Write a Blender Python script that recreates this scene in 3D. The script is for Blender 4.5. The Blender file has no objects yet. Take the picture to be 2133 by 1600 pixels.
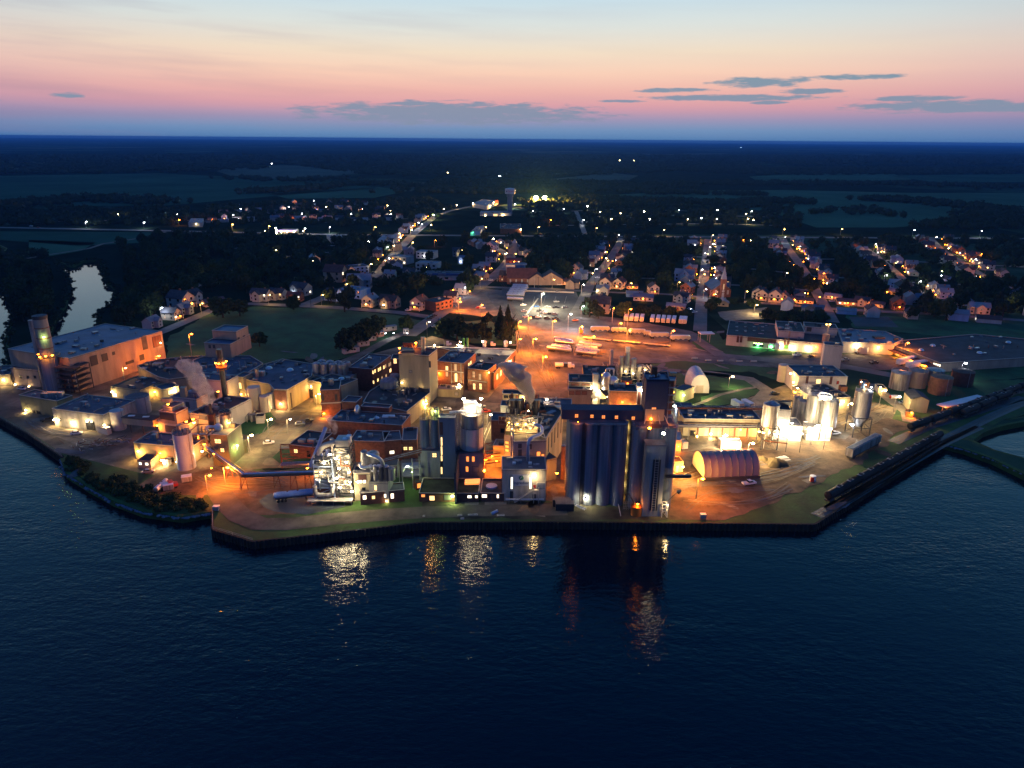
import bpy, math, random
import numpy as np
from mathutils import Vector as Ve, Matrix, noise as mnoise
from mathutils.geometry import tessellate_polygon
random.seed(7); RS = np.random.RandomState(11)
sc = bpy.context.scene
COL = sc.collection

# ------------------------------------------------------------------ camera
PW, PH, FPX = 2133.0, 1600.0, 1479.0
CH = 120.0
PITCH = math.atan((800 - 290) / FPX); ROLL = math.radians(0.45)
CAMP = Ve((0, 0, CH))
FW = Ve((0, math.cos(PITCH), -math.sin(PITCH)))
R0 = Ve((1, 0, 0)); U0 = R0.cross(FW)
RT = R0 * math.cos(ROLL) + U0 * math.sin(ROLL)
UP = U0 * math.cos(ROLL) - R0 * math.sin(ROLL)
cam_d = bpy.data.cameras.new("camera"); cam = bpy.data.objects.new("camera", cam_d); COL.objects.link(cam)
cam_d.sensor_width = 36; cam_d.lens = 36 * FPX / PW; cam_d.clip_start = 1; cam_d.clip_end = 120000
mrot = Matrix((RT, UP, -FW)).transposed().to_4x4()
cam.matrix_world = Matrix.Translation(CAMP) @ mrot
sc.camera = cam

# ------------------------------------------------------------------ render settings / exposure
sc.view_settings.view_transform = 'Standard'; sc.view_settings.look = 'None'
sc.view_settings.exposure = 0.0; sc.view_settings.gamma = 1.0; sc.view_settings.use_curve_mapping = False
cy = sc.cycles
cy.use_denoising = True
try: cy.denoiser = 'OPENIMAGEDENOISE'
except Exception: pass
cy.use_light_tree = True; cy.max_bounces = 5; cy.diffuse_bounces = 2; cy.glossy_bounces = 3
cy.transmission_bounces = 3; cy.volume_bounces = 0; cy.transparent_max_bounces = 8
cy.sample_clamp_indirect = 6; cy.sample_clamp_direct = 0; cy.caustics_reflective = False; cy.caustics_refractive = False
cy.volume_step_rate = 4; cy.volume_max_steps = 96

def lin(c):
 c = c / 255.0
 return c / 12.92 if c <= 0.04045 else ((c + 0.055) / 1.055) ** 2.4
def S(r, g, b): return (lin(r), lin(g), lin(b), 1)

def rayd(px, py):
 return FW * FPX + RT * (px - PW / 2) - UP * (py - PH / 2)
def azel(px, py):
 d = rayd(px, py).normalized()
 return math.degrees(math.atan2(d.x, d.y)), math.degrees(math.asin(d.z))

# ------------------------------------------------------------------ world: dusk sky
world = bpy.data.worlds.new("World"); sc.world = world; world.use_nodes = True
nt = world.node_tree; N = nt.nodes; L = nt.links; N.clear()
def nd(t, **k):
 n = N.new(t)
 for a, b in k.items(): setattr(n, a, b)
 return n
def mth(op, a, b=None, c=None):
 n = nd('ShaderNodeMath', operation=op)
 for i, v in enumerate((a, b, c)):
  if v is None: continue
  if isinstance(v, (int, float)): n.inputs[i].default_value = v
  else: L.new(v, n.inputs[i])
 return n.outputs[0]
def rng(v, a, b, c, d, clamp=True, smooth=False):
 n = nd('ShaderNodeMapRange', clamp=clamp)
 if smooth: n.interpolation_type = 'SMOOTHSTEP'
 L.new(v, n.inputs[0])
 for i, x in enumerate((a, b, c, d)): n.inputs[i + 1].default_value = x
 return n.outputs[0]
def mixc(f, a, b, mode='MIX'):
 n = nd('ShaderNodeMix', data_type='RGBA', blend_type=mode)
 if isinstance(f, (int, float)): n.inputs[0].default_value = f
 else: L.new(f, n.inputs[0])
 for i, v in ((6, a), (7, b)):
  if isinstance(v, tuple): n.inputs[i].default_value = v
  else: L.new(v, n.inputs[i])
 return n.outputs[2]
tc = nd('ShaderNodeTexCoord'); sx = nd('ShaderNodeSeparateXYZ'); L.new(tc.outputs['Generated'], sx.inputs[0])
EL = mth('MULTIPLY', mth('ARCSINE', sx.outputs[2]), 57.29578)
AZ = mth('MULTIPLY', mth('ARCTAN2', sx.outputs[0], sx.outputs[1]), 57.29578)
ramp = nd('ShaderNodeValToRGB'); L.new(rng(EL, 0, 90, 0, 1), ramp.inputs[0])
stops = [(0.0, S(84, 128, 178)), (0.8, S(116, 148, 188)), (1.5, S(160, 150, 182)), (2.3, S(216, 158, 170)), (3.3, S(237, 179, 171)),
   (4.6, S(249, 207, 184)), (6.0, S(242, 222, 198)), (7.6, S(222, 226, 220)), (9.4, S(200, 222, 232)),
   (16, S(128, 192, 226)), (24, S(72, 156, 212)), (34, S(34, 126, 200)), (44, S(14, 96, 178)), (60, S(8, 76, 158)), (90, S(10, 70, 150))]
cr = ramp.color_ramp; cr.elements[0].position = 0; cr.elements[0].color = stops[0][1]
cr.elements[1].position = 1; cr.elements[1].color = stops[-1][1]
for p, c in stops[1:-1]:
 e = cr.elements.new(p / 90); e.color = c
# away from the afterglow the same sky is cooler and dimmer
ramp2 = nd('ShaderNodeValToRGB'); L.new(rng(EL, 0, 90, 0, 1), ramp2.inputs[0])
st2 = [(0.0, S(62, 108, 168)), (1.5, S(118, 128, 172)), (3, S(190, 150, 172)), (5, S(204, 174, 184)), (8, S(186, 196, 204)), (12, S(150, 190, 214)),
  (20, S(78, 152, 206)), (40, S(18, 100, 184)), (90, S(10, 70, 150))]
c2 = ramp2.color_ramp; c2.elements[0].color = st2[0][1]; c2.elements[1].color = st2[-1][1]
for p, c in st2[1:-1]:
 e = c2.elements.new(p / 90); e.color = c
side = rng(mth('ABSOLUTE', mth('ADD', AZ, 1.0)), 12, 60, 0, 1, smooth=True)
back = rng(mth('ABSOLUTE', AZ), 60, 150, 0.0, 1, smooth=True)
sky = mixc(side, ramp.outputs[0], ramp2.outputs[0])
sky = mixc(mth('MULTIPLY', back, .85), sky, mixc(rng(EL, 0, 45, 0, 1), S(40, 98, 180), S(8, 76, 168)))
# soft horizontal streaks
cmb = nd('ShaderNodeCombineXYZ'); L.new(mth('MULTIPLY',AZ,0.07),cmb.inputs[0]); L.new(mth('ADD',mth('MULTIPLY',EL,0.9),mth('MULTIPLY',AZ,0.03)),cmb.inputs[1])
no = nd('ShaderNodeTexNoise'); no.inputs['Scale'].default_value = 1.0; no.inputs['Detail'].default_value = 4; L.new(cmb.outputs[0], no.inputs[0])
stre = mth('MULTIPLY', rng(no.outputs[0], 0.45, 0.75, 0, 0.22), rng(AZ, 8, -32, 0.25, 1.5))
sky = mixc(stre, sky, S(150, 130, 158))
# banks of cloud low over the horizon
cmb2 = nd('ShaderNodeCombineXYZ'); L.new(mth('MULTIPLY', AZ, 0.55), cmb2.inputs[0]); L.new(mth('MULTIPLY', EL, 3.2), cmb2.inputs[1])
n2 = nd('ShaderNodeTexNoise'); n2.inputs['Scale'].default_value = 1.0; n2.inputs['Detail'].default_value = 7; n2.inputs['Roughness'].default_value = 0.62; L.new(cmb2.outputs[0],n2.inputs[0])
field = None
for (x,y,w,h) in [(945,236,345,24),(1000,234,200,17),(830,230,120,10),(1590,171,105,10),(1785,160,85,5.5),(1400,188,92,5),(1530,204,190,7),(1690,190,66,5.5),(1905,206,90,6),
      (1980,222,190,12),(142,198,28,5),(1600,214,36,4),(1290,211,55,3.2),(870,217,90,5),(2060,213,30,5),(2190,225,120,9),(-120,205,90,6)]:
 a0, e0 = azel(x, y); aw = w / 1479 * 57.3 * .93; eh = h / 1479 * 57.3
 u = mth('POWER', mth('DIVIDE', mth('SUBTRACT', AZ, a0), aw), 2); u.node.inputs[0]
 v = mth('POWER', mth('DIVIDE', mth('SUBTRACT', EL, e0), eh), 2)
 d = mth('SUBTRACT', 1, mth('ADD', u, v))
 field = d if field is None else mth('MAXIMUM', field, d)
cl = rng(mth('ADD', field, mth('MULTIPLY', mth('SUBTRACT', n2.outputs[0], 0.5), 3.1)), -0.05, 0.75, 0, 1, smooth=True)
cl = mth('MULTIPLY', cl, rng(field, -1.4, -0.3, 0, 1))
cloudc = mixc(rng(EL, 1.2, 4.8, 0, 1), S(132, 146, 172), S(104, 146, 168))
sky = mixc(mth('MULTIPLY', cl, 0.9), sky, cloudc)
vm = nd('ShaderNodeVectorMath', operation='SCALE'); L.new(sky, vm.inputs[0]); vm.inputs['Scale'].default_value = 1.0
# below the horizon: dim land tone
sky = mixc(rng(EL, -1.2, -0.05, 0, 1), S(30, 60, 100), vm.outputs[0])
bg = nd('ShaderNodeBackground'); L.new(sky, bg.inputs[0]); bg.inputs[1].default_value = 1.0
# the low sun is under the horizon: a physical sky adds its faint twilight dome
nis = nd('ShaderNodeTexSky', sky_type='NISHITA'); nis.sun_disc = False; nis.sun_elevation = math.radians(-4); nis.sun_rotation = math.radians(-2)
bg2 = nd('ShaderNodeBackground'); L.new(nis.outputs[0], bg2.inputs[0]); bg2.inputs[1].default_value = 0.05
ad = nd('ShaderNodeAddShader'); L.new(bg.outputs[0], ad.inputs[0]); L.new(bg2.outputs[0], ad.inputs[1])
wo = nd('ShaderNodeOutputWorld'); L.new(ad.outputs[0], wo.inputs[0])
world.cycles.sampling_method = 'MANUAL'; world.cycles.sample_map_resolution = 512

# ------------------------------------------------------------------ pixel <-> place helpers
def G(px, py, z=0.0):
 d = rayd(px, py); t = (z - CH) / d.z
 return CAMP + d * t
def proj(p):
 v = Ve(p) - CAMP; f = v.dot(FW)
 return PW / 2 + FPX * v.dot(RT) / f, PH / 2 - FPX * v.dot(UP) / f
def up_h(p, ytop):                      # height above p whose image row is ytop
 lo, hi = 0.0, 110.0
 for _ in range(40):
  m = (lo + hi) / 2
  if proj((p[0], p[1], p[2] + m))[1] > ytop: lo = m
  else: hi = m
 return lo
def hh(xt, yt, yb):                     # height of a vertical edge, top pixel known, base row known
 lo, hi = 0.0, 100.0
 for _ in range(40):
  m = (lo + hi) / 2; p = G(xt, yt, m)
  if proj((p.x, p.y, 0))[1] < yb: lo = m
  else: hi = m
 return lo
def rect(A, Bp, D, h, z=None):          # roof rectangle: front edge A-B, D lies on the back edge
 a, b, d = G(*A, h), G(*Bp, h), G(*D, h)
 u = (b - a).normalized(); n = Ve((-u.y, u.x, 0)); k = (d - a).dot(n)
 return [(a.x, a.y), (b.x, b.y), (b.x + n.x * k, b.y + n.y * k), (a.x + n.x * k, a.y + n.y * k)]
def poly(pts, h=0.0):
 return [(G(x, y, h).x, G(x, y, h).y) for x, y in pts]
def area(p): return sum(p[i - 1][0] * p[i][1] - p[i][0] * p[i - 1][1] for i in range(len(p))) / 2
def inside(x, y, p):
 c = False; j = len(p) - 1
 for i in range(len(p)):
  if (p[i][1] > y) != (p[j][1] > y) and x < (p[j][0] - p[i][0]) * (y - p[i][1]) / (p[j][1] - p[i][1]) + p[i][0]: c = not c
  j = i
 return c

# ------------------------------------------------------------------ materials
M = {}
def mat(name, col, rough=.8, slab=0, var=.25, scale=.15, metal=0, bump=0, bscale=3, corr=0, spec=.3, detail=5, col2=None, streak=0):
 m = bpy.data.materials.new(name); m.use_nodes = True; t = m.node_tree; n = t.nodes; b = n['Principled BSDF']
 b.inputs['Roughness'].default_value = rough; b.inputs['Metallic'].default_value = metal; b.inputs['Specular IOR Level'].default_value = spec
 g = n.new('ShaderNodeNewGeometry'); no = n.new('ShaderNodeTexNoise'); no.inputs['Scale'].default_value = scale; no.inputs['Detail'].default_value = detail
 no.inputs['Roughness'].default_value = .65
 if streak:
  vm = n.new('ShaderNodeVectorMath'); vm.operation = 'MULTIPLY'; vm.inputs[1].default_value = (1,1,streak); t.links.new(g.outputs[0],vm.inputs[0]); t.links.new(vm.outputs[0],no.inputs[0])
 else: t.links.new(g.outputs[0], no.inputs[0])
 r = n.new('ShaderNodeMapRange'); r.inputs[1].default_value = .3; r.inputs[2].default_value = .7; t.links.new(no.outputs[0], r.inputs[0])
 mx = n.new('ShaderNodeMix'); mx.data_type = 'RGBA'; t.links.new(r.outputs[0], mx.inputs[0])
 c = tuple(col[:3]); c2 = col2 or tuple(x * (1 - var * 1.4) for x in c)
 mx.inputs[6].default_value = (*c2[:3], 1); mx.inputs[7].default_value = (*[min(1, x * (1 + var * .6)) for x in c], 1)
 t.links.new(mx.outputs[2], b.inputs['Base Color'])
 if slab:
  v = n.new('ShaderNodeTexVoronoi'); v.inputs['Scale'].default_value = slab; v.distance = 'CHEBYCHEV'; t.links.new(g.outputs[0],v.inputs[0]); q = n.new('ShaderNodeMapRange'); q.inputs[3].default_value = .62; q.inputs[4].default_value = 1.3; t.links.new(v.outputs['Color'],q.inputs[0]); w = n.new('ShaderNodeVectorMath'); w.operation = 'SCALE'; t.links.new(mx.outputs[2],w.inputs[0]); t.links.new(q.outputs[0],w.inputs['Scale']); t.links.new(w.outputs[0],b.inputs['Base Color'])
 if bump or corr:
  bp = n.new('ShaderNodeBump'); bp.inputs['Distance'].default_value = .3 if not corr else .08; bp.inputs['Strength'].default_value = bump or .5
  if corr:
   w = n.new('ShaderNodeTexWave'); w.bands_direction = 'DIAGONAL'; w.inputs['Scale'].default_value = corr
   vm = n.new('ShaderNodeVectorMath'); vm.operation = 'MULTIPLY'; vm.inputs[1].default_value = (1,1,0); t.links.new(g.outputs[0],vm.inputs[0]); t.links.new(vm.outputs[0],w.inputs[0])
   t.links.new(w.outputs['Fac'], bp.inputs['Height'])
  else:
   k = n.new('ShaderNodeTexNoise'); k.inputs['Scale'].default_value = bscale; k.inputs['Detail'].default_value = 4; t.links.new(g.outputs[0],k.inputs[0]); t.links.new(k.outputs[0],bp.inputs['Height'])
  t.links.new(bp.outputs[0], b.inputs['Normal'])
 M[name] = m; return m
def emis(name, col, st, sampled=False):
 m = bpy.data.materials.new(name); m.use_nodes = True; n = m.node_tree.nodes; b = n['Principled BSDF']
 b.inputs['Base Color'].default_value = (.3,.3,.3,1); b.inputs['Emission Color'].default_value = (*col[:3],1); b.inputs['Emission Strength'].default_value = st
 if not sampled: m.cycles.emission_sampling = 'NONE'
 M[name] = m; return m
mat('tan_metal', (.36, .27, .20), corr=2.2, var=.22, streak=.2, scale=.3)
mat('pale_metal', (.36, .35, .32), corr=2.2, var=.4, streak=.2, scale=.3)
mat('grey_metal', (.22, .25, .28), corr=2.2, var=.18, streak=.2, scale=.3)
mat('green_metal', (.17, .17, .10), corr=2.2, var=.2, streak=.2, scale=.3)
mat('blue_metal', (.12, .15, .22), corr=2.6, var=.15, streak=.2, scale=.3)
mat('dark_blue', (.035, .05, .085), corr=2.2, var=.2, streak=.2)
mat('white_panel', (.46, .43, .40), var=.22, streak=.2, corr=1.2)
mat('yellow_block', (.36, .31, .20), var=.25, streak=.15, scale=.25)
mat('brick', (.21, .085, .05), var=.35, scale=.9, detail=8)
mat('dark_brick', (.11, .045, .035), var=.3, scale=.9, detail=8)
mat('orange_brick', (.28, .13, .07), var=.3, scale=.8, detail=8)
mat('concrete', (.25, .245, .235), var=.3, streak=.12, scale=.25, rough=.9)
mat('silo_concrete', (.135, .17, .22), var=.4, streak=.02, scale=.9, rough=.85)
mat('roof_tar', (.045, .045, .05), var=.5, scale=.12, rough=.85, col2=(.018, .018, .02))
mat('roof_grey', (.10, .10, .115), var=.35, scale=.15, rough=.85)
mat('roof_purple', (.12, .105, .13), var=.35, scale=.12, rough=.85)
mat('roof_blue', (.10, .14, .20), var=.3, scale=.1, rough=.6)
mat('roof_pale', (.24, .235, .25), var=.25, scale=.1, rough=.7)
mat('roof_green', (.035, .04, .025), var=.6, scale=.25, rough=.95)
mat('roof_red', (.10, .04, .035), var=.3, scale=.4)
mat('shingle', (.045, .05, .065), var=.4, scale=.6, rough=.9)
mat('shingle_brown', (.07, .055, .05), var=.4, scale=.6, rough=.9)
mat('coping', (.42, .38, .33), var=.1, rough=.5)
mat('steel', (.33, .33, .34), metal=.7, rough=.35, var=.25, scale=1.5)
mat('bright_steel', (.62, .62, .63), metal=.85, rough=.3, var=.15, scale=1.5)
mat('galv', (.34, .33, .32), metal=.35, rough=.45, var=.6, streak=.1, scale=.6)
mat('rusty', (.20, .075, .035), var=.5, rough=.85, streak=.1, scale=.8)
mat('dark_steel', (.05, .05, .055), var=.3, rough=.6)
mat('rail_grey', (.26, .25, .24), var=.2, rough=.5)
mat('white_paint', (.72, .71, .69), var=.12, rough=.5, scale=.6)
mat('blue_white', (.30, .38, .56), var=.14, rough=.45, streak=.1, scale=.4)
mat('cream', (.50, .44, .34), var=.15, rough=.6)
mat('red_paint', (.42, .03, .02), var=.2, rough=.45)
mat('green_paint', (.06, .22, .04), var=.2, rough=.5)
mat('orange_paint', (.45, .12, .02), var=.2, rough=.45)
mat('blue_paint', (.03, .09, .25), var=.2, rough=.4)
mat('dark_paint', (.02, .022, .03), var=.2, rough=.35, spec=.5)
mat('silver_paint', (.34, .36, .39), var=.15, rough=.3, metal=.4)
mat('glass_dark', (.012, .014, .02), rough=.08, var=.1, spec=.8)
mat('tyre', (.015, .015, .016), rough=.9)
mat('black_tank', (.014, .014, .018), rough=.7, var=.3, spec=.2)
mat('asphalt', (.115, .105, .10), slab=.045, var=.55, scale=.08, rough=.9, bump=.2, bscale=2)
mat('lot_asphalt', (.07, .072, .075), var=.4, scale=.05, rough=.9, detail=8)
mat('road', (.135, .13, .125), var=.3, scale=.1, rough=.9)
mat('gravel_road', (.16, .13, .10), var=.35, scale=.12, rough=.95, bump=.3, bscale=1.5, detail=8)
mat('dirt', (.13, .085, .05), var=.65, scale=.1, rough=.95, bump=.4, bscale=.8, detail=9)
mat('wet_dirt', (.035, .045, .06), var=.4, scale=.1, rough=.5, bump=.2)
mat('paving', (.17, .14, .095), var=.55, scale=.09, rough=.9, detail=8, slab=.13)
mat('concrete_pad', (.20, .18, .14), var=.35, scale=.25, rough=.9, detail=8)
mat('grass', (.022, .092, .026), var=.5, scale=.05, rough=.95, bump=.4, bscale=1.2, detail=8)
mat('verge', (.034, .085, .016), var=.6, scale=.12, rough=.95, bump=.5, bscale=1.5, col2=(.032, .040, .012), detail=9)
mat('line_paint', (.5, .47, .36), var=.3, rough=.8)
mat('fabric_arch', (.22, .18, .20), var=.15, rough=.7, streak=.3)
mat('white_fabric', (.66, .64, .60), var=.1, rough=.6)
mat('seawall', (.025, .022, .02), var=.5, rough=.9, streak=.2)
mat('grain', (.12, .09, .045), var=.5, rough=1, bump=.6)
mat('bark', (.035, .027, .02), rough=.95)
mat('sign_white', (.32, .36, .44), var=.05, rough=.5)
mat('ink_blue', (.03, .05, .12), rough=.6); mat('logo_green', (.02, .16, .09), rough=.6); mat('ink_red', (.5, .02, .02), rough=.6)
def leafmat(name, a, b):
 m = mat(name, a, rough=.9, var=.3, scale=.5, col2=b, spec=.1); return m
leafmat('leaf_dark',(.022,.034,.013),(.010,.018,.010)); leafmat('leaf_mid',(.035,.052,.016),(.016,.028,.010)); leafmat('leaf_pine',(.014,.026,.016),(.008,.014,.010))
WARM = (1, .68, .29); YEL = (1, .55, .12); ORG = (1, .235, .014); WHT = (1, .80, .48); CLD = (.85, .9, 1); GRN = (.15, 1, .3); LIM = (.75, 1, .25)
emis('win_warm', (1, .62, .22), 2.2); emis('win_orange', (1, .30, .04), 1.7); emis('win_white', (1, .86, .62), 2.6); emis('win_dim', (1, .55, .2), .5)
for n_,c_,s_ in (('ball_warm',WARM,60),('ball_yel',YEL,34),('ball_org',ORG,45),('ball_wht',WHT,150),('ball_cld',CLD,30),('ball_grn',(.05,1,.25),14),('ball_lim',LIM,25),
     ('ball_red', (1, .05, .03), 8), ('ball_blue', (.2, .15, 1), 10), ('ball_mag', (.9, .15, .9), 10)):
 emis(n_, c_, s_)
BALL = {WARM: 'ball_warm', YEL: 'ball_yel', ORG: 'ball_org', WHT: 'ball_wht', CLD: 'ball_cld', GRN: 'ball_grn', LIM: 'ball_lim'}

# ------------------------------------------------------------------ object helpers
OFF = {}
def finish(o, name, parent, loc=None):
 COL.objects.link(o)
 if parent is not None:
  o.parent = parent
  OFF[o] = OFF[parent] if loc is None else OFF[parent]
 else: OFF[o] = Ve((0, 0, 0))
 return o
def tag(o, label=None, cat=None, group=None, kind=None):
 if label: o['label'] = label
 if cat: o['category'] = cat
 if group: o['group'] = group
 if kind: o['kind'] = kind
 return o
def empty(name, loc, label, cat, group=None):
 o = bpy.data.objects.new(name, None); o.empty_display_size = .5; o.location = loc; COL.objects.link(o); OFF[o] = Ve(loc)
 return tag(o, label, cat, group)
def meshobj(name, V, F, m, parent=None, smooth=False):
 off = OFF[parent] if parent is not None else Ve((0, 0, 0))
 me = bpy.data.meshes.new(name); me.from_pydata([(v[0] - off.x, v[1] - off.y, v[2] - off.z) for v in V], [], F)
 me.materials.append(M[m] if isinstance(m, str) else m)
 if smooth: me.shade_smooth()
 o = bpy.data.objects.new(name, me); return finish(o, name, parent)
UM = {}
def unit(kind, m):
 k = (kind, m)
 if k in UM: return UM[k]
 V, F = [], []
 if kind == 'box':
  V = [(x, y, z) for z in (-.5, .5) for x, y in ((-.5, -.5), (.5, -.5), (.5, .5), (-.5, .5))]
  F = [(3, 2, 1, 0), (4, 5, 6, 7), (0, 1, 5, 4), (1, 2, 6, 5), (2, 3, 7, 6), (3, 0, 4, 7)]
 elif kind in ('cyl', 'rod', 'cone', 'frus'):
  n = {'cyl': 28, 'rod': 8, 'cone': 28, 'frus': 28}[kind]; rt = {'cyl': 1, 'rod': 1, 'cone': .12, 'frus': .35}[kind]
  for z, r in ((0, 1), (1, rt)): V += [(r * math.cos(2 * math.pi * i / n), r * math.sin(2 * math.pi * i / n), z) for i in range(n)]
  F = [(i, (i + 1) % n, n + (i + 1) % n, n + i) for i in range(n)] + [tuple(range(n))[::-1], tuple(range(n, 2 * n))]
 elif kind == 'ball':
  a, b = 14, 8; V = [(0, 0, -1)]
  for j in range(1, b):
   t = math.pi * j / b - math.pi / 2; V += [(math.cos(t) * math.cos(2 * math.pi * i / a),math.cos(t) * math.sin(2 * math.pi * i / a),math.sin(t)) for i in range(a)]
  V.append((0, 0, 1)); F = [(0, 1 + (i + 1) % a, 1 + i) for i in range(a)]
  for j in range(b - 2): F += [(1 + j * a + i, 1 + j * a + (i + 1) % a, 1 + (j + 1) * a + (i + 1) % a, 1 + (j + 1) * a + i) for i in range(a)]
  t = 1 + (b - 2) * a; F += [(t + i, t + (i + 1) % a, len(V) - 1) for i in range(a)]
 me = bpy.data.meshes.new('unit_' + kind); me.from_pydata(V, [], F); me.materials.append(M[m])
 if kind != 'box': me.shade_smooth(); me.set_sharp_from_angle(angle=math.radians(40))
 UM[k] = me; return me
def uo(name, kind, m, loc, scale, parent=None, rotz=0, rot=None):
 o = bpy.data.objects.new(name, unit(kind, m)); off = OFF[parent] if parent is not None else Ve((0, 0, 0))
 o.scale = scale
 if rot is not None: o.rotation_euler = rot
 else: o.rotation_euler = (0, 0, rotz)
 COL.objects.link(o)
 if parent is not None:
  o.parent = parent
  if parent.type == 'MESH' and tuple(parent.scale) != (1, 1, 1) or parent.type == 'MESH' and OFF.get(parent) is None:
   o.parent = parent.parent
 o.location = Ve(loc) - off; OFF[o] = None
 return o
def bar(name, p0, p1, r, m, parent, kind='rod', sq=False):
 p0, p1 = Ve(p0), Ve(p1); d = p1 - p0; q = d.to_track_quat('Z', 'Y')
 o = bpy.data.objects.new(name, unit('box' if sq else kind, m)); off = OFF[parent] if parent is not None else Ve((0, 0, 0))
 o.rotation_euler = q.to_euler(); COL.objects.link(o)
 if sq: o.scale = (2 * r, 2 * r, d.length); o.location = (p0 + p1) / 2 - off
 else: o.scale = (r, r, d.length); o.location = p0 - off
 if parent is not None: o.parent = parent
 OFF[o] = None
 return o
def pipe(name, pts, r, m, parent, n=8):
 pts = [Ve(p) for p in pts]; V, F = [], []
 for i, p in enumerate(pts):
  a = pts[max(0, i - 1)]; b = pts[min(len(pts) - 1, i + 1)]; q = (b - a).to_track_quat('Z', 'Y')
  for k in range(n): V.append(p + q @ Ve((r * math.cos(2 * math.pi * k / n), r * math.sin(2 * math.pi * k / n), 0)))
 for i in range(len(pts) - 1): F += [(i * n + k, i * n + (k + 1) % n, (i + 1) * n + (k + 1) % n, (i + 1) * n + k) for k in range(n)]
 F += [tuple(range(n))[::-1], tuple(range((len(pts) - 1) * n, len(pts) * n))]
 return meshobj(name, V, F, m, parent, smooth=True)
def arc(pts, k=5, rr=2):                # rounds the corners of a pipe run
 pts = [Ve(p) for p in pts]; out = [pts[0]]
 for i in range(1, len(pts) - 1):
  a, b, c = pts[i - 1], pts[i], pts[i + 1]; u = (a - b); v = (c - b); r = min(rr, u.length / 2, v.length / 2); u.normalize(); v.normalize()
  for j in range(k + 1):
   t = j / k; out.append((1 - t) ** 2 * (b + u * r) + 2 * t * (1 - t) * b + t * t * (b + v * r))
 return out + [pts[-1]]
def prism(name, P, z0, z1, m, parent=None, top=True, bottom=False):
 if area(P) < 0: P = P[::-1]
 n = len(P); V = [(x, y, z0) for x, y in P] + [(x, y, z1) for x, y in P]
 F = [(i, (i + 1) % n, n + (i + 1) % n, n + i) for i in range(n)]
 if top: F += [tuple(n + k for k in t) if n > 4 else t for t in ([tuple(range(n,2 * n))] if n <= 4 else tessellate_polygon([[Ve((x,y,0)) for x,y in P]]))]
 if bottom and n <= 4: F.append(tuple(range(n))[::-1])
 o = meshobj(name, V, F, m, parent)
 if n > 4:
  import bmesh
  bm = bmesh.new(); bm.from_mesh(o.data); bmesh.ops.recalc_face_normals(bm, faces=bm.faces); bm.to_mesh(o.data); bm.free()
 return o
def sheet(name, P, z, m, holes=(), kind='structure'):
 polys = [[Ve((x, y, 0)) for x, y in q] for q in (P, *holes)]
 V = [(v.x, v.y, z) for q in polys for v in q]; T = tessellate_polygon(polys); F = []
 for t in T:
  a, b, c = (V[i] for i in t)
  if (b[0] - a[0]) * (c[1] - a[1]) - (b[1] - a[1]) * (c[0] - a[0]) < 0: t = t[::-1]
  F.append(tuple(t))
 o = meshobj(name, V, F, m); o['kind'] = kind; return o
def ribbon(name, pts, w, z, m, kind='structure'):
 pts = [Ve((p[0], p[1], 0)) for p in pts]; V, F = [], []
 for i, p in enumerate(pts):
  d = (pts[min(len(pts) - 1, i + 1)] - pts[max(0, i - 1)]).normalized(); n = Ve((-d.y, d.x, 0)) * w / 2
  V += [(p + n).to_tuple()[:2] + (z,), (p - n).to_tuple()[:2] + (z,)]
 for i in range(len(pts) - 1): F.append((2 * i + 1, 2 * i + 3, 2 * i + 2, 2 * i))
 o = meshobj(name, V, F, m)
 if kind: o['kind'] = kind
 return o
PWR = 1.0; FIX = .42
def light(P, col, power, parent, r=.35, spot=None):
 ld = bpy.data.lights.new('lamp_light', 'SPOT' if spot else 'POINT'); ld.color = col; ld.energy = power * PWR; ld.shadow_soft_size = r
 if spot: ld.spot_size = math.radians(spot); ld.spot_blend = .6
 o = bpy.data.objects.new('lamp_light', ld); off = OFF[parent] if parent is not None and OFF.get(parent) is not None else Ve((0, 0, 0))
 COL.objects.link(o); o.location = Ve(P) - off
 if parent is not None: o.parent = parent
 return o
def plamp(P, col, power, parent, size=.4, down=.75, name='flood_lamp'):     # a lamp fixed on something: part of it
 P = Ve(P); uo(name, 'ball', BALL[col], P, (size, size, size * .8), parent)
 uo('lamp_hood', 'frus', 'dark_steel', P + Ve((0, 0, size * .55)), (size * 1.1, size * 1.1, size * .5), parent)
 if power: light(P - Ve((0, 0, size + down)), col, power * FIX, parent)
def street(px, py, h, col, power, label, size=.4, arm=1.6, pole='galv', name='street_lamp', group='street and yard lamps', z=0, up=0):
 g = G(px, py, z); e = empty(name, (g.x, g.y, z), label, 'street lamp', group)
 bar('pole', g, g + Ve((0, 0, h)), .13, pole, e)
 t = g + Ve((0, 0, h))
 bar('arm', t, t + Ve((arm, 0, .2)), .07, pole, e)
 uo('lamp_head', 'ball', BALL[col], t + Ve((arm, 0, 0)), (size * 1.3, size, size * .6), e)
 if power: light(t + Ve((arm, 0, -size - .5)), col, power, e)
 return e
EXCL = []        # footprints that trees and houses keep clear of
def sub(o, par):                        # make o a sub-part of another part without moving it
 b = o.matrix_basis.copy(); o.parent = par; o.matrix_parent_inverse = par.matrix_basis.inverted(); o.matrix_basis = b
 return o
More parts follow.
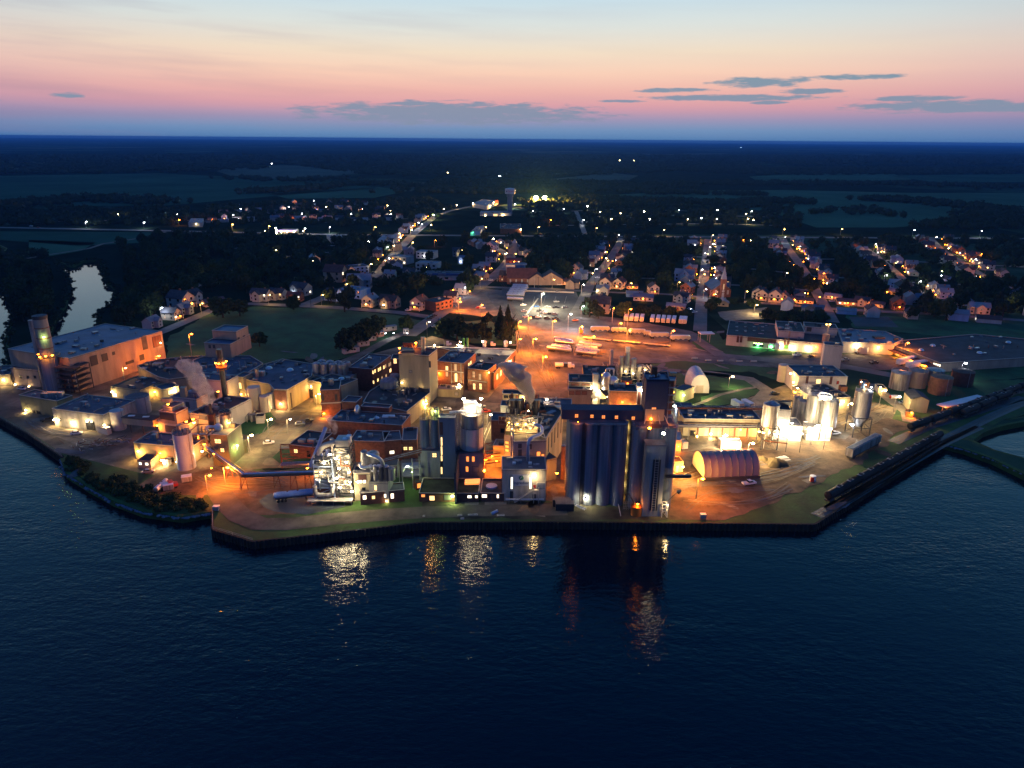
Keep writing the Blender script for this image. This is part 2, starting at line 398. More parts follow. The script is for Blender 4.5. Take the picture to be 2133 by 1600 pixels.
class Bld:
 def __init__(s, name, label, cat, P, h, wall, roof, z0=0, parent=None, par=.45, cop='coping', group=None, body='wall'):
  if area(P) < 0: P = P[::-1]
  s.P, s.h, s.z0 = P, h, z0; c = (sum(p[0] for p in P) / len(P), sum(p[1] for p in P) / len(P))
  s.e = parent or empty(name, (c[0], c[1], z0), label, cat, group); s.c = c; top = z0 + h
  prism(body, P, z0, top, wall, s.e, top=False)
  prism('roof', P, top - par - .25, top - par, roof, s.e) if par else prism('roof', P, top, top + .15, roof, s.e)
  if cop:
   n = len(P)
   for i in range(n):
    a, b = Ve((*P[i], top)), Ve((*P[(i + 1) % n], top)); d = (b - a); L_ = d.length; a_ = math.atan2(d.y, d.x)
    uo('coping', 'box', cop, (a + b) / 2 + Ve((0, 0, .06)), (L_ + .1 if i % 2 else L_ - .3, .32, .12), s.e, rotz=a_)
  if z0 == 0: EXCL.append(P)
  s.top = top
  if h > 3.5 and z0 == 0: s.clutter()
 def clutter(s):
  A = abs(area(s.P)); xs = [p[0] for p in s.P]; ys = [p[1] for p in s.P]; z = s.top - .4; r = random.Random(int(A * 10)); k = int(min(22,A / 26)); a0,a1 = s.P[0],s.P[1]; rz = math.atan2(a1[1] - a0[1],a1[0] - a0[0])
  for i in range(k * 3):
   x, y = r.uniform(min(xs), max(xs)), r.uniform(min(ys), max(ys))
   if k <= 0: break
   if not all(inside(x + a, y + b, s.P) for a, b in ((1.5, 1), (-1.5, 1), (1.5, -1), (-1.5, -1))): continue
   k -= 1; t = r.random(); m = r.choice(['galv', 'dark_steel', 'rail_grey', 'tan_metal', 'steel'])
   if t < .3: uo('air_handler', 'box', m, (x, y, z + .6), (r.uniform(1.2, 3), r.uniform(1, 2), r.uniform(.7, 1.7)), s.e, rotz=rz)
   elif t < .5: uo('roof_vent', 'rod', m, (x, y, z), (.3, .3, r.uniform(.8, 2)), s.e)
   elif t < .78:
    d = Ve((math.cos(rz),math.sin(rz),0)) if r.random() < .5 else Ve((-math.sin(rz),math.cos(rz),0)); l = r.uniform(2,6); q = Ve((x,y,z + .5)) + d * l
    if inside(q.x, q.y, s.P): bar('roof_pipe', (x, y, z + .5), q, r.uniform(.12, .3), m, s.e)
   else: uo('roof_hatch', 'box', r.choice(['roof_grey', 'roof_pale', 'galv']), (x, y, z + .15), (1.3, 1.3, .4), s.e, rotz=rz)
 def faces(s):
  n = len(s.P)
  for i in range(n): yield Ve((*s.P[i], 0)), Ve((*s.P[(i + 1) % n], 0))
 def hit(s, px, py, slack=.6):
  d = rayd(px, py); best = None
  for a, b in s.faces():
   u = (b - a); Lh = u.length; u.normalize(); nrm = Ve((u.y, -u.x, 0))
   if d.dot(nrm) >= 0: continue
   t = (a - CAMP).dot(nrm) / d.dot(nrm); p = CAMP + d * t; k = (p - a).dot(u)
   if -slack <= k <= Lh + slack and s.z0 - 1 <= p.z <= s.top + .8 and (best is None or t < best[0]): best = (t, a, u, nrm, k, p, Lh)
  return best
 def win(s, x0, y0, x1, y1, kind='win_warm', frame='dark_steel', name='window', muntin=False):
  hc = s.hit((x0 + x1) / 2, (y0 + y1) / 2)
  if not hc: print('NOHIT', s.e.name, x0, y0); return
  t, a, u, nrm, k, p, Lh = hc
  def on(px, py):
   d = rayd(px, py); q = CAMP + d * ((a - CAMP).dot(nrm) / d.dot(nrm)); return (q - a).dot(u), q.z
  w = abs(on(x1, (y0 + y1) / 2)[0] - on(x0, (y0 + y1) / 2)[0]); z1 = on((x0 + x1) / 2, y0)[1]; z0 = max(s.z0, on((x0 + x1) / 2, y1)[1])
  w = max(w, .35); hgt = max(z1 - z0, .35); c = a + u * k; c.z = (z0 + z1) / 2; rz = math.atan2(u.y, u.x)
  f_ = uo(name, 'box', frame, c + nrm * .03, (w + .3, .12, hgt + .3), s.e, rotz=rz)
  sub(uo('pane' if name == 'window' else name + '_panel', 'box', kind, c + nrm * .09, (w, .1, hgt), s.e, rotz=rz), f_)
  if muntin:
   sub(uo('glazing_bar','box',frame,c + nrm * .15,(.12,.06,hgt),s.e,rotz=rz),f_); sub(uo('glazing_bar','box',frame,c + nrm * .16,(w,.06,.12),s.e,rotz=rz),f_)
  return c, nrm
 def lamp(s, px, py, col=WARM, power=3000, size=.4, out=1.0):
  hc = s.hit(px, py, 1.5)
  if not hc: print('NOHITLAMP', s.e.name, px, py); return
  t, a, u, nrm, k, p, Lh = hc
  bar('lamp_bracket', p, p + nrm * out, .06, 'dark_steel', s.e)
  uo('wall_lamp', 'ball', BALL[col], p + nrm * out, (size, size, size * .7), s.e)
  if power: light(p + nrm * (out + .5) - Ve((0, 0, size + .5)), col, power * FIX, s.e)
 def vent(s, px, py, k='box', sz=(1.6, 1.6, 1.2), m='galv', name='roof_vent', rotz=0):
  g = G(px, py, s.top); zz = s.top - .45
  if k == 'box': uo(name, 'box', m, (g.x, g.y, zz + sz[2] / 2), sz, s.e, rotz=rotz)
  elif k == 'cyl': uo(name,'cyl',m,(g.x,g.y,zz),(sz[0],sz[0],sz[2]),s.e); uo('vent_cap','cone',m,(g.x,g.y,zz + sz[2]),(sz[0] * 1.3,sz[0] * 1.3,sz[0] * .7),s.e)
  elif k == 'dome': uo(name, 'ball', m, (g.x, g.y, zz), (sz[0], sz[0], sz[0] * .7), s.e)
def rails(root, P, z, h=1.1, m='rail_grey', r=.06, name='railing', closed=True, step=3.0):
 n = len(P)
 for i in range(n if closed else n - 1):
  a, b = Ve((*P[i], z)), Ve((*P[(i + 1) % n], z)); L_ = (b - a).length; k = max(1, int(L_ / step))
  for zz in (h, h * .5): bar(name, a + Ve((0, 0, zz)), b + Ve((0, 0, zz)), r, m, root)
  for j in range(k): q = a + (b - a) * j / k; bar('rail_post', q, q + Ve((0, 0, h)), r, m, root)
def frame(root, P, z0, z1, lev, m='dark_steel', r=.16, brace=True, deck=None):
 P = [Ve((x, y, 0)) for x, y in P]; n = len(P)
 for p in P: bar('column', (p.x, p.y, z0), (p.x, p.y, z1), r, m, root, sq=True)
 for l in range(1, lev + 1):
  z = z0 + (z1 - z0) * l / lev; zp = z0 + (z1 - z0) * (l - 1) / lev
  for i in range(n):
   a, b = P[i], P[(i + 1) % n]
   bar('beam', (a.x, a.y, z - .1), (b.x, b.y, z - .1), r * .8, m, root, sq=True)
   if brace and (i + l) % 2 == 0: bar('brace', (a.x, a.y, zp), (b.x, b.y, z), r * .5, m, root)
   elif brace: bar('brace', (b.x, b.y, zp), (a.x, a.y, z), r * .5, m, root)
  if deck: prism('deck', [(p.x, p.y) for p in P], z, z + .08, deck, root)
def cylpx(x, w, yt, yb, z=0.0):         # footprint of an upright cylinder from its pixels: x, width, front rim row, front foot row
 f = G(x, yb, z); dv = Ve((f.x, f.y, 0)); hd = (f - CAMP).length; r = w / 2 * hd / FPX * (1 / math.sqrt(1 + ((x - PW / 2) / FPX) ** 2)) * 1.02
 h = up_h(f, yt); dv.normalize(); c = f + dv * r; return Ve((c.x, c.y, z)), r, h
def tank(name, label, cat, x, w, yt, yb, m='galv', z=0, cap='cone', caph=.22, bands=3, parent=None, rail=False, group=None, ladder=True):
 c, r, h = cylpx(x, w, yt, yb, z); e = parent or empty(name, c, label, cat, group)
 uo('shell', 'cyl', m, c, (r, r, h), e)
 if cap == 'cone': uo('cone_roof', 'cone', m, c + Ve((0, 0, h)), (r, r, r * caph), e)
 elif cap == 'dome': uo('dome_roof', 'ball', m, c + Ve((0, 0, h)), (r, r, r * .4), e)
 elif cap == 'flat': uo('roof_plate', 'cyl', 'roof_grey', c + Ve((0, 0, h)), (r * .96, r * .96, .1), e)
 for i in range(bands): uo('band', 'cyl', m, c + Ve((0, 0, h * (i + .5) / bands)), (r + .07, r + .07, .18), e)
 if ladder:
  d = Ve((-c.x, -c.y, 0)).normalized(); d.rotate(Matrix.Rotation(.6, 3, 'Z')); q = c + d * (r + .2)
  bar('ladder', q, q + Ve((0, 0, h + 1)), .12, 'rail_grey', e)
 if rail:
  k = 12; rails(e, [(c.x + r * math.cos(2 * math.pi * i / k), c.y + r * math.sin(2 * math.pi * i / k)) for i in range(k)], z + h, step=9)
 if z == 0: EXCL.append([(c.x + r * 1.2 * math.cos(a), c.y + r * 1.2 * math.sin(a)) for a in (0, 1.57, 3.14, 4.71)])
 return e, c, r, h
mat('rust_wall', (.05, .032, .024), var=.7, rough=.95, scale=.6, streak=.3)
# ------------------------------------------------------------------ land and water
shore = [(-420,742),(-200,800),(0,873),(60,906),(130,954),(142,984),(190,1014),(240,1041),(300,1063),(380,1074),(430,1066),(443,1064),
   (444, 1104), (527, 1129), (880, 1089), (1180, 1088), (1697, 1093), (1962, 922), (2010, 934), (2070, 955), (2133, 985), (2300, 1075), (2700, 1200)]
SH = poly(shore)
land = SH + [(3000, 150), (40000, 400), (40000, 40000), (-40000, 40000), (-40000, 900), (-3000, 420)]
riverL = poly([(-330,640),(-150,590),(0,596),(22,630),(28,662),(20,684),(10,712),(22,736),(36,757),(0,762),(-150,758),(-330,720)])
riverR = poly([(112,541),(135,549),(150,553),(172,543),(205,541),(213,560),(222,585),(244,602),(238,625),(226,640),(206,652),(202,668),(212,680),(220,697),(170,716),(120,722),(90,705),(102,690),(114,660),(134,635),(144,603),(142,575),(130,560),(118,552)])
pondR = poly([(2022, 917), (2045, 900), (2085, 886), (2160, 872), (2300, 870), (2330, 930), (2250, 960), (2190, 972), (2133, 955), (2070, 938)])
pondR2 = poly([(2095, 874), (2133, 862), (2190, 855), (2200, 862), (2133, 869)])
pondT = poly([(44, 526), (55, 522), (70, 526), (66, 533), (50, 533)])
pondU = poly([(-40, 510), (0, 511), (14, 517), (10, 523), (-40, 522)])
m = mat('land', (.022, .038, .020), scale=.01, var=.5, rough=1, spec=0)
t = m.node_tree; n = t.nodes; b = n['Principled BSDF']; g = n.new('ShaderNodeNewGeometry')
wn = n.new('ShaderNodeTexNoise'); wn.inputs['Scale'].default_value = .0016; wn.inputs['Detail'].default_value = 6; t.links.new(g.outputs[0],wn.inputs[0])
vo = n.new('ShaderNodeTexVoronoi'); vo.inputs['Scale'].default_value = .0013; vo.distance = 'CHEBYCHEV'; vo.inputs['Randomness'].default_value = .85
vmx = n.new('ShaderNodeVectorMath'); vmx.operation = 'MULTIPLY'; vmx.inputs[1].default_value = (1.25,.55,0); t.links.new(g.outputs[0],vmx.inputs[0]); t.links.new(vmx.outputs[0],vo.inputs[0])
sp = n.new('ShaderNodeSeparateColor'); t.links.new(vo.outputs['Color'], sp.inputs[0])
ra = n.new('ShaderNodeValToRGB'); ra.color_ramp.interpolation = 'CONSTANT'; t.links.new(sp.outputs[0], ra.inputs[0])
for i,(p,c) in enumerate([(0,(.012,.022,.014,1)),(.42,(.045,.075,.042,1)),(.6,(.014,.024,.016,1)),(.74,(.09,.10,.07,1)),(.86,(.03,.055,.03,1))]):
 e = ra.color_ramp.elements[i] if i < 2 else ra.color_ramp.elements.new(p); e.position = p; e.color = c
cut = n.new('ShaderNodeMapRange'); cut.inputs[1].default_value = .5; cut.inputs[2].default_value = .54; t.links.new(wn.outputs[0], cut.inputs[0])
mxx = n.new('ShaderNodeMix'); mxx.data_type = 'RGBA'; t.links.new(cut.outputs[0],mxx.inputs[0]); t.links.new(ra.outputs[0],mxx.inputs[6]); mxx.inputs[7].default_value = (.012,.021,.014,1)
fn = n.new('ShaderNodeTexNoise'); fn.inputs['Scale'].default_value = .02; fn.inputs['Detail'].default_value = 9; fn.inputs['Roughness'].default_value = .7; t.links.new(g.outputs[0],fn.inputs[0])
fr = n.new('ShaderNodeMapRange'); fr.inputs[1].default_value = .35; fr.inputs[2].default_value = .65; fr.inputs[3].default_value = .55; fr.inputs[4].default_value = 1.35; t.links.new(fn.outputs[0],fr.inputs[0])
vs = n.new('ShaderNodeVectorMath'); vs.operation = 'SCALE'; t.links.new(mxx.outputs[2],vs.inputs[0]); t.links.new(fr.outputs[0],vs.inputs['Scale']); t.links.new(vs.outputs[0],b.inputs['Base Color'])
sheet('ground', land, 0, 'land', [riverL, riverR, pondR, pondR2, pondT, pondU])
# water: wind ripples over a longer swell
m = bpy.data.materials.new('river_water'); m.use_nodes = True; M['river_water'] = m; t = m.node_tree; n = t.nodes; b = n['Principled BSDF']
b.inputs['Base Color'].default_value = (.0008, .004, .011, 1); b.inputs['Roughness'].default_value = .055; b.inputs['IOR'].default_value = 1.33
g = n.new('ShaderNodeNewGeometry')
def wnoise(sx_, sy_, sc_, det, rot=0.0):
 mp = n.new('ShaderNodeMapping'); mp.inputs['Scale'].default_value = (sx_,sy_,1); mp.inputs['Rotation'].default_value = (0,0,rot); t.links.new(g.outputs[0],mp.inputs[0])
 k = n.new('ShaderNodeTexNoise'); k.inputs['Scale'].default_value = sc_; k.inputs['Detail'].default_value = det; k.inputs['Roughness'].default_value = .6; t.links.new(mp.outputs[0],k.inputs[0]); return k.outputs[0]
a1 = wnoise(.7, 1.3, .55, 3, .25); a2 = wnoise(.6, 1.4, .12, 4, .2); a3 = wnoise(.5, 1.5, .012, 3, .3)
def mm(op, a, b_):
 k = n.new('ShaderNodeMath'); k.operation = op
 for i, v in enumerate((a, b_)):
  if isinstance(v, (int, float)): k.inputs[i].default_value = v
  else: t.links.new(v, k.inputs[i])
 return k.outputs[0]
hgt = mm('ADD', mm('MULTIPLY', a1, .34), mm('MULTIPLY', a2, .5))
bp = n.new('ShaderNodeBump'); bp.inputs['Distance'].default_value = .7; t.links.new(hgt, bp.inputs['Height'])
st = n.new('ShaderNodeMapRange'); st.inputs[1].default_value = .35; st.inputs[2].default_value = .65; st.inputs[3].default_value = .22; st.inputs[4].default_value = 1.0; t.links.new(a3,st.inputs[0]); sy = n.new('ShaderNodeSeparateXYZ'); t.links.new(g.outputs[0],sy.inputs[0]); cm = n.new('ShaderNodeMapRange'); t.links.new(sy.outputs[1],cm.inputs[0]); cm.inputs[1].default_value = 330; cm.inputs[2].default_value = 430; cm.inputs[3].default_value = 1; cm.inputs[4].default_value = .08; t.links.new(mm('MULTIPLY',st.outputs[0],cm.outputs[0]),bp.inputs['Strength'])
t.links.new(bp.outputs[0], b.inputs['Normal'])
sheet('water', [(-6000, -1500), (6000, -1500), (6000, 2500), (-6000, 2500)], -2.4, 'river_water')
# quay walls and banks: thick walls along the shore
def quay(name, P, z0, z1, th, mt, closed=False):
 for i in range(len(P) - (0 if closed else 1)):
  a, b_ = Ve((*P[i], 0)), Ve((*P[(i + 1) % len(P)], 0)); d = b_ - a
  o = uo(name,'box',mt,(a + b_) / 2 + Ve((0,0,(z0 + z1) / 2)),(d.length + th * .8,th,z1 - z0 + .02 * (i % 2)),None,rotz=math.atan2(d.y,d.x)); o['kind'] = 'structure'
quay('seawall',SH[1:5],-3.2,.55,.7,'seawall'); quay('river_bank',SH[4:12],-3.2,.1,1.6,'verge'); quay('seawall',SH[11:18],-3.2,.3,.7,'seawall'); quay('river_bank',SH[17:],-3.2,.1,2.0,'verge')
V = []; F = []
for a_, b_ in list(zip(SH[1:4], SH[2:5])) + list(zip(SH[11:17], SH[12:18])):
 a_, b_ = Ve((*a_, 0)), Ve((*b_, 0)); d = b_ - a_; L_ = d.length; d.normalize(); o_ = Ve((d.y, -d.x, 0)); s_ = .6
 while s_ < L_:
  c = a_ + d * s_ + o_ * .3; k = len(V); V += [(c + d * i + o_ * j + Ve((0,0,z))).to_tuple() for z in (-3,.2 + .08 * math.sin(s_)) for i,j in ((-.35,0),(-.2,.38),(.2,.38),(.35,0))]; F += [(k,k + 1,k + 5,k + 4),(k + 1,k + 2,k + 6,k + 5),(k + 2,k + 3,k + 7,k + 6),(k + 4,k + 5,k + 6,k + 7)]; s_ += 1.3
tag(meshobj('sheet_piles', V, F, 'rust_wall'), kind='stuff')
for q in (riverL, riverR, pondR, pondR2, pondT, pondU): quay('river_bank', q, -3.2, .06, 1.5, 'verge', True)
e = empty('quay_fence',(*SH[2],0),'low grey handrail along the quay beside the long grey shed','fence'); rails(e,SH[2:5],.55,1.0,'rail_grey',.05,step=6,closed=False)
e = empty('quay_fence',(*SH[11],0),'thin handrail round the outer corner of the gravel pier','fence'); rails(e,SH[11:14],.3,1.0,'rail_grey',.05,step=6,closed=False)

def area_sheet(name, pts, mt, lv=1):
 P = poly(pts)
 if mt in ('dirt', 'grass', 'wet_dirt', 'shoulder') and name != 'bank_verge':      # grown edges wander
  r = random.Random(len(pts) * 7 + lv); Q = []
  for i in range(len(P)):
   a,b = P[i],P[(i + 1) % len(P)]; L_ = math.hypot(b[0] - a[0],b[1] - a[1]); k = max(1,int(L_ / 3.5)); nx,ny = -(b[1] - a[1]) / L_,(b[0] - a[0]) / L_
   for j in range(k): t_ = j / k; w = r.uniform(-.9,.9) + .8 * math.sin(j * .9); Q.append((a[0] + (b[0] - a[0]) * t_ + nx * w,a[1] + (b[1] - a[1]) * t_ + ny * w))
  P = Q
 return sheet(name, P, .02 * lv, mt)
area_sheet('bank_verge',[(60,905),(0,868),(-100,838),(-100,800),(0,790),(200,790),(400,900),(560,985),(700,960),(1000,980),(1400,940),(1900,860),(2133,815),(2250,800),(2300,850),(2133,858),(2080,880),(2020,915),(1961,921),(1697,1091),(1180,1086),(880,1087),(527,1126),(446,1101),(444,1060),(380,1070),(300,1059),(240,1036),(192,1009),(146,980),(134,950)],'verge',1)
area_sheet('plant_yard',[(-90,800),(-60,838),(0,866),(60,899),(128,944),(200,962),(290,985),(400,1000),(450,985),(560,975),(690,975),(880,1000),(1180,1050),(1400,1050),(1420,945),(1760,930),(1850,890),(1870,850),(1640,800),(1500,850),(1380,850),(1180,790),(1140,760),(1080,742),(900,700),(846,718),(640,775),(520,800),(430,740),(330,755),(150,790)],'paving',2)
area_sheet('meadow',[(348,705),(445,648),(525,639),(700,644),(830,657),(880,668),(850,690),(775,735),(700,750),(600,748),(530,768),(348,745)],'grass',3)
area_sheet('truck_yard',[(1082,702),(1078,668),(1040,655),(1015,662),(955,652),(1000,600),(1045,604),(1196,610),(1215,655),(1300,664),(1440,690),(1520,726),(1570,742),(1720,738),(1850,738),(1905,772),(1650,768),(1460,757),(1330,757),(1190,800),(1180,835),(1060,850),(1000,850),(1060,780)],'asphalt',4)
area_sheet('car_park', [(1045, 602), (1075, 600), (1200, 608), (1213, 640), (1200, 664), (1085, 668), (1050, 640)], 'lot_asphalt', 5)
area_sheet('orange_yard', [(935, 652), (990, 612), (1010, 612), (1045, 655), (1020, 661)], 'gravel_road', 5)
area_sheet('factory_yard',[(820,870),(900,840),(960,835),(1060,842),(1180,790),(1185,830),(1090,870),(1080,900),(980,960),(860,940)],'paving',5)
area_sheet('island_lawn', [(905, 683), (930, 700), (985, 716), (1075, 721), (1078, 690), (1060, 675), (1000, 668), (920, 672)], 'grass', 5)
area_sheet('lawn',[(1510,712),(1515,700),(1560,712),(1600,728),(1570,740),(1510,742),(1458,728),(1440,712),(1450,700),(1490,690)],'grass',6)
area_sheet('lawn',[(1350,762),(1400,752),(1480,757),(1590,765),(1640,772),(1650,792),(1620,792),(1560,775),(1480,772),(1400,770)],'grass',6)
area_sheet('lawn', [(1390, 778), (1440, 780), (1540, 790), (1580, 806), (1562, 812), (1500, 815), (1440, 808), (1400, 800)], 'grass', 6)
area_sheet('lawn', [(1462, 828), (1500, 818), (1560, 812), (1582, 812), (1560, 830), (1510, 844), (1470, 848), (1458, 838)], 'grass', 6)
area_sheet('lawn',[(1830,800),(1850,805),(1990,800),(2133,790),(2250,785),(2250,800),(2133,815),(2000,845),(1900,862),(1870,850),(1840,828)],'grass',3)
area_sheet('lawn', [(2010, 775), (2133, 760), (2300, 750), (2300, 780), (2133, 788), (2010, 795)], 'grass', 3)
area_sheet('lawn', [(1760, 655), (1880, 660), (2030, 672), (2133, 690), (2133, 705), (1960, 700), (1780, 683)], 'grass', 3)
area_sheet('ball_court', [(1768, 660), (1850, 660), (1872, 682), (1782, 680)], 'lot_asphalt', 4)
area_sheet('lawn', [(500, 870), (560, 860), (575, 880), (540, 905), (505, 905)], 'grass', 6)
area_sheet('lawn', [(562, 935), (600, 930), (655, 958), (650, 968), (600, 968), (570, 958)], 'grass', 6)
area_sheet('gravel_lot', [(1495, 650), (1600, 640), (1612, 664), (1512, 668), (1500, 660)], 'concrete_pad', 4)
area_sheet('dirt_yard',[(1398,950),(1440,940),(1600,925),(1760,915),(1850,870),(1895,885),(1800,960),(1700,1008),(1600,1052),(1510,1082),(1398,1084)],'dirt',4)
area_sheet('dirt_yard',[(400,985),(470,975),(560,985),(655,985),(660,1060),(560,1075),(500,1070),(440,1030),(330,1030),(290,1010),(330,985)],'dirt',3)
area_sheet('wet_ground', [(560, 1028), (655, 1030), (720, 1058), (640, 1070), (575, 1064), (540, 1045)], 'wet_dirt', 5)
mat('shoulder_track',(.11,.095,.07),scale=.15,var=.4,rough=1,detail=8); mat('shoulder',(.06,.058,.035),scale=.12,var=.7,rough=1,detail=9)
area_sheet('gravel_shoulder', [(880, 1040), (1140, 1046), (1400, 1060), (1400, 1084), (1180, 1082), (890, 1080)], 'shoulder', 3)
for q in ([(1010,1046),(1055,1046),(1055,1066),(1008,1066)],[(1095,1052),(1130,1052),(1136,1078),(1095,1072)],[(968,1047),(998,1047),(996,1053),(968,1053)]): area_sheet('concrete_pad',q,'concrete_pad',6)
area_sheet('quay_road', [(60, 885), (160, 895), (215, 905), (180, 935), (130, 915)], 'concrete_pad', 4)
fm = mat('field_green',(.07,.13,.075),scale=.004,var=.3,rough=1,spec=0,detail=8); mat('field_pale',(.11,.12,.085),scale=.004,var=.3,rough=1,spec=0,detail=8); mat('field_dark',(.045,.095,.06),scale=.004,var=.3,rough=1,spec=0)
for q,mt in ([(-300,372),(330,361),(560,372),(700,381),(790,392),(620,404),(350,428),(-300,432)],'field_dark'),([(430,350),(590,344),(730,350),(745,362),(600,374),(480,366)],'field_pale'),([(560,404),(790,390),(850,398),(780,412),(600,414)],'field_green'), \
  ([(1180,420),(1220,408),(1500,396),(1640,396),(1900,402),(2133,402),(2300,402),(2300,450),(2133,452),(1860,474),(1700,474),(1600,440),(1450,428)],'field_green'),([(1560,368),(1700,360),(1860,362),(1900,374),(1700,380),(1580,378)],'field_green'),([(1120,376),(1270,360),(1330,366),(1290,384),(1180,388)],'field_pale'), \
  ([(1850,366),(2300,360),(2300,378),(1950,380)],'field_dark'),([(0,482),(330,484),(290,506),(160,512),(0,500)],'field_dark'),([(60,500),(200,505),(170,522),(90,536),(60,528)],'field_green'):
 area_sheet('field', q, mt, 2)
rp = random.Random(5)
for m_, n_ in (('roof_grey', 46), ('concrete_pad', 40), ('dirt', 30)):
 V = []; F = []
 for k in range(n_):
  g = G(rp.uniform(60,1400) if rp.random() < .6 else rp.uniform(1060,1850),rp.choice([rp.uniform(690,780),rp.uniform(860,1060)])); w,l,a = rp.uniform(.8,3),rp.uniform(2,9),rp.uniform(0,3); k0 = len(V); V.append((g.x,g.y,.245))
  if not inside(g.x, g.y, SH + [(2000, 900), (-2000, 900)]) : V.pop(); continue
  for j in range(9): t_ = j * .698; r_ = rp.uniform(.7,1.1); X,Y = math.cos(t_) * l * r_,math.sin(t_) * w * r_; V.append((g.x + X * math.cos(a) - Y * math.sin(a),g.y + X * math.sin(a) + Y * math.cos(a),.245))
  F += [(k0, k0 + 1 + j, k0 + 1 + (j + 1) % 9) for j in range(9)]
 tag(meshobj('ground_patches', V, F, m_), kind='stuff')
# roads
ROADS = []
def road(px, w, mt='road', lv=7, name='road', house=False):
 P = [(G(*p).x, G(*p).y) for p in px]; o = ribbon(name, P, w, .02 * lv, mt); ROADS.append((P, w, house)); return P
road([(-300, 470), (0, 474), (350, 481), (700, 489), (1000, 491), (1300, 493), (1700, 495), (2133, 497), (2500, 499)], 13, lv=8, house=False)
road([(250, 725), (340, 690), (445, 645), (520, 633), (640, 638), (700, 641), (830, 651), (905, 662)], 9, house=True)
road([(632,637),(680,618),(722,600),(760,585),(790,570),(812,540),(832,518),(850,500),(862,487),(885,468),(905,452)],11,lv=9,house=True)
road([(850, 700), (905, 662), (935, 642), (1000, 597), (1030, 575), (1050, 556), (1065, 535), (1010, 505)], 11, lv=9, house=True)
road([(1000, 598), (1060, 600), (1140, 602), (1225, 607)], 8, lv=8)
road([(1190, 668), (1210, 635), (1228, 595), (1250, 567), (1270, 540), (1288, 512), (1296, 496)], 9, lv=9, house=True)
road([(1458, 690), (1460, 650), (1464, 600), (1468, 560), (1472, 530), (1475, 498)], 9, lv=9, house=True)
road([(1225, 607), (1290, 610), (1370, 612), (1455, 618)], 6, lv=8, house=True)
road([(1455, 622), (1550, 629), (1625, 634), (1712, 642), (1850, 650), (1960, 655), (2133, 668), (2350, 680)], 8, lv=8, house=True)
road([(1735, 672), (1720, 643), (1700, 608), (1682, 575), (1662, 545), (1640, 516), (1630, 497)], 9, lv=9, house=True)
road([(1960, 655), (1930, 622), (1890, 590), (1860, 562), (1828, 536), (1800, 515)], 8, lv=9, house=True)
road([(2250, 640), (2110, 605), (2040, 570), (2000, 545), (1960, 520), (1940, 498)], 8, lv=9, house=True)
road([(400,462),(560,458),(700,458),(850,456)],7,house=True); road([(450,446),(640,440),(820,440)],7,house=True); road([(600,428),(700,424),(860,428)],7,house=True)
road([(905,452),(935,440),(990,428),(1060,430),(1090,434)],9,house=True); road([(1150,470),(1300,468),(1480,466),(1620,470)],7,house=True); road([(1180,452),(1300,450),(1450,448),(1600,452)],7,house=True)
road([(1190, 440), (1300, 435), (1440, 440)], 7, house=True); road([(1220, 493), (1212, 470), (1200, 440)], 7)
road([(400,600),(470,570),(540,545),(620,530),(700,525)],7,house=True); road([(460,520),(560,512),(700,512),(830,520)],7,house=True); road([(1290,530),(1380,532),(1468,536)],7,house=True); road([(1470,555),(1560,560),(1680,572)],7,house=True)
road([(1468,590),(1560,596),(1700,606)],7,house=True); road([(1682,575),(1780,580),(1880,588),(2040,595)],7,house=True); road([(1660,540),(1760,540),(1900,545),(2050,552),(2200,560)],7,house=True); road([(1240,580),(1340,580),(1465,584)],7,house=True)
road([(-20, 545), (60, 538), (120, 528), (185, 518), (215, 508), (300, 495), (345, 483)], 5, 'gravel_road')
road([(100,462),(300,458),(420,460)],7,house=True); road([(1300,690),(1440,700),(1500,740),(1600,750),(1750,762),(1900,790)],9,'road',8)
road([(1420,778),(1480,778),(1560,790),(1600,815),(1570,850),(1500,862)],8,'concrete_pad',8); road([(1430,850),(1460,840),(1500,823),(1545,812),(1582,806)],2.2,'concrete_pad',9,name='footpath')
road([(1390, 768), (1330, 762)], 5, 'road', 8); road([(1340, 772), (1400, 772), (1520, 784)], 6, 'road', 8)
road([(438,985),(450,1015),(470,1045),(500,1075),(540,1092),(600,1092),(700,1081),(800,1073),(880,1068),(1000,1064),(1180,1062)],8,'shoulder_track',7,'quay_track')
road([(1820,800),(1850,830),(1890,860),(1895,880)],6,'concrete_pad',8); road([(1990,850),(2060,832),(2133,812),(2250,795)],5,'gravel_road',6)
road([(700,760),(760,735),(800,712),(850,690)],6,'gravel_road',5); road([(640,860),(600,890),(560,930),(520,965),(470,985)],13,'paving',7)
for px in ([(1035,575),(1050,600),(1062,640),(1075,668)],[(1040,575),(1056,600),(1068,640),(1085,668),(1130,690),(1260,705),(1400,735)],[(1085,790),(1140,810),(1180,812)]):
 for off in (-.75, .75):
  P = [G(*p) for p in px]; ribbon('rail_track', [(p.x + off, p.y) for p in P], .16, .30, 'rusty')
for q in ([(1075,692),(1076,718)],[(1078,692),(1082,718)],[(1020,880),(1000,925)],[(1026,880),(1008,925)]): ribbon('painted_line',[(G(*p).x,G(*p).y) for p in q],.3,.26,'line_paint')
ribbon('painted_line', [(G(*p).x, G(*p).y) for p in [(1121, 622), (1108, 640), (1092, 664)]], 1.2, .26, 'line_paint')
for x in range(5): ribbon('painted_line',[(G(1092 + x * 22,618).x,G(1092 + x * 22,618).y),(G(1088 + x * 22,632).x,G(1088 + x * 22,632).y)],.2,.26,'line_paint')
ribbon('painted_line', [(G(*p).x, G(*p).y) for p in [(85, 890), (96, 897), (110, 903), (150, 907), (190, 898), (200, 892)]], .3, .26, 'line_paint')
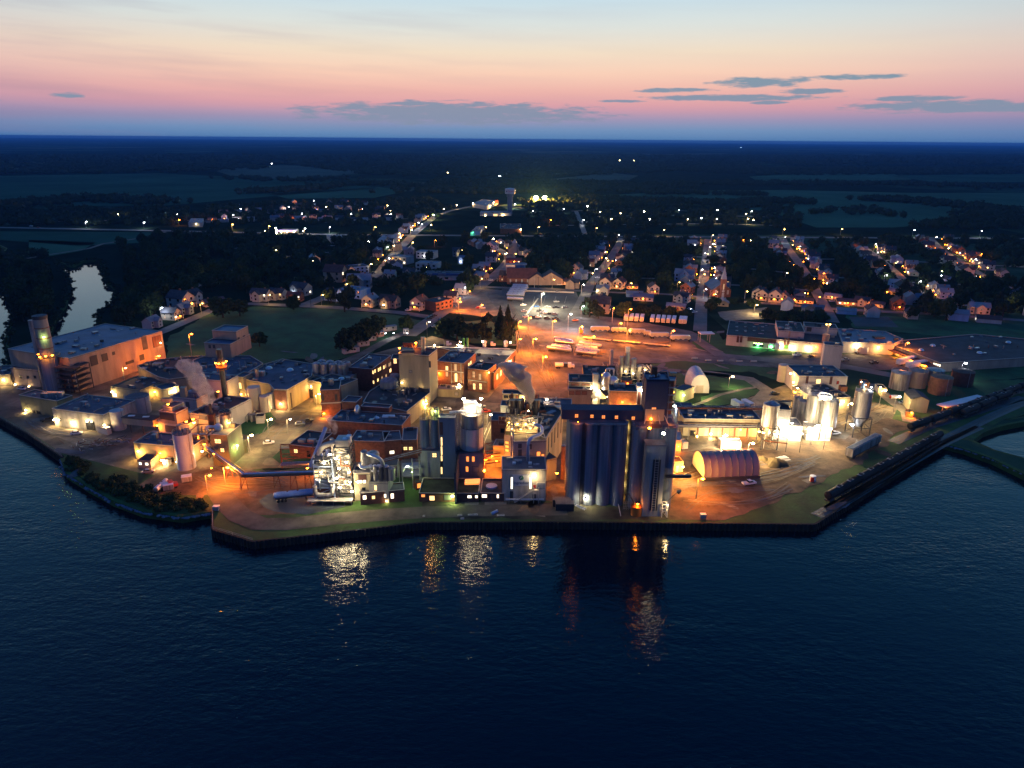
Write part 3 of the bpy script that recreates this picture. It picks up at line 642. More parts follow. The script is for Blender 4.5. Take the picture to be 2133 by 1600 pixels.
TR1 = [(1728, 1062), (1800, 1018), (1880, 968), (1950, 925), (2000, 900), (2060, 870), (2133, 838), (2300, 800)]
for px, w in ((TR1, 5), ([(1700, 1075), (1965, 925), (2040, 890)], 4), ([(1860, 922), (1930, 890), (2035, 858), (2133, 828)], 5)):
 P = [(G(*p).x, G(*p).y) for p in px]; ribbon('track_bed', P, w, .12, 'wet_dirt')
 for off in (-.75, .75): ribbon('rail_track', [(x + off * .6, y - off * .6) for x, y in P], .14, .3, 'rusty')
rt = random.Random(9)
for c0,c1,n_ in (((1410,1010),(1700,960),9),((1420,1050),(1640,1020),6),((1100,700),(1150,800),8),((1260,720),(1420,735),5),((420,1000),(600,1010),7),((560,910),(660,860),5),((60,880),(200,910),4),((960,860),(1050,880),4),((1700,900),(1840,850),6)):
 for k in range(n_):
  a_,b_ = G(c0[0] + rt.uniform(-12,12),c0[1] + rt.uniform(-12,12)),G(c1[0] + rt.uniform(-12,12),c1[1] + rt.uniform(-12,12)); bow = rt.uniform(-9,9); d = (b_ - a_).normalized(); nn_ = Ve((-d.y,d.x,0)); T_ = []
  for j in range(13): t_ = j / 12; q = a_.lerp(b_, t_) + nn_ * bow * math.sin(t_ * 3.14); T_.append((q.x, q.y))
  for o_ in (-.9,.9): ribbon('tyre_track',[(x + nn_.x * o_,y + nn_.y * o_) for x,y in T_],.42,.25 + .003 * k,rt.choice(['roof_grey','gravel_road','dirt']),'stuff')
# the air
hb = uo('haze', 'box', 'glass_dark', (0, 19800, 60.4), (82000, 41600, 128.8)); hb.data = hb.data.copy()
m = bpy.data.materials.new('air'); m.use_nodes = True; n = m.node_tree.nodes; n.remove(n['Principled BSDF'])
pv = n.new('ShaderNodeVolumePrincipled'); pv.inputs['Color'].default_value = (.13,.44,1.0,1); pv.inputs['Density'].default_value = 4.9e-5; pv.inputs['Anisotropy'].default_value = .2
m.node_tree.links.new(pv.outputs[0], n['Material Output'].inputs['Volume']); hb.data.materials[0] = m; hb['kind'] = 'stuff'
# ================================================================== THE PLANT (west to east)
B = Bld
# --- far west lit edge building and quay-side sheds
b = B('edge_building','small low building with yellow lit wall at the quay end west of the stacks','building',rect((-60,786),(20,779),(-40,766),6),6,'yellow_block','roof_grey'); b.lamp(8,790,WARM,2500); b.lamp(-20,795,WARM,2500)
b = B('side_building','dark roofed tan annex with three small windows beside the chimney stacks','building',rect((22,773),(80,779),(52,755),7),hh(24,773,808),'tan_metal','roof_tar')
for x in (43, 58, 73): b.win(x - 2, 783, x + 2, 788, 'glass_dark')
b.lamp(35, 800, WARM, 3500); b.lamp(64, 804, WARM, 3500); b.win(70, 806, 80, 814, 'win_white', name='door')
h = hh(143, 747, 818)
b = B('warehouse','biggest tan metal warehouse with a wide pale roof behind the chimney stacks','warehouse',rect((143,747),(337,690),(197,680),h),h,'tan_metal','roof_blue',par=.2)
for r_ in ((156,757,166,773),(188,741,203,761),(212,737,224,752),(234,733,239,739),(291,739,300,750)): b.win(*r_,'dark_steel',name='louvre')
b.win(296,700,306,728,'roof_grey',name='panel_door'); b.win(318,700,336,722,'rusty',name='loading_bay'); b.win(262,752,279,757,'dark_steel',name='canopy')
for x, y in ((158, 722), (175, 728), (150, 735)): b.vent(x, y, sz=(3, 2, 1.2))
b.lamp(332, 714, WARM, 600, .3)
WHB = b
# --- the two chimney stacks and their platforms
e,c,r,hgt = tank('chimney_stack','thickest grey chimney stack with rusty lower half and ring platforms','chimney',117,31,745,822,'silo_concrete',cap=None,bands=3)
c2 = G(93, 657, up_h(c, 657) if False else 60); H2 = up_h(c, 657)
uo('shaft','cyl','concrete',c + Ve((0,0,hgt)),(r * .82,r * .82,H2 - hgt),e); uo('rim','cyl','dark_steel',c + Ve((0,0,H2 - 1.6)),(r * .86,r * .86,1.6),e)
for k in (.2, .45, .7): uo('band', 'cyl', 'rusty', c + Ve((0, 0, hgt + (H2 - hgt) * k)), (r * .85, r * .85, .4), e)
uo('platform','cyl','dark_steel',c + Ve((0,0,hgt)),(r * 1.45,r * 1.45,.25),e); k8 = [(c.x + r * 1.45 * math.cos(i * .785),c.y + r * 1.45 * math.sin(i * .785)) for i in range(8)]; rails(e,k8,hgt,step=20)
d = Ve((-c.x, -c.y, 0)).normalized(); sd = Ve((-d.y, d.x, 0))
for k in (-1.5, -.4, .8): plamp(c + d * r * 1.3 + sd * k * 2.2 + Ve((0, 0, hgt + 1.2)), ORG, 2600, e, .45)
plamp(c + d * (r + .9) + Ve((0, 0, hgt + (H2 - hgt) * .52)), LIM, 2200, e, .45, .4)
e2, c3, r3, h3 = tank('chimney_stack', 'slim silver chimney stack left of the thick one', 'chimney', 96, 11, 668, 812, 'galv', cap=None, bands=5)
plamp(c3 + d * 1.6 + Ve((0, 0, hgt * .98)), ORG, 2500, e2, .45)
e = empty('steel_tower', c + Ve((6, 5, 0)), 'dark open steel framework full of ducts around the foot of the stacks', 'steel tower')
q = [(c.x + 3,c.y - 2),(c.x + 14,c.y - 3),(c.x + 15,c.y + 7),(c.x + 4,c.y + 8)]; frame(e,q,0,hgt * .72,5,deck='dark_steel'); pipe('duct',arc([(c.x + 8,c.y + 2,1),(c.x + 8,c.y + 2,hgt * .6),(c.x + 1,c.y + 1,hgt * .75)],rr=3),1.1,'galv',e,12)
for k in range(5): pipe('pipe_run',arc([(c.x + 4 + k * 2,c.y - 1,.5),(c.x + 4 + k * 2,c.y - 1,4 + k * 1.8),(c.x + 4 + k * 2,c.y + 6,4 + k * 1.8)],rr=1),.28,'rusty' if k % 2 else 'galv',e)
# --- long quay shed
b = B('quay_shed','long low grey-green shed on the quay with small yellow wall lamps','shed',rect((41,830),(120,843),(56,816),6.2),hh(41,830,864),'green_metal','roof_purple'); b.lamp(58,853,WARM,3500); b.win(77,856,84,862,'glass_dark'); b.win(69,855,74,869,'glass_dark',name='door'); b.lamp(99,868,WARM,900,.3)
b.vent(110, 824, sz=(9, 3, 2), m='galv', rotz=.15); b.vent(70, 820, 'dome', sz=(1, 1, 1))
h = hh(215, 864, 901)
b = B('quay_shed','wide purple-roofed quay shed with a green roller door, nearer the small tank','shed',rect((108,851),(215,864),(262,832),h),h,'pale_metal','roof_purple'); SHED2 = b
for x, y in ((116, 873), (153, 879), (185, 876)): b.lamp(x, y, WARM, 5200)
b.win(180,877,197,895,'glass_dark',name='roller_door'); b.win(122,872,127,876,'glass_dark'); b.vent(203,834,'cyl',sz=(.8,.8,1)); b.lamp(213,885,WARM,3500)
b = B('lean_to','small white box room against the east end of the purple-roofed quay shed','shed',rect((200,888),(222,893),(206,884),3),3,'white_panel','roof_pale')
tank('storage_tank', 'small pale tank with a lamp on its wall at the shed corner', 'tank', 250, 27, 859, 898, 'white_panel', bands=1)
tank('storage_tank', 'wide rust-lit tank behind the covered footbridge', 'tank', 292, 46, 832, 866, 'white_panel', cap='flat', bands=2, rail=True)
e = empty('scrap_heap', G(215, 925), 'long heap of tangled scrap steel and pipes on the quay', 'scrap heap'); g0 = G(215, 925)
for i in range(70):
 a = random.uniform(-1,1); p = g0 + Ve((a * 9 + random.gauss(0,2),a * 3 + random.gauss(0,2.2),random.uniform(.2,1.1))); q = p + Ve((random.gauss(0,2),random.gauss(0,1.6),random.uniform(-.3,.9))); bar('scrap_bar',p,q,random.uniform(.06,.22),random.choice(['rusty','galv','steel','dark_steel']),e)
# --- pump house cluster
b = B('pump_house','yellow-walled pump house with dark gabled roof and lamp at its corner','building',rect((230,806),(292,814),(280,783),6),hh(230,806,832),'yellow_block','roof_tar',cop=None)
a0, a1 = b.P[0], b.P[1]; b.lamp(236, 815, WARM, 3500); b.win(236, 819, 243, 826, 'win_white', name='door')
b = B('pump_annex','flat dark-roofed annex with glowing open bays right of the pump house','building',rect((316,806),(337,811),(330,800),5),5,'yellow_block','roof_tar'); b.lamp(326,815,YEL,3000); b.lamp(342,812,WARM,4500)
b2 = B('lit_annex','lit loading annex under the brightest lamp east of the pump house','building',rect((338,812),(372,804),(346,798),6),6,'yellow_block','roof_grey'); b2.lamp(362,808,WARM,6000); b2.win(350,812,368,820,'win_warm',name='loading_bay')
tank('vent_stack', 'stubby tan vent stack rising from the dark low roofs', 'chimney', 313, 12, 757, 790, 'tan_metal', z=0, cap='flat', bands=1)
b = B('process_hall','sprawling dark-roofed hall between the big warehouse and the yellow sheds','building',poly([(286,762),(330,748),(420,741),(445,752),(470,775),(352,790),(330,785)],8),8,'tan_metal','roof_tar')
b.win(360,796,366,800,'win_dim'); b.vent(330,760,sz=(5,3,1.5),m='galv'); b.vent(352,768,sz=(4,2,1),m='roof_blue'); b.vent(300,768,sz=(3,3,1))
for x in (350, 375, 400): b.vent(x, 756, 'cyl', sz=(.6, .6, 1.6))
h = hh(479, 747, 790)
b = B('mill_hall','broad dark flat roof block carrying the salmon mill tower','building',poly([(403,750),(425,742),(521,741),(548,757),(505,782),(487,784),(400,778)],h),h,'tan_metal','roof_purple')
for x in (500, 512): bar('roof_post', G(x, 768, h), G(x, 768, h) + Ve((0, 0, 4)), .15, 'rail_grey', b.e)
for x, y in ((470, 766), (520, 762), (440, 762)): b.vent(x, y, sz=(2.5, 1.5, 1))
zb = h - .45; A = G(425, 742, zb)
hA = up_h(Ve((G(479, 747, zb).x, G(479, 747, zb).y, zb)), 717)
b = B('mill_tower','salmon two-step mill tower rising above the dark roofs by the meadow','tower',rect((425,714),(479,717),(521,696),zb + hA),hA,'tan_metal','roof_blue',z0=zb)
for x in (437, 446): b.win(x - 2, 719, x + 2, 725, 'dark_steel')
P0 = b.P; u = Ve(P0[1]) - Ve(P0[0]); v = Ve(P0[3]) - Ve(P0[0]); PU = [tuple(Ve(P0[0]) + u * .03 + v * .38),tuple(Ve(P0[0]) + u * .97 + v * .38),tuple(Ve(P0[0]) + u * .97 + v * .97),tuple(Ve(P0[0]) + u * .03 + v * .97)]
bu = B('', '', '', PU, 4.6, 'tan_metal', 'roof_blue', z0=b.top, parent=b.e, body='upper_wall')
bu.win(495, 703, 499, 708, 'dark_steel'); bu.win(506, 699, 510, 703, 'dark_steel')
# --- filter house + dark stack house
h = hh(476, 794, 850)
b = B('filter_house','peach-lit tall filter house behind the dark chimney','building',rect((398,788),(473,794),(487,781),h),h,'white_panel','roof_purple'); b.vent(430,786,sz=(3,2,1))
b = B('link_block','narrow yellow block with one big glowing window beside the white silos','building',rect((488,784),(506,786),(520,776),12),12,'yellow_block','roof_purple'); b.win(492,797,503,809,'win_warm'); b.lamp(497,822,YEL,9000)
h = hh(496, 828, 868); STH = h
b = B('stack_house','pink-lit boiler house with the tall dark chimney through its roof','building',rect((394,860),(448,868),(500,827),h),h,'white_panel','roof_red'); b.win(415,862,436,874,'blue_metal',name='panel_door')
plamp(G(455,822,h) + Ve((0,0,1.5)),ORG,4500,b.e,.5); b.vent(447,826,sz=(3,3,2),m='rusty'); b.vent(440,838,sz=(2,1.5,1)); b.lamp(497,838,YEL,7000)
e,c,r,hg = tank('chimney','tall dark chimney with a ring of orange lamps near its top','chimney',470,11,729,831,'dark_paint',z=h - .4,cap=None,bands=2)
zp = up_h(c,764) ; uo('platform','cyl','orange_paint',c + Ve((0,0,zp)),(r * 2,r * 2,.2),e); rails(e,[(c.x + r * 2 * math.cos(i * .785),c.y + r * 2 * math.sin(i * .785)) for i in range(8)],c.z + zp,1.6,'orange_paint',.1,step=20)
rails(e,[(c.x + r * 1.7 * math.cos(i * .785),c.y + r * 1.7 * math.sin(i * .785)) for i in range(8)],c.z + zp - 1.8,1.4,'orange_paint',.1,step=20)
for a in (-2.4, -1.57, -.7, .6): plamp(c + Ve((math.cos(a) * r * 1.9, math.sin(a) * r * 1.9, zp + 2.2)), ORG, 1700, e, .42, .6)
# --- orange core: cooling units, tank, bridges
h = hh(330, 882, 915)
b = B('utility_block','orange-lit white utility block below the cooling units','building',rect((328,876),(392,884),(352,850),h),h,'white_panel','roof_red'); b.win(345,888,372,900,'roof_grey',name='panel_door'); b.lamp(331,885,ORG,4500)
for x, y, s_ in ((388, 878, ORG), (402, 873, ORG), (404, 880, YEL), (376, 864, WARM)): plamp(G(x, y, h + 2), s_, 4500, b.e, .5)
zz = h - .4; P = rect((331, 856), (366, 861), (340, 842), zz + 5)
b = B('cooling_tower','cooling tower box with dark louvres and steel ribs on the utility block','cooling tower',P,5,'tan_metal','roof_red',z0=zz); b.win(334,862,362,874,'dark_steel',name='louvre')
P = rect((338,846),(358,849),(345,832),zz + 6.5); b = B('fan_unit','glowing louvred fan unit behind the cooling tower box','fan unit',P,6.5,'pale_metal','roof_grey',z0=zz)
for i in range(5): g = G(341 + i * 3.6, 836, zz + 7.5); uo('fan_stack', 'cyl', 'yellow_block', g, (.9, .9, 1.4), b.e)
plamp(G(350, 842, zz + 8.5), ORG, 2500, b.e, .45)
b = B('gray_annex','purple-roofed low annex in the steam between fan unit and filter house','building',rect((354,826),(408,832),(372,813),7),7,'white_panel','roof_purple'); b.vent(398,814,'dome',sz=(1.4,1.4,1.4)); b.vent(384,826,sz=(2.5,2.5,5),m='yellow_block'); b.win(388,838,394,850,'roof_grey',name='panel_door')
A, C = G(264, 878, 5), G(328, 884, 5)
e = empty('footbridge',((A.x + C.x) / 2,(A.y + C.y) / 2,0),'covered pinkish footbridge linking the wide tank to the utility block','footbridge'); d = (C - A); uo('gallery','box','tan_metal',(A + C) / 2 + Ve((0,0,1.2)),(d.length,5.0,2.8),e,rotz=math.atan2(d.y,d.x)); uo('gallery_roof','box','roof_red',(A + C) / 2 + Ve((0,0,2.75)),(d.length + .4,5.4,.25),e,rotz=math.atan2(d.y,d.x))
for k in (.1, .5, .9): q = A + d * k; bar('support', (q.x, q.y, 0), (q.x, q.y, 5), .25, 'dark_steel', e)
for x, y in ((274, 866), (304, 868)): g = G(x, y, 8.2); uo('skylight', 'box', 'white_paint', g, (2.6, 1.2, .2), e, rotz=.1)
h = hh(282, 922, 956)
b = B('front_block','low tan block with flat purple roof facing the river bank bushes','building',rect((278,922),(398,932),(307,899),h),h,'yellow_block','roof_purple'); b.lamp(291,938,YEL,6500); b.lamp(337,942,ORG,6500); b.vent(323,912,sz=(2,2,2)); b.win(352,952,362,968,'glass_dark',name='door'); b.win(344,955,350,966,'orange_paint',name='door')
b.lamp(390, 945, WARM, 4000); b.lamp(372, 960, WARM, 2000)
b = B('gable_shed','small tan shed with two bright square windows in front of the purple-roofed block','shed',rect((285,955),(312,956),(302,941),4.2),hh(285,955,972),'tan_metal','shingle',cop=None); b.win(290,963,295,968,'win_white'); b.win(303,964,309,969,'win_white'); b.lamp(336,954,WARM,0);
plamp(G(337, 958, 3.2), WARM, 6500, b.e, .5)
b = B('gate_hut','white hut with glowing doorway beside the pale blue silo','hut',rect((338,958),(350,958),(340,953),2.8),2.8,'white_panel','roof_pale',cop=None); b.win(340,962,346,968,'win_orange',name='door')
e,c,r,hg = tank('silo','pale blue-white steel silo standing before the orange loading court','silo',391,36,908,981,'blue_white',cap='flat',bands=4,rail=True)
e['label'] = 'pale blue-white steel silo standing before the orange loading court'
uo('filter_unit','cyl','galv',c + Ve((-.8,0,hg)),(.9,.9,3.2),e); uo('filter_box','box','galv',c + Ve((1.6,.5,hg + .8)),(1.6,1.4,1.4),e); uo('doorway','box','win_orange',G(387,973,1.4),(1.2,.5,2.6),e)
# --- olive block with the burning-yellow tank
h = hh(473, 907, 972)
b = B('olive_block','olive-walled corner block with yellow windows and roof tank','building',rect((437,905),(473,907),(500,884),h),h,'green_metal','roof_pale'); OB = b
b.win(448,915,460,923,'win_warm',muntin=True); b.win(460,934,467,941,'win_warm',muntin=True); b.lamp(489,928,LIM,5500); b.win(492,930,495,938,'win_dim'); b.win(461,960,466,966,'red_paint',name='door')
e,c,r,hg = tank('roof_tank','short cylindrical tank glowing yellow under a lamp on the olive block','tank',473,24,866,893,'galv',z=h - .4,cap='flat',bands=2,rail=True); plamp(c + Ve((-c.x,-c.y,0)).normalized() * (r + 1) + Ve((1,0,hg * .55)),YEL,3500,e,.5,.3)
for k in range(5): uo('motor', 'ball', 'dark_paint', c + Ve((math.cos(k * 1.3) * 1.4, math.sin(k * 1.3) * 1.4, hg + .8)), (.9, .9, .9), e)
e = empty('exhaust_fan',G(452,897,h),'pale snail-shaped exhaust fan on the olive block roof','fan'); g = G(456,897,h - .4); uo('fan_casing','ball','white_paint',g + Ve((0,0,1.4)),(1.7,1,1.6),e); pipe('duct',arc([g + Ve((-1,0,1.6)),g + Ve((-4.5,0,1.6)),g + Ve((-4.5,0,0))],rr=1.5),.55,'white_paint',e)
e = empty('dust_collector',G(443,890,h),'rusty dust collector with thin flue beside the snail fan','dust collector'); g = G(444,892,h - .4); uo('casing','box','rusty',g + Ve((0,0,3)),(2.2,2.2,6),e); uo('flue','cyl','dark_steel',g + Ve((0,0,6)),(.5,.5,4),e); rails(e,[(g.x - 1.6,g.y - 1.6),(g.x + 1.6,g.y - 1.6),(g.x + 1.6,g.y + 1.6),(g.x - 1.6,g.y + 1.6)],g.z + 4,1.2,'dark_steel',.07,step=5)
b = B('olive_annex','lower olive annex stepping down behind the corner block','building',rect((476,915),(512,905),(500,893),8),6,'green_metal','roof_pale',cop=None);
e = empty('pipe_court', G(425, 955), 'open court of orange-lit pipes and hoppers between silo and olive block', 'pipe rack'); g = G(420, 950)
frame(e, [(g.x - 4, g.y - 2), (g.x + 4, g.y - 2), (g.x + 4, g.y + 9), (g.x - 4, g.y + 9)], 0, 10, 3, 'rusty', deck=None)
for k in range(6): pipe('pipe_run',arc([g + Ve((-4 + k * 1.5,-2,1 + k)),g + Ve((-4 + k * 1.5,6,1 + k)),g + Ve((-4 + k * 1.5,9,9))],rr=1),.25,'galv',e)
for k in range(3): uo('hopper', 'frus', 'galv', g + Ve((-2.5 + k * 2.8, 2, 8.5)), (1.3, 1.3, -3), e)
for x, y in ((410, 905), (425, 925)): plamp(G(x, y, 8), ORG, 5500, e, .45)
plamp(G(421, 940, 5), WARM, 3800, e, .45); plamp(G(445, 945, 7), ORG, 6000, e, .4, .6); plamp(G(440, 975, 4), ORG, 5000, e, .3, .6)
# --- inclined conveyor
e = empty('conveyor_gallery', G(506, 1000), 'long silver-roofed pipe gallery running from the olive block to the bright tower', 'conveyor')
A = G(428, 932, 6.5); C = G(506, 991, 6.0); D = G(655, 986, 6.0)
for a, c_ in ((A, C), (C, D)):
 d = c_ - a; rz = math.atan2(d.y,d.x); uo('gallery','box','dark_steel',(a + c_) / 2 + Ve((0,0,-.2)),(d.length + 1,1.7,.25),e,rotz=rz); uo('gallery_roof','box','blue_white',(a + c_) / 2 + Ve((0,0,.8)),(d.length + 1,.8,.25),e,rotz=rz)
 n_ = Ve((-d.y, d.x, 0)).normalized() * 1.2
 for s_ in (-1, 1): bar('handrail', a + n_ * s_ + Ve((0, 0, 1)), c_ + n_ * s_ + Ve((0, 0, 1)), .07, 'rail_grey', e)
 bar('steam_pipe', a + n_ * .4 + Ve((0, 0, .4)), c_ + n_ * .4 + Ve((0, 0, .4)), .2, 'galv', e)
for x, y in ((475, 968), (506, 991), (575, 990), (610, 989), (640, 987)):
 q = G(x, y, 5.8)
 for s_ in (-1, 1): bar('trestle_leg', (q.x + s_ * 1.3, q.y, 0), (q.x + s_ * .8, q.y, 5.8), .13, 'rusty', e)
 bar('trestle_brace', (q.x - 1.3, q.y, .5), (q.x + .8, q.y, 5), .08, 'rusty', e)
e = empty('pipe_bridge',G(625,985),'dark rusty multi-level pipe bridge left of the bright process tower','pipe rack'); q = [G(588,975),G(655,972),G(655,962),G(588,965)]; frame(e,[(p.x,p.y) for p in q],0,8,2,'rusty');
for k in range(5): a_,c_ = G(583,970,4 + k),G(655,967,4 + k); bar('steam_pipe',a_ + Ve((0,k * .6,0)),c_ + Ve((0,k * .6,0)),.22,'steel',e)
plamp(G(640, 975, 4), ORG, 7000, e, .4, .3)
# --- middle: packing hall
h = hh(571, 810, 853)
b = B('packing_hall','large purple flat-roofed hall with brick end and long tan side wall','building',poly([(571,811),(598,812),(649,783),(652,758),(588,748),(524,766),(508,790),(562,800)],h),h,'yellow_block','roof_purple')
b.lamp(586,840,WARM,7500); b.win(573,815,597,851,'brick','brick',name='brick_facing'); b.win(578,851,597,857,'rusty',name='door'); b.win(606,818,607.5,850,'dark_steel',name='downpipe')
for x, y in ((560, 766), (604, 770)): b.vent(x, y, 'dome', sz=(1.8, 1.8, 1.8), m='bright_steel')
for x, y in ((634, 774), (582, 756), (622, 758), (550, 778)): b.vent(x, y, sz=(2.5, 2.5, .8), m='roof_tar')
e = b.e; uo('flue','cyl','tan_metal',G(536,786,h - .4),(.9,.9,4.5),e); uo('air_handler','box','galv',G(544,778,h + .8),(3.4,2.4,2.4),e)
for x,w,yt,yb,lab in ((534,26,810,856,'tall cream silo with a grey cone top in the yellow-lit court'),(554,20,828,860,'shorter cream silo right of the tall one by the brick end'),(520,10,812,852,'slender cream silo glowing at the left of the court'),(566,14,822,853,'dull brown silo in shadow against the brick end wall')):
 tank('silo', lab, 'silo', x, w, yt, yb, 'cream' if 'cream' in lab else 'white_panel', bands=3, group='silos in the lit court')
e = empty('floodlight_mast',G(508,858),'low lamp mast blazing yellow behind the white silos','floodlight'); g = G(506,850); bar('pole',g,g + Ve((0,0,7)),.12,'galv',e); plamp(g + Ve((0,0,7)),YEL,14000,e,.4)
b = B('transformer_hut','small hut with white gable end on the lawn by the pipes','hut',rect((532,868),(549,867),(520,861),3.5),3.5,'white_panel','shingle_brown',cop=None)
e = empty('pipe_cluster', G(515, 880), 'cluster of grey pipes and drums beside the hut with white gable', 'pipe rack'); g = G(512, 878)
for k in range(4): pipe('pipe_run',arc([g + Ve((-3 + k * 2,-1,0)),g + Ve((-3 + k * 2,-1,3.5 - k * .4)),g + Ve((-3 + k * 2,5,3.5))],rr=1),.3,'galv',e)
uo('drum', 'cyl', 'galv', g + Ve((3, 1, 0)), (1.4, 1.4, 3), e); uo('drum', 'cyl', 'galv', g + Ve((0, 2, 0)), (1.2, 1.2, 2.4), e)
# --- brick cluster
h = hh(667, 813, 870)
b = B('brick_stair_block','dark brick stair block with red downpipes and a lamp at its foot','building',rect((667,813),(707,811),(716,792),h),h,'brick','roof_tar'); b.lamp(675,860,ORG,5500); b.vent(690,800,sz=(2,2,3)); b.win(668,838,711,840.5,'coping',name='string_course')
for x in (672, 700): b.win(x - 2, 822, x + 2, 834, 'dark_steel')
b = B('rear_block','flat dark-roofed block carrying domes behind the brick stair block','building',rect((705,806),(745,790),(680,782),11),11,'yellow_block','roof_tar'); b.vent(711,788,'dome',sz=(1.6,1.6,1.6),m='bright_steel'); b.vent(697,796,sz=(3,2,1.6)); b.vent(725,788,sz=(2,2,1))
b = B('link_bridge','lit connecting bay with dark gate between packing hall and brick stair block','building',rect((640,792),(668,795),(648,782),9),9,'yellow_block','roof_tar'); b.win(645,812,656,830,'glass_dark',name='gate'); b.lamp(663,826,ORG,3500,.35); b.lamp(650,804,WARM,1200,.3)
b = B('tank_platform','flat concrete platform under the eight silver tanks','platform',rect((652,786),(722,792),(666,766),9),9,'yellow_block','concrete',cop=None); zt = 9
b.lamp(662, 793, WARM, 1200, .3); b.lamp(676, 796, WARM, 2500, .35)
nm = ('leftmost', 'second', 'third', 'rightmost')
for i,x in enumerate((660,677,695,713)): tank('silver_tank',nm[i] + ' of the four silver tanks in the front row above the packing hall','tank',x,16,759 + i * .8,780 + i * 1.6,'galv',z=zt,caph=.4,bands=2,group='silver tanks on the platform',ladder=False)
for i,x in enumerate((672,689,706,723)): tank('silver_tank',nm[i] + ' of the four silver tanks half hidden in the back row','tank',x,16,754 + i,774 + i,'galv',z=zt,caph=.4,bands=2,group='silver tanks on the platform',ladder=False)
h = hh(776, 768, 815)
b = B('brick_office','three-storey dark brick office with two rows of lit windows','building',rect((726,765),(775,769),(816,741),h),h,'dark_brick','roof_purple')
for i in range(4):
 for k,(dx,dy) in enumerate(((0,0),(3.5,-2.4))): b.win(776 + i * 11 + dx,772 - i * 5.2 + dy,778.4 + i * 11 + dx,779 - i * 5.2 + dy,'win_warm' if i in (0,1) or k == 0 and i < 3 else 'win_dim')
for i in range(4): b.win(777 + i * 8.5, 793 - i * 4.4, 779.6 + i * 8.5, 799 - i * 4.4, 'win_warm' if i < 2 else 'win_dim')
b.win(733, 780, 739, 786, 'win_orange'); b.win(811, 768, 815, 775, 'win_warm')
b = B('brick_link','narrow dark brick link with a lit window left of the tan tower','building',rect((814,748),(833,748),(822,738),17),17,'dark_brick','roof_tar'); b.win(820,747,826,757,'win_warm',muntin=True)
h = hh(896, 742, 842)
b = B('tan_tower','tall windowless tan tower with orange-lit plant on its roof','tower',rect((830,736),(893,741),(848,722),h),h,'yellow_block','roof_red'); TT = b
zt = h - .4; b.win(894,753,897,765,'dark_steel'); b.lamp(839,796,WARM,500,.35); b.lamp(878,809,WARM,500,.35); b.win(853,772,858,776,'galv',name='vent_hood')
for z_ in range(1, 9): pass
uo('penthouse','box','yellow_block',G(850,733,h + 1),(5.5,3,3),b.e,rotz=.1); uo('penthouse_roof','box','roof_red',G(850,733,h + 2.7),(6,3.4,.3),b.e,rotz=.1)
for x in (843, 850, 857, 866): uo('roof_drum', 'cyl', 'rusty', G(x, 722, h), (.9, .9, 2.0), b.e)
for x in (880, 884.5): g = G(x, 736, zt); uo('flue', 'cyl', 'steel', g, (.55, .55, 8), b.e)
for x, y, p_ in ((832, 725, 2500), (866, 714, 4200), (858, 728, 3500)): plamp(G(x, y, h + 2.2), ORG, p_, b.e, .5, .5)
# --- orange brick offices
h = hh(968, 756, 812)
b = B('office_wing','orange brick office wing with tall lit stair windows','building',rect((911,752),(966,757),(988,735),h),h,'orange_brick','roof_purple')
for x,y0,y1,k_ in ((931,763,771,'win_warm'),(949,758,772,'win_dim'),(950,778,795,'win_warm'),(931,775,784,'win_dim')): b.win(x - 2.5,y0,x + 2.5,y1,k_)
b.win(975,756,977.5,762,'win_warm'); b.win(979,752,981.5,759,'win_warm'); b.win(912,772.5,966,774.5,'coping',name='string_course'); b.vent(945,740,sz=(4,3,.8));
for x in (940, 960): b.win(x, 757, x + 1, 800, 'coping', name='pilaster')
b.lamp(916, 776, ORG, 6000, .35)
h2 = hh(1015, 771, 818)
b = B('office_block','square brick block with dark roof and three columns of lit windows','building',rect((974,767),(1015,772),(1028,757),h2),h2,'orange_brick','roof_tar'); b.vent(999,762,sz=(2.4,2.4,1.4))
for x,y in ((987,780),(1000,785),(988,805),(1001,805)): b.win(x - 2.2,y - 6,x + 2.2,y + 6,'win_warm' if y > 800 else 'win_dim',muntin=True)
b.win(975, 793, 1014, 794.5, 'coping', name='string_course'); b.lamp(1020, 775, YEL, 8000, .35)
b = B('machine_shop','long brick shop with dark roof and pale front strip facing the truck yard','building',rect((989,758),(1031,777),(1074,729),h2 - 2) if False else poly([(990,757),(1029,777),(1074,729),(1060,726),(905,722),(960,735),(990,738)],h2 - 3),h2 - 3,'orange_brick','roof_grey')
for i in range(6): b.win(1034 + i * 7.2, 779 - i * 7.4, 1037 + i * 7.2, 790 - i * 7.4, 'win_warm' if i in (0, 1, 4) else 'glass_dark')
b.lamp(1058, 752, WARM, 5000, .45); uo('roof_tank', 'ball', 'blue_white', G(961, 727, h2 - 1.5), (2.2, 2.2, 2.2), b.e)
pale = prism('pale_roof_strip', poly([(988, 736), (1062, 740), (1072, 730), (1000, 724)], h2 - 2.8), h2 - 3.3, h2 - 3.1, 'roof_pale', b.e)
e = empty('roof_pipe_rack',G(990,722,h2 - 3),'lamp-lit pipe rack with silver fans along the north edge of the brick shop','pipe rack'); z_ = h2 - 3.2
for x in (886, 925, 955, 975, 1010, 1055): g = G(x, 724, z_); bar('rack_post', g, g + Ve((0, 0, 4)), .15, 'rail_grey', e)
for k in range(3): bar('pipe_run', G(886, 722, z_ + 2 + k) , G(1062, 727, z_ + 2 + k), .2, 'white_paint', e)
for x, y, p_ in ((959, 712, 7500), (954, 718, 4500), (905, 719, 5000), (1005, 711, 6500), (1063, 713, 8500)): plamp(G(x, y, z_ + 6), WARM, p_, e, .5)
for x in (966, 974): g = G(x, 722, z_); uo('fan_stack', 'cyl', 'green_paint', g, (.7, .7, 5), e)
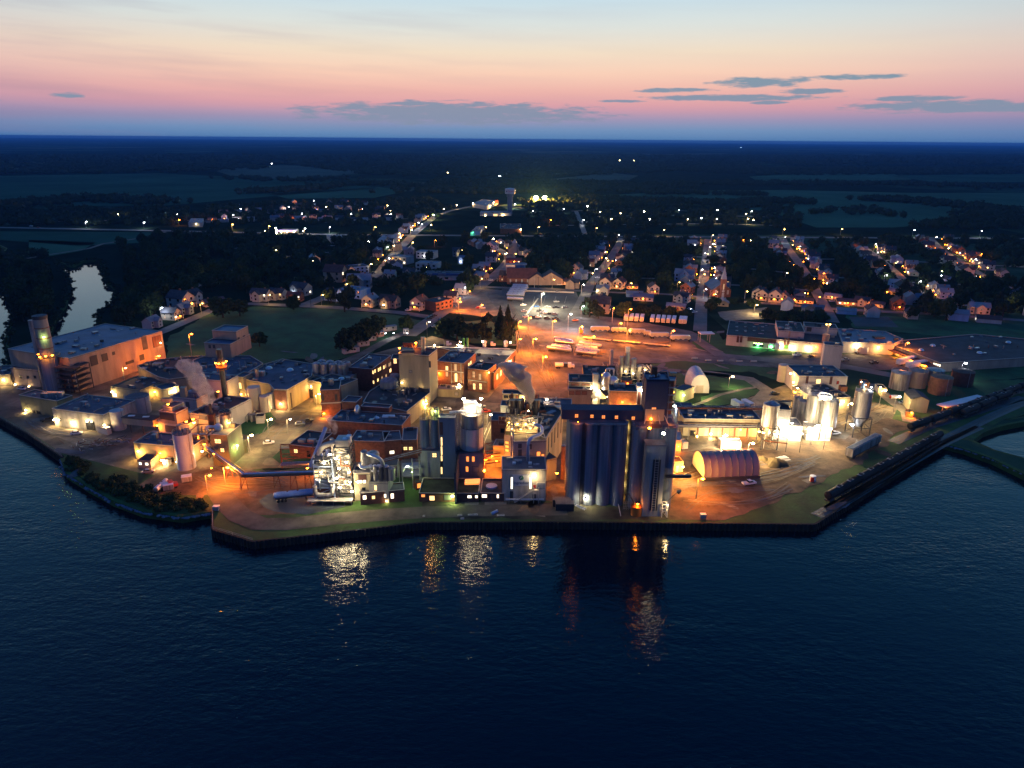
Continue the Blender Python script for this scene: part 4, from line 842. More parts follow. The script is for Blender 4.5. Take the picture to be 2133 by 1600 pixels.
for x in (1009,1053): g = G(x,722,z_); uo('fan_drum','ball','white_paint',g + Ve((0,0,2.5)),(1.3,1.3,1.3),e); uo('fan_drum','cyl','white_paint',g,(1,1,2.5),e)
# --- dark roofs south of the tan tower
h = hh(847, 856, 890)
b = B('kiln_hall','wide flat hall with patched black tar roof below the tan tower','building',poly([(757,837),(847,857),(895,818),(893,806),(800,796),(770,815)],h),h,'yellow_block','roof_tar')
for x,y,w in ((780,836,10),(800,828,14),(835,832,20)): g = G(x,y,h); prism('roof_patch',[(g.x + math.cos(a) * w * .12 * random.uniform(.7,1.2),g.y + math.sin(a) * w * .18) for a in [i * .7 for i in range(9)]],h - .4,h - .36,'dark_paint',b.e)
for i in range(9): b.vent(840 + i * 6, 812 + (i % 3) * 2, sz=(1.6, 1.2, 1.4), m='dark_steel')
tank('dome_tank','squat grey dome tank beside the tan tower','tank',811,37,800,812,'silo_concrete',z=8,cap='dome',bands=1,rail=False); tank('dome_tank','dome tank half hidden behind the squat one','tank',823,22,786,797,'silo_concrete',z=8,cap='dome',bands=1)
b = B('boiler_room','low brick room with grey roof between stair block and tar roof','building',rect((712,836),(742,838),(716,824),12),12,'dark_brick','roof_grey')
h = hh(837, 886, 925); MH = h
b = B('main_brick_hall','biggest brown brick hall with slate roof, skylight and round vents','building',rect((688,876),(837,886),(707,854),h),h,'brick','roof_grey')
b.vent(810,866,sz=(5.5,2.6,.5),m='white_paint',name='skylight'); b.vent(701,868,'dome',sz=(1.5,1.5,1),m='galv'); b.vent(785,869,'dome',sz=(1.1,1.1,1),m='white_paint'); b.vent(756,868,sz=(1.6,1.4,1)); b.vent(835,868,'cyl',sz=(.4,.4,1))
bar('downpipe', G(722, 868, h + 1), G(726, 905, 3), .15, 'rail_grey', b.e); bar('downpipe', G(725, 866, h + 1), G(729, 905, 3), .15, 'rail_grey', b.e)
g = G(745, 858, h); uo('arched_hood', 'ball', 'bright_steel', g, (1.5, 2.4, 3.2), b.e)
b = B('duct_box','long flat duct housing on the north edge of the main brick hall','duct',rect((752,847),(810,851),(755,840),MH + 2),2.6,'dark_brick','roof_grey',z0=MH - .4)
h = 9
b = B('brick_wing','lower brick wing with grime-dark roof in front of the main hall','building',rect((729,918),(800,920),(757,897),h),h,'brick','roof_grey'); b.win(812,939,821,945,'win_white')
b = B('brick_wing','brick wing with one bright window reached by the slanting pipe bridge','building',rect((800,919),(836,916),(806,899),h),h,'brick','roof_grey'); b.win(812,939,821,945,'win_white')
b = B('brick_wing','small brick wing with a pair of lit windows next to the concrete silos','building',rect((838,917),(868,916),(846,892),h - 1),h - 1,'orange_brick','roof_grey'); b.win(841,931,848,937,'win_warm',muntin=True); b.win(852,931,859,937,'win_warm',muntin=True)
h = hh(655, 932, 957)
b = B('brick_lodge','single-storey brick lodge with dark roof by the curved lawn','building',rect((602,926),(656,932),(634,896),h),h,'brick','roof_tar'); b.win(613,936,620,943,'win_warm',muntin=True); b.win(640,940,646,952,'glass_dark',name='door')
# --- the floodlit evaporator tower
g1, g2 = G(662, 1044), G(736, 1044); HT = up_h(G(722, 1046), 925)
u = (g2 - g1).normalized(); v = Ve((-u.y, u.x, 0)); W_ = (g2 - g1).length
e = empty('process_tower', (g1 + g2) / 2, 'blazing white evaporator tower of ducts inside an open steel frame', 'process tower')
def T(a, b_, z): q = g1 + u * (a * W_) + v * b_; return Ve((q.x, q.y, z))
frame(e, [T(.56, 0, 0).to_tuple()[:2], T(1.0, 0, 0).to_tuple()[:2], T(1.0, 7, 0).to_tuple()[:2], T(.56, 7, 0).to_tuple()[:2]], 0, HT * .93, 9, r=.21)
frame(e,[T(-.02,-.5,0).to_tuple()[:2],T(.5,-.5,0).to_tuple()[:2],T(.5,7,0).to_tuple()[:2],T(-.02,7,0).to_tuple()[:2]],0,HT * .74,6,'blue_white',r=.17)
rz = math.atan2(u.y, u.x)
uo('casing', 'box', 'cream', T(.78, 3.6, HT * .48 + 2), (W_ * .36, 5, HT * .9), e, rotz=rz)
uo('casing', 'box', 'cream', T(.56, 4.2, HT * .77), (W_ * .22, 4, HT * .34), e, rotz=rz)
for i in range(4): uo('top_box', 'box', 'white_paint', T(.66 + i * .09, 3 + (i % 2), HT * .95 + i * .35), (1.5, 2, 1.2 + i * .4), e, rotz=rz)
uo('flue', 'cyl', 'cream', T(.45, 4, HT * .92), (.7, .7, 1.8), e)
[uo('duct_seam','box','steel',T(.78,1.05,HT * (.1 + .09 * k)),(W_ * .37,.12,.25),e,rotz=rz) for k in range(10)]; [uo('duct_nozzle','cyl','galv',T(.64 + .13 * (k % 3),.9,HT * (.14 + .085 * k)),(.7,.5,1.3),e) for k in range(9)]; pipe('main_duct',arc([T(.08,3,HT * .55),T(.1,3,HT * .88),T(.6,3.4,HT * .95)],k=8,rr=6),.95,'cream',e,14)
for i,x in enumerate((.05,.2,.34)): pipe('evaporator_column',[T(x,2.5,HT * .4),T(x,2.5,HT * (.72 + .06 * i))],.75,'bright_steel',e,12); uo('column_flange','cyl','cream',T(x,2.5,HT * .58),(1,1,.5),e)
pipe('return_duct', arc([T(-.02, -1.2, 6.5), T(-.02, -1.2, 3.0), T(.46, -1.2, 3.0), T(.46, -1.2, 7)], k=8, rr=3), .8, 'galv', e, 14)
pipe('drain_pipe', [T(.12, -1.2, 5), T(.12, -1.2, HT * .42)], .25, 'bright_steel', e)
rr_ = random.Random(3)
for k in range(26): a_,b_,z_ = rr_.uniform(-.05,.95),rr_.uniform(-1,.8),rr_.uniform(.3,.9) * HT; l_ = rr_.uniform(2,7); pipe('pipe_run',arc([T(a_,b_,z_),T(a_,b_,z_ - l_ * .5),T(min(1,a_ + l_ * .05),b_,z_ - l_ * .5),T(min(1,a_ + l_ * .05),b_,z_ - l_)],rr=.7),rr_.uniform(.12,.32),rr_.choice(['galv','rusty','steel','cream','dark_steel']),e,6)
for k in range(5): uo('deck_grating', 'box', 'dark_steel', T(.22, 2, HT * (.42 + .08 * k)), (W_ * .5, 6, .14), e, rotz=rz)
uo('control_room','box','grey_metal',T(.27,3.0,9.0),(W_ * .56,6,8.0),e,rotz=rz); uo('window','box','win_warm',T(.03,-.05,10.5),(1.1,.15,2.4),e,rotz=rz); uo('window','box','win_white',T(.06,-.05,8.3),(1.6,.15,1.0),e,rotz=rz)
uo('ground_room', 'box', 'dark_brick', T(.27, 3.0, 2.5), (W_ * .56, 5.8, 5.0), e, rotz=rz)
uo('skid_deck', 'box', 'rail_grey', T(.4, -2, 1.6), (W_ * 1.25, 2.6, .2), e, rotz=rz)
for x in (-.1, .2, .5, .8, 1.0): bar('deck_leg', T(x, -3.2, 0), T(x, -3.2, 1.6), .1, 'rail_grey', e)
bar('conveyor_tube', T(-.28, 6, HT * .45), T(.1, 14, HT * 1.0), .7, 'blue_white', e)
for a,k,z in ((.66,-2.2,.80),(.92,-2.2,.73),(.72,-2.2,.62),(.98,-2.4,.56),(.62,-2.0,.45),(1.0,-2.6,.40),(.70,-2.2,.30),(1.02,-2.0,.22),(.5,-2.2,.86),(.3,-1.6,.7)): plamp(T(a,k,HT * z),WHT,1500,e,.42,.2)
plamp(T(.2, -1.6, HT * .55), WARM, 1800, e, .4)
HF = hh(736,986,1044); b = B('filter_building','tall beige building with a maroon panel beside the blazing tower','building',rect((736,986),(771,985),(745,970),HF),HF,'yellow_block','roof_grey')
b.win(747,989,763,1000,'roof_red',name='panel'); b.win(748,1000,754,1006,'win_white'); b.win(756,1000,762,1006,'win_white'); b.win(755,1016,761,1025,'glass_dark'); rails(b.e,b.P,b.top,1.1,step=3)
tank('filter_vessel','fat silver cyclone vessel on the roof of the beige building','tank',760,15,944,968,'galv',z=14.5,cap='dome',bands=3,ladder=False)
e = empty('roof_duct',G(780,960,15),'big bent silver duct sloping down from the cyclone vessel','duct'); pipe('duct',arc([G(764,945,19),G(796,957,17),G(798,975,13)],rr=2),.62,'bright_steel',e,12); pipe('duct',arc([G(750,965,17),G(751,975,16),G(770,973,16)],rr=2),.5,'bright_steel',e,12)
b = B('machine_house','grey lower brick house with glowing ground-floor windows right of the tower','building',rect((768,1003),(808,1005),(775,985),8),8,'concrete','roof_grey',cop=None); b.win(780,1011,785,1021,'win_warm'); b.win(757,1032,764,1040,'win_white')
b = B('plinth','long dark brick plinth with four glowing windows by the quay track','building',rect((745,1024),(842,1016),(748,1005),4.0) if False else rect((750,1028),(842,1020),(754,1012),4.5),4.5,'dark_brick','roof_grey')
for x0,y0,x1,y1 in ((756,1032,763,1040),(775,1033,781,1039),(800,1029,807,1036),(814,1028,820,1038)): b.win(x0,y0,x1,y1,'win_white' if x0 != 775 else 'win_warm','orange_paint')
e = empty('tank_rack',G(805,1010),'steel rack of upright grey tanks over the brick plinth','tank rack'); q = [G(775,1022),G(830,1018),G(832,1004),G(778,1006)]; frame(e,[(p.x,p.y) for p in q],4.5,9.5,1,'rail_grey',r=.12,deck='dark_steel')
for x, w, m_ in ((784, 10, 'galv'), (795, 10, 'dark_steel'), (806, 10, 'dark_steel'), (816, 15, 'galv')):
 c,r,h = cylpx(x,w,978 if x > 812 else 974,1002,9.5); uo('vessel','cyl',m_,c,(r,r,h),e); uo('vessel_cap','cone','galv',c + Ve((0,0,h)),(r,r,r * .35),e)
for k in range(3): pipe('pipe_run', arc([G(775 + k * 6, 982, 13), G(790 + k * 8, 968, 14), G(812, 975 + k, 13)], rr=1), .35, 'bright_steel', e)
for x in (772, 780, 788): uo('valve', 'ball', 'bright_steel', G(x, 972, 14), (.8, .8, .8), e)
tank('roof_dome_tank', 'steel tank with a domed pipework cage behind the upright tanks', 'tank', 778, 26, 950, 966, 'galv', z=11, cap='dome', bands=1)
plamp(G(748, 996, 13) + Ve((0, -2.5, 0)), WHT, 2500, b.e, .4)
e = empty('ground_lamp',G(812,1046),'low lamp lighting wet ground below the brick plinth','floodlight'); plamp(G(805,1044,1.0),WARM,500,e,.2,.1);
e = empty('pipe_bridge', G(850, 960), 'slanting open pipe bridge climbing to the twin concrete silos', 'pipe rack')
for k in range(5): bar('steam_pipe', G(795, 957 + k * 1.5, 12), G(878, 934 + k * 2.2, 13.5), .2, 'galv' if k % 2 else 'rusty', e)
for x, y in ((830, 960), (858, 955), (873, 950)): g = G(x, y, 12.3); bar('support', (g.x, g.y, 0), g, .15, 'rail_grey', e)
e = empty('green_gangway',G(855,985),'green-lit gangway with white handrails beside the concrete silo block','gangway'); q = [G(838,992,3),G(877,990,3),G(877,978,3),G(838,980,3)]; frame(e,[(p.x,p.y) for p in q],0,6,2,'rail_grey',deck='rail_grey',brace=False); rails(e,[(p.x,p.y) for p in q],6,step=3)
pipe('pipe_run',arc([G(840,982,8),G(846,970,8),G(858,974,8)],rr=1.5),.2,'white_paint',e); plamp(G(849,970,8.5),CLD,900,e,.3); plamp(G(858,983,8.2),LIM,2600,e,.2,.1)
b = B('lamp_hut','dark hut with a single orange-red window at the green gangway','hut',rect((866,1006),(880,1003),(868,998),3),3,'dark_brick','roof_tar',cop=None); b.win(869,1007,876,1016,'win_orange','orange_paint')
# --- concrete silos and blue tower
h = hh(895, 940, 1000)
b = B('silo_block','stained concrete block carrying the twin concrete silos','building',rect((875,939),(916,940),(878,924),h),h,'concrete','roof_grey',par=0,cop=None); b.win(901,944,909,952,'win_warm',muntin=True); zb = h
for x,w,lab in ((886,19.5,'left of the twin tall concrete silos under the yellow rooftop lamp'),(906,17,'right of the twin tall concrete silos, next to the blue tower')): tank('concrete_silo',lab,'silo',x,w,876,936,'silo_concrete',z=zb,cap='flat',bands=0,rail=True,group='twin concrete silos',ladder=False)
zs = zb + up_h(G(886,936,zb),876); e = empty('rooftop_gear',G(895,868,zs),'yellow-lit tangle of pipes and railings on top of the twin silos','machinery')
for k in range(7): g = G(880 + k * 5,870 + (k % 3) * 3,zs); pipe('pipe_run',arc([g,g + Ve((0,0,3 + k % 3)),g + Ve((1.6,.8,3 + k % 3)),g + Ve((1.6,.8,0))],rr=.9),.22,'yellow_block',e)
g = G(886,874,zs); bar('post',g,g + Ve((0,0,9)),.22,'galv',e); uo('hopper','frus','cream',G(900,868,zs) + Ve((0,0,3)),(1.5,1.5,-2.4),e); plamp(g + Ve((.4,-.6,6.5)),YEL,5500,e,.6,1); plamp(g + Ve((3.5,-.6,3.6)),LIM,3500,e,.4,.4); uo('filter_box','box','dark_paint',G(910,862,zs + 2),(1.2,1.2,3.4),e)
h = hh(947, 871, 1000)
b = B('blue_tower','slab-sided blue-grey stair tower with a strip of glowing windows','tower',rect((914,870),(947,871),(917,862),h),h,'blue_metal','roof_pale')
for y0, y1 in ((911, 928), (930, 947), (949, 960), (973, 987)): b.win(918.5, y0, 921.5, y1, 'win_warm')
b.win(917, 880, 922, 905, 'roof_red', name='panel'); b.win(918, 962, 922, 972, 'dark_paint', name='panel')
h = hh(1007, 945, 1002)
b = B('purple_block','purple-grey block with four orange windows under the big round bin','building',rect((949,943),(1007,944),(952,926),h),h,'blue_metal','roof_tar',par=.2,cop=None); zb = h - .2
for x, y in ((974, 956), (986, 956), (973, 977)): b.win(x - 2.5, y - 5, x + 2.5, y + 5, 'win_orange', 'orange_paint')
b.win(984,972,996,983,'blue_metal','dark_blue',name='shutter'); b.lamp(1009,979,ORG,0); bar('downpipe',G(1008,946,h),G(1008,995,1),.2,'orange_paint',b.e)
b = B('side_wing','dark blue low link between the blue tower and the purple block','building',rect((946,985),(950,985),(947,930),12),12,'dark_blue','roof_tar',cop=None)
e,c,r,hg = tank('round_bin','big riveted round bin with walkways and glaring lamps on top','tank',983,47,897,941,'white_panel',z=zb,cap='flat',bands=2,rail=True)
zt = zb + hg; uo('head_drum','cyl','galv',c + Ve((0,0,hg)),(r * .86,r * .86,5),e); uo('skirt','cyl','white_panel',c + Ve((0,0,hg + 5)),(r * .92,r * .92,.4),e)
c8 = [(c.x + r * .95 * math.cos(i * .628),c.y + r * .95 * math.sin(i * .628)) for i in range(10)]; rails(e,c8,zt + 5.4,1.2,'white_paint',.07,step=20)
for i in range(6): a = i * 1.047; bar('stanchion',c + Ve((math.cos(a) * r * 1.05,math.sin(a) * r * 1.05,0)),c + Ve((math.cos(a) * r * 1.05,math.sin(a) * r * 1.05,hg + 6)),.12,'rail_grey',e)
uo('fan_house','box','white_paint',(c.x - .5,c.y + .5,zt + 7.6),(4.6,3.4,4.0),e); uo('valve_box','box','white_paint',(c.x + 2.8,c.y,zt + 7.0),(1.6,2.4,2.8),e); pipe('duct',arc([(c.x - 8,c.y - 1,zt + 5.8),(c.x - 2,c.y - 1.5,zt + 6.5),(c.x,c.y,zt + 7)],rr=2),.5,'white_paint',e)
for dx, dy, p_ in ((-2.8, -.8, 4200), (3.6, -.8, 4200)): plamp((c.x + dx, c.y + dy, zt + 11.2), WHT, p_ * .5, e, .55, .4)
plamp((c.x, c.y - 3.4, zt + 7.6), WHT, 1500, e, .45, .1)
e = empty('ladder_cage',G(955,925,zb),'caged ladder frame between the blue tower and the round bin','ladder'); q = [G(951,940,zb),G(956,940,zb),G(956,935,zb),G(951,936,zb)]; frame(e,[(p.x,p.y) for p in q],zb,zb + 15,6,'rail_grey',r=.09)
# --- brick quay building and company building
h = hh(873, 1027, 1045)
b = B('quay_brick_building','low quay building with moss-dark roof and a green-yellow lamp','building',rect((873,1027),(997,1028),(880,996),h),h,'dark_brick','roof_green'); EB = b
for x0,y0,x1,y1,k in ((878,1030,885,1035,'win_orange'),(895,1033,905,1042,'win_warm'),(974,1032,982,1037,'win_white'),(990,1032,995,1037,'win_white')): b.win(x0,y0,x1,y1,k,'orange_paint')
b.win(966, 1001, 1000, 1008, 'win_orange'); b.win(925, 1031, 940, 1041, 'roof_grey', name='roller_door')
b.lamp(943,1031,LIM,3800,.55); prism('glowing_rooflight',poly([(969,1000),(1000,999),(999,1007),(968,1008)],h),h - .4,h + .35,'win_orange',b.e)
b = B('quay_brick_building','dark-roofed quay building with a round white roof hatch','building',rect((1001,1027),(1050,1028),(1004,997),h),h,'dark_brick','roof_tar'); g = G(1024,1014,h - .4); uo('roof_hatch','cyl','blue_white',g,(2.0,2.0,.5),b.e)
for x0, y0, x1, y1, k in ((1004, 1030, 1014, 1036, 'win_white'), (1035, 1030, 1039, 1037, 'win_white')): b.win(x0, y0, x1, y1, k, 'red_paint')
b.win(1022, 1032, 1030, 1043, 'rusty', name='door')
e = empty('orange_alley', G(1022, 985), 'orange-lit alley floor slab and pipes between purple block and company building', 'pipe rack')
q = [G(1011,960,3),G(1040,955,3),G(1040,940,3),G(1011,943,3)]; frame(e,[(p.x,p.y) for p in q],0,7,2,'rusty',deck=None); [bar('pipe_run',G(1010,948 + k * 6,6),G(1042,944 + k * 6,6),.25,'rusty',e) for k in range(4)]
uo('low_wall','box','concrete',G(1025,962,2),(6,1,4),e); plamp(G(1012,958,5),ORG,7000,e,.5); plamp(G(1025,950,7),ORG,9000,e,.3); plamp(G(1034,960,6),ORG,7000,e,.3); uo('lamp_head','ball','ball_org',G(1009,980,5),(.4,.4,.4),e)
b = B('beige_box','beige flat-roofed box behind the orange-lit alley','building',rect((1027,928),(1052,930),(1035,915),9),9,'yellow_block','roof_pale');
h = hh(1137, 978, 1044)
A_, Bq = G(1040, 984, h), G(1138, 978, h)
b = B('company_building','grey ribbed building with a white company sign and outside stair','building',rect((1046,978),(1138,978),(1060,951),h),h,'pale_metal','roof_grey',par=.2); CB = b
sg = b.win(1068, 989, 1104, 1011, 'sign_white', 'sign_white', name='sign')
b.win(1064,994,1068,1018,'win_white','dark_steel'); b.win(1103,994,1107,1018,'win_white','dark_steel'); b.win(1119,1006,1135,1019,'blue_metal','white_panel',name='roller_door'); b.win(1111,1010,1116,1017,'red_paint','coping',name='door'); b.win(1110,1030,1116,1044,'dark_steel',name='door'); b.win(1063,1024,1068,1042,'dark_steel',name='door')
b.lamp(1113, 988, WARM, 2600, .5)
for x in (1071, 1104): g = G(x, 965, h); uo('roof_vent', 'box', 'white_paint', g, (1.2, 1, .8), b.e)
def text(s, P, nrm, size, m_, parent, name='lettering'):
 c_ = bpy.data.curves.new(name,'FONT'); c_.body = s; c_.size = size; c_.align_x = 'CENTER'; c_.align_y = 'CENTER'; c_.extrude = .02; c_.materials.append(M[m_]); o = bpy.data.objects.new(name,c_)
 COL.objects.link(o); bpy.context.view_layer.update(); me = bpy.data.meshes.new_from_object(o); bpy.data.objects.remove(o); o = bpy.data.objects.new(name,me); COL.objects.link(o); o.parent = parent; OFF[o] = None; o.rotation_euler = (math.pi / 2,0,math.atan2(nrm.y,nrm.x) + math.pi / 2); o.location = Ve(P) - OFF[parent]; return o
if sg:
 c_, nr = sg; text('Ingredion', c_ + nr * .2 - Ve((0, 0, 1.0)), nr, 1.45, 'ink_blue', b.e);
 q = c_ + nr * .2 + Ve((0,0,.9)); uo('logo','ball','logo_green',q,(.85,.12,.85),b.e,rotz=math.atan2(nr.y,nr.x) + math.pi / 2); uo('logo_leaf','ball','sign_white',q + nr * .1 + Ve((-.15,0,.15)),(.2,.05,.55),b.e,rot=(0,.7,0))
e = empty('outside_stair',G(1105,1046),'steel outside stair and rail against the company building','stairs'); a_,c_,d_ = G(1072,1046),G(1110,1047),G(1113,1047)
a_ = Ve((a_.x,a_.y,.3)); top_ = Ve((c_.x,c_.y,5.2)); bar('stringer',a_,top_,.16,'coping',e); bar('stringer',a_ + Ve((0,-1,0)),top_ + Ve((0,-1,0)),.16,'coping',e); bar('handrail',a_ + Ve((0,-1,1.1)),top_ + Ve((0,-1,1.1)),.07,'coping',e)
for k in range(14): q = a_.lerp(top_, k / 14); uo('step', 'box', 'rail_grey', q + Ve((0, -.5, 0)), (.5, 1, .08), e)
uo('landing','box','coping',top_ + Ve((1,-.5,0)),(2,1.4,.15),e); [bar('column',(top_.x + k,top_.y - .9,0),(top_.x + k,top_.y - .9,6.3),.14,'coping',e) for k in (.2,1.9)]
e = empty('water_pipe',G(1090,1040),'long pale pipe running along the foot of the company building','pipe'); bar('steam_pipe',G(1053,1040,1.6),G(1133,1040,1.6),.22,'white_paint',e); [bar('support',(G(x,1040,1.6).x,G(x,1040,1.6).y,0),G(x,1040,1.6),.08,'rail_grey',e) for x in (1060,1085,1125)]
h3 = hh(1137, 915, 1000)
b = B('tall_house','tall blue-grey house with orange glowing openings behind the company building','building',rect((1071,920),(1138,917),(1078,903),h3),h3,'grey_metal','roof_grey'); b.win(1118,941,1125,957,'win_orange','orange_paint'); b.win(1128,946,1133,952,'win_orange','orange_paint')
for y0, y1 in ((925, 933), (937, 953)): b.win(1080, y0, 1086, y1, 'dark_blue')
b.win(1103,926,1107,935,'dark_blue'); pipe('elbow_duct',arc([G(1100,960,h) ,G(1100,915,h + 9.0),G(1130,903,h3 + 3),G(1128,888,h3 + 3),G(1112,884,h3 + 4)],rr=3),.62,'blue_white',b.e,12)
b = B('lean_out_block','slate-topped block leaning out toward the grain silos','building',rect((1139,958),(1160,953),(1142,940),9),9,'grey_metal','roof_grey',cop=None)
b = B('slim_tower','slim dark tower with three orange windows left of the tall house','tower',rect((1050,905),(1064,908),(1052,900),15),15,'grey_metal','roof_grey',cop=None)
for y in (922, 930, 938): b.win(1053, y - 2.5, 1060, y + 2.5, 'win_orange')
for x in (1065, 1070): bar('riser_pipe', G(x, 960, 10), G(x - 1, 880, 22), .25, 'galv', b.e)
plamp(G(1062, 955, 9), ORG, 7000, b.e, .3)
hY = hh(1118, 903, 985)
b = B('yellow_roof_house','dark-walled house whose pipe-covered roof blazes yellow','building',rect((1053,897),(1118,903),(1062,868),hY),hY,'green_metal','cream',par=.1,cop=None); YR = b
b.win(1088, 905, 1093, 915, 'win_warm'); rails(b.e, b.P, b.top, 1.2, 'yellow_block', .09, step=3)
for k in range(16):
 g = G(random.uniform(1060,1118),random.uniform(874,896),hY); a = random.uniform(0,3); d = Ve((math.cos(a),math.sin(a),0)) * random.uniform(2,5); pipe('pipe_run',arc([g,g + Ve((0,0,1.5)),g + d + Ve((0,0,1.5)),g + d],rr=.8),random.uniform(.18,.4),random.choice(['cream','yellow_block','rusty','galv']),b.e)
for x,y in ((1060,880),(1078,882),(1095,882),(1112,880),(1085,894),(1066,893),(1105,892)): plamp(G(x,y,hY + 2.4),YEL,2600,b.e,.28,.0)
q = [G(1055, 876, hY), G(1078, 876, hY), G(1078, 888, hY), G(1055, 888, hY)]; frame(b.e, [(p.x, p.y) for p in q], hY, hY + 5, 2, 'dark_steel', r=.12)
b = B('brick_box','square orange-brick block left of the dark machinery','building',rect((1023,862),(1063,863),(1028,846),12),hh(1023,862,903),'orange_brick','roof_grey'); b.win(1039,868,1055,883,'brick','coping'); b.win(1043,893,1050,901,'glass_dark')
h = 16
b = B('machine_hall','hall under a black thicket of pipes and vessels with rising steam','building',rect((1064,868),(1128,870),(1070,838),h),h,'grey_metal','roof_tar'); e = empty('roof_machinery',G(1095,850,h - .4),'black thicket of ducts, vessels and a steaming stack on the hall roof','machinery')
for k in range(26):
 g = G(random.uniform(1062,1126),random.uniform(842,868),h); a = random.uniform(0,3); d = Ve((math.cos(a),math.sin(a),0)) * random.uniform(1.5,5); z_ = random.uniform(1,5); pipe('pipe_run',arc([g,g + Ve((0,0,z_)),g + d + Ve((0,0,z_)),g + d],rr=.8),random.uniform(.2,.55),random.choice(['dark_steel','dark_paint','rusty','dark_steel','galv']),e)
for x in (1068, 1082, 1118): uo('vessel', 'cyl', 'dark_paint', G(x, 862, h), (1.3, 1.3, 6), e);
uo('stack','cyl','galv',G(1105,858,h),(.7,.7,6.5),e); uo('stack','cyl','rusty',G(1116,852,h),(.8,.8,6),e); uo('motor','ball','dark_paint',G(1064,848,h) + Ve((0,0,2)),(2,1.4,1.4),e); plamp(G(1100,856,h + 5),WHT,3200,e,.25)
h = 10
b = B('lit_cottage','yellow-walled control house with two dark windows behind the machinery','building',rect((1047,820),(1094,821),(1050,812),h),h,'yellow_block','roof_tar'); b.win(1050,824,1058,829,'glass_dark'); b.win(1061,824,1069,829,'glass_dark'); b.win(1075,824,1079,832,'brick',name='door'); b.lamp(1090,826,WARM,3500,.2)
b = B('link_roof','grey-roofed link stepping down from the control house','building',rect((1043,845),(1070,846),(1048,834),11),11,'grey_metal','roof_grey')
h = 17
b = B('long_mill','long mill with tan side wall running back between machinery and grain silos','building',poly([(1137,913),(1173,856),(1155,845),(1125,845),(1120,870),(1119,905)],h),h,'yellow_block','roof_tar')
for k in range(3): x, y = 1148 + k * -7, 858 + k * 17; b.vent(x, y, sz=(4.5, 2, .5), m='roof_blue', name='skylight', rotz=.9)
for k in range(5): b.win(1142 + k * 6.5, 912 - k * 10, 1143 + k * 6.5, 940 - k * 10, 'dark_steel', name='downpipe')
b = B('pipe_shed','reddish low flat shed with a white lamp behind the long mill','shed',rect((1112,842),(1190,845),(1112,828),8),8,'tan_metal','roof_purple'); b.vent(1139,832,'dome',sz=(.5,.5,.5),m='win_white'); uo('lamp_dot','ball','ball_wht',G(1139,832,9),(.4,.4,.4),b.e); uo('parked_unit','box','silver_paint',G(1168,850,9),(6,2.2,1.6),b.e)
e = empty('ochre_tank',G(1172,1000),'slim ochre tank squeezed between long mill and grain silos','tank'); c,r,hg = cylpx(1172,10,930,1000,0); uo('shell','cyl','orange_brick',c,(r,r,hg),e); uo('cone_roof','cone','galv',c + Ve((0,0,hg)),(r,r,r * .5),e)
e = empty('alley_lamp',G(1165,1005),'orange lamp low in the gap left of the grain silos','floodlight'); plamp(G(1160,985,6),ORG,7000,e,.5,.5)
# --- the grain silos
h = up_h(G(1240, 1056), 888); ga, gb = G(1182, 1050), G(1302, 1056)
def bank(name, lab, xs, w, y0, y1, rows, m_='silo_concrete'):
 c0, r, hg = cylpx(xs[0], w, y0, y1); e = empty(name, c0, lab, 'grain silo', 'grain silo banks'); out = []
 for j in range(rows):
  for i, x in enumerate(xs):
   c, r, _ = cylpx(x, w, y0, y1 + (x - xs[0]) * .02); c = c + Ve((0, j * r * 1.9, 0)); uo('silo_cell', 'cyl', m_, c, (r, r, h), e); out.append((c, r))
 c1, c2 = out[0][0], out[len(xs) - 1][0]; k = out[-1][0]
 uo('roof_slab', 'box', 'roof_grey', ((c1.x + c2.x) / 2, (c1.y + k.y) / 2, h + .3), (c2.x - c1.x + 1.3 * r, k.y - c1.y + 1.2 * r, .7), e)
 for c, r in out: uo('cell_lid', 'cyl', 'concrete', c + Ve((0, 0, h)), (r + .15, r + .15, .45), e)
 for i in range(len(xs) - 1): a,b_ = out[i][0],out[i + 1][0]; uo('web_wall','box',m_,((a.x + b_.x) / 2,a.y + .6,h / 2),((b_.x - a.x) * .7,1.2,h),e)
 EXCL.append([(c1.x - r, c1.y - r), (c2.x + r, c1.y - r), (c2.x + r, k.y + r), (c1.x - r, k.y + r)]); return e, out
e1, o1 = bank('silo_bank', 'western bank of joined grey-blue concrete grain cells at the quay', [1194, 1224, 1253, 1282], 29, 888, 1053, 3)
e2, o2 = bank('silo_bank', 'eastern bank of dark concrete grain cells with rust-lit top', [1321, 1350, 1381], 28, 893, 1062, 3)
c = o1[0][0]; g = o1[0][0].lerp(o1[1][0], .5) + Ve((0, -o1[0][1] * .75, 0))
for k in (-.6, .6): bar('ladder_rail', (g.x + k, g.y, 0), (g.x + k, g.y, h), .14, 'dark_steel', e1)
uo('slot_shade', 'box', 'dark_steel', (g.x, g.y + 1.0, h / 2), (2.2, 1.2, h), e1)  # solid dark box standing in for the shaded gap between cells
for k in range(14): bar('ladder_cage', (g.x - .7, g.y - .5, 2 + k * 2), (g.x + .7, g.y - .5, 2 + k * 2), .07, 'dark_steel', e1)
c = o2[1][0]; r = o2[1][1]
el = empty('elevator_leg',(c.x + .4,c.y - r - 2.6,0),'grey concrete elevator leg standing before the eastern silo bank at the water','elevator'); hL = h - 4; P = [(c.x - 3.5,c.y - r - 4.4),(c.x + 2.9,c.y - r - 4.4),(c.x + 2.9,c.y - r - .2),(c.x - 3.5,c.y - r - .2)]
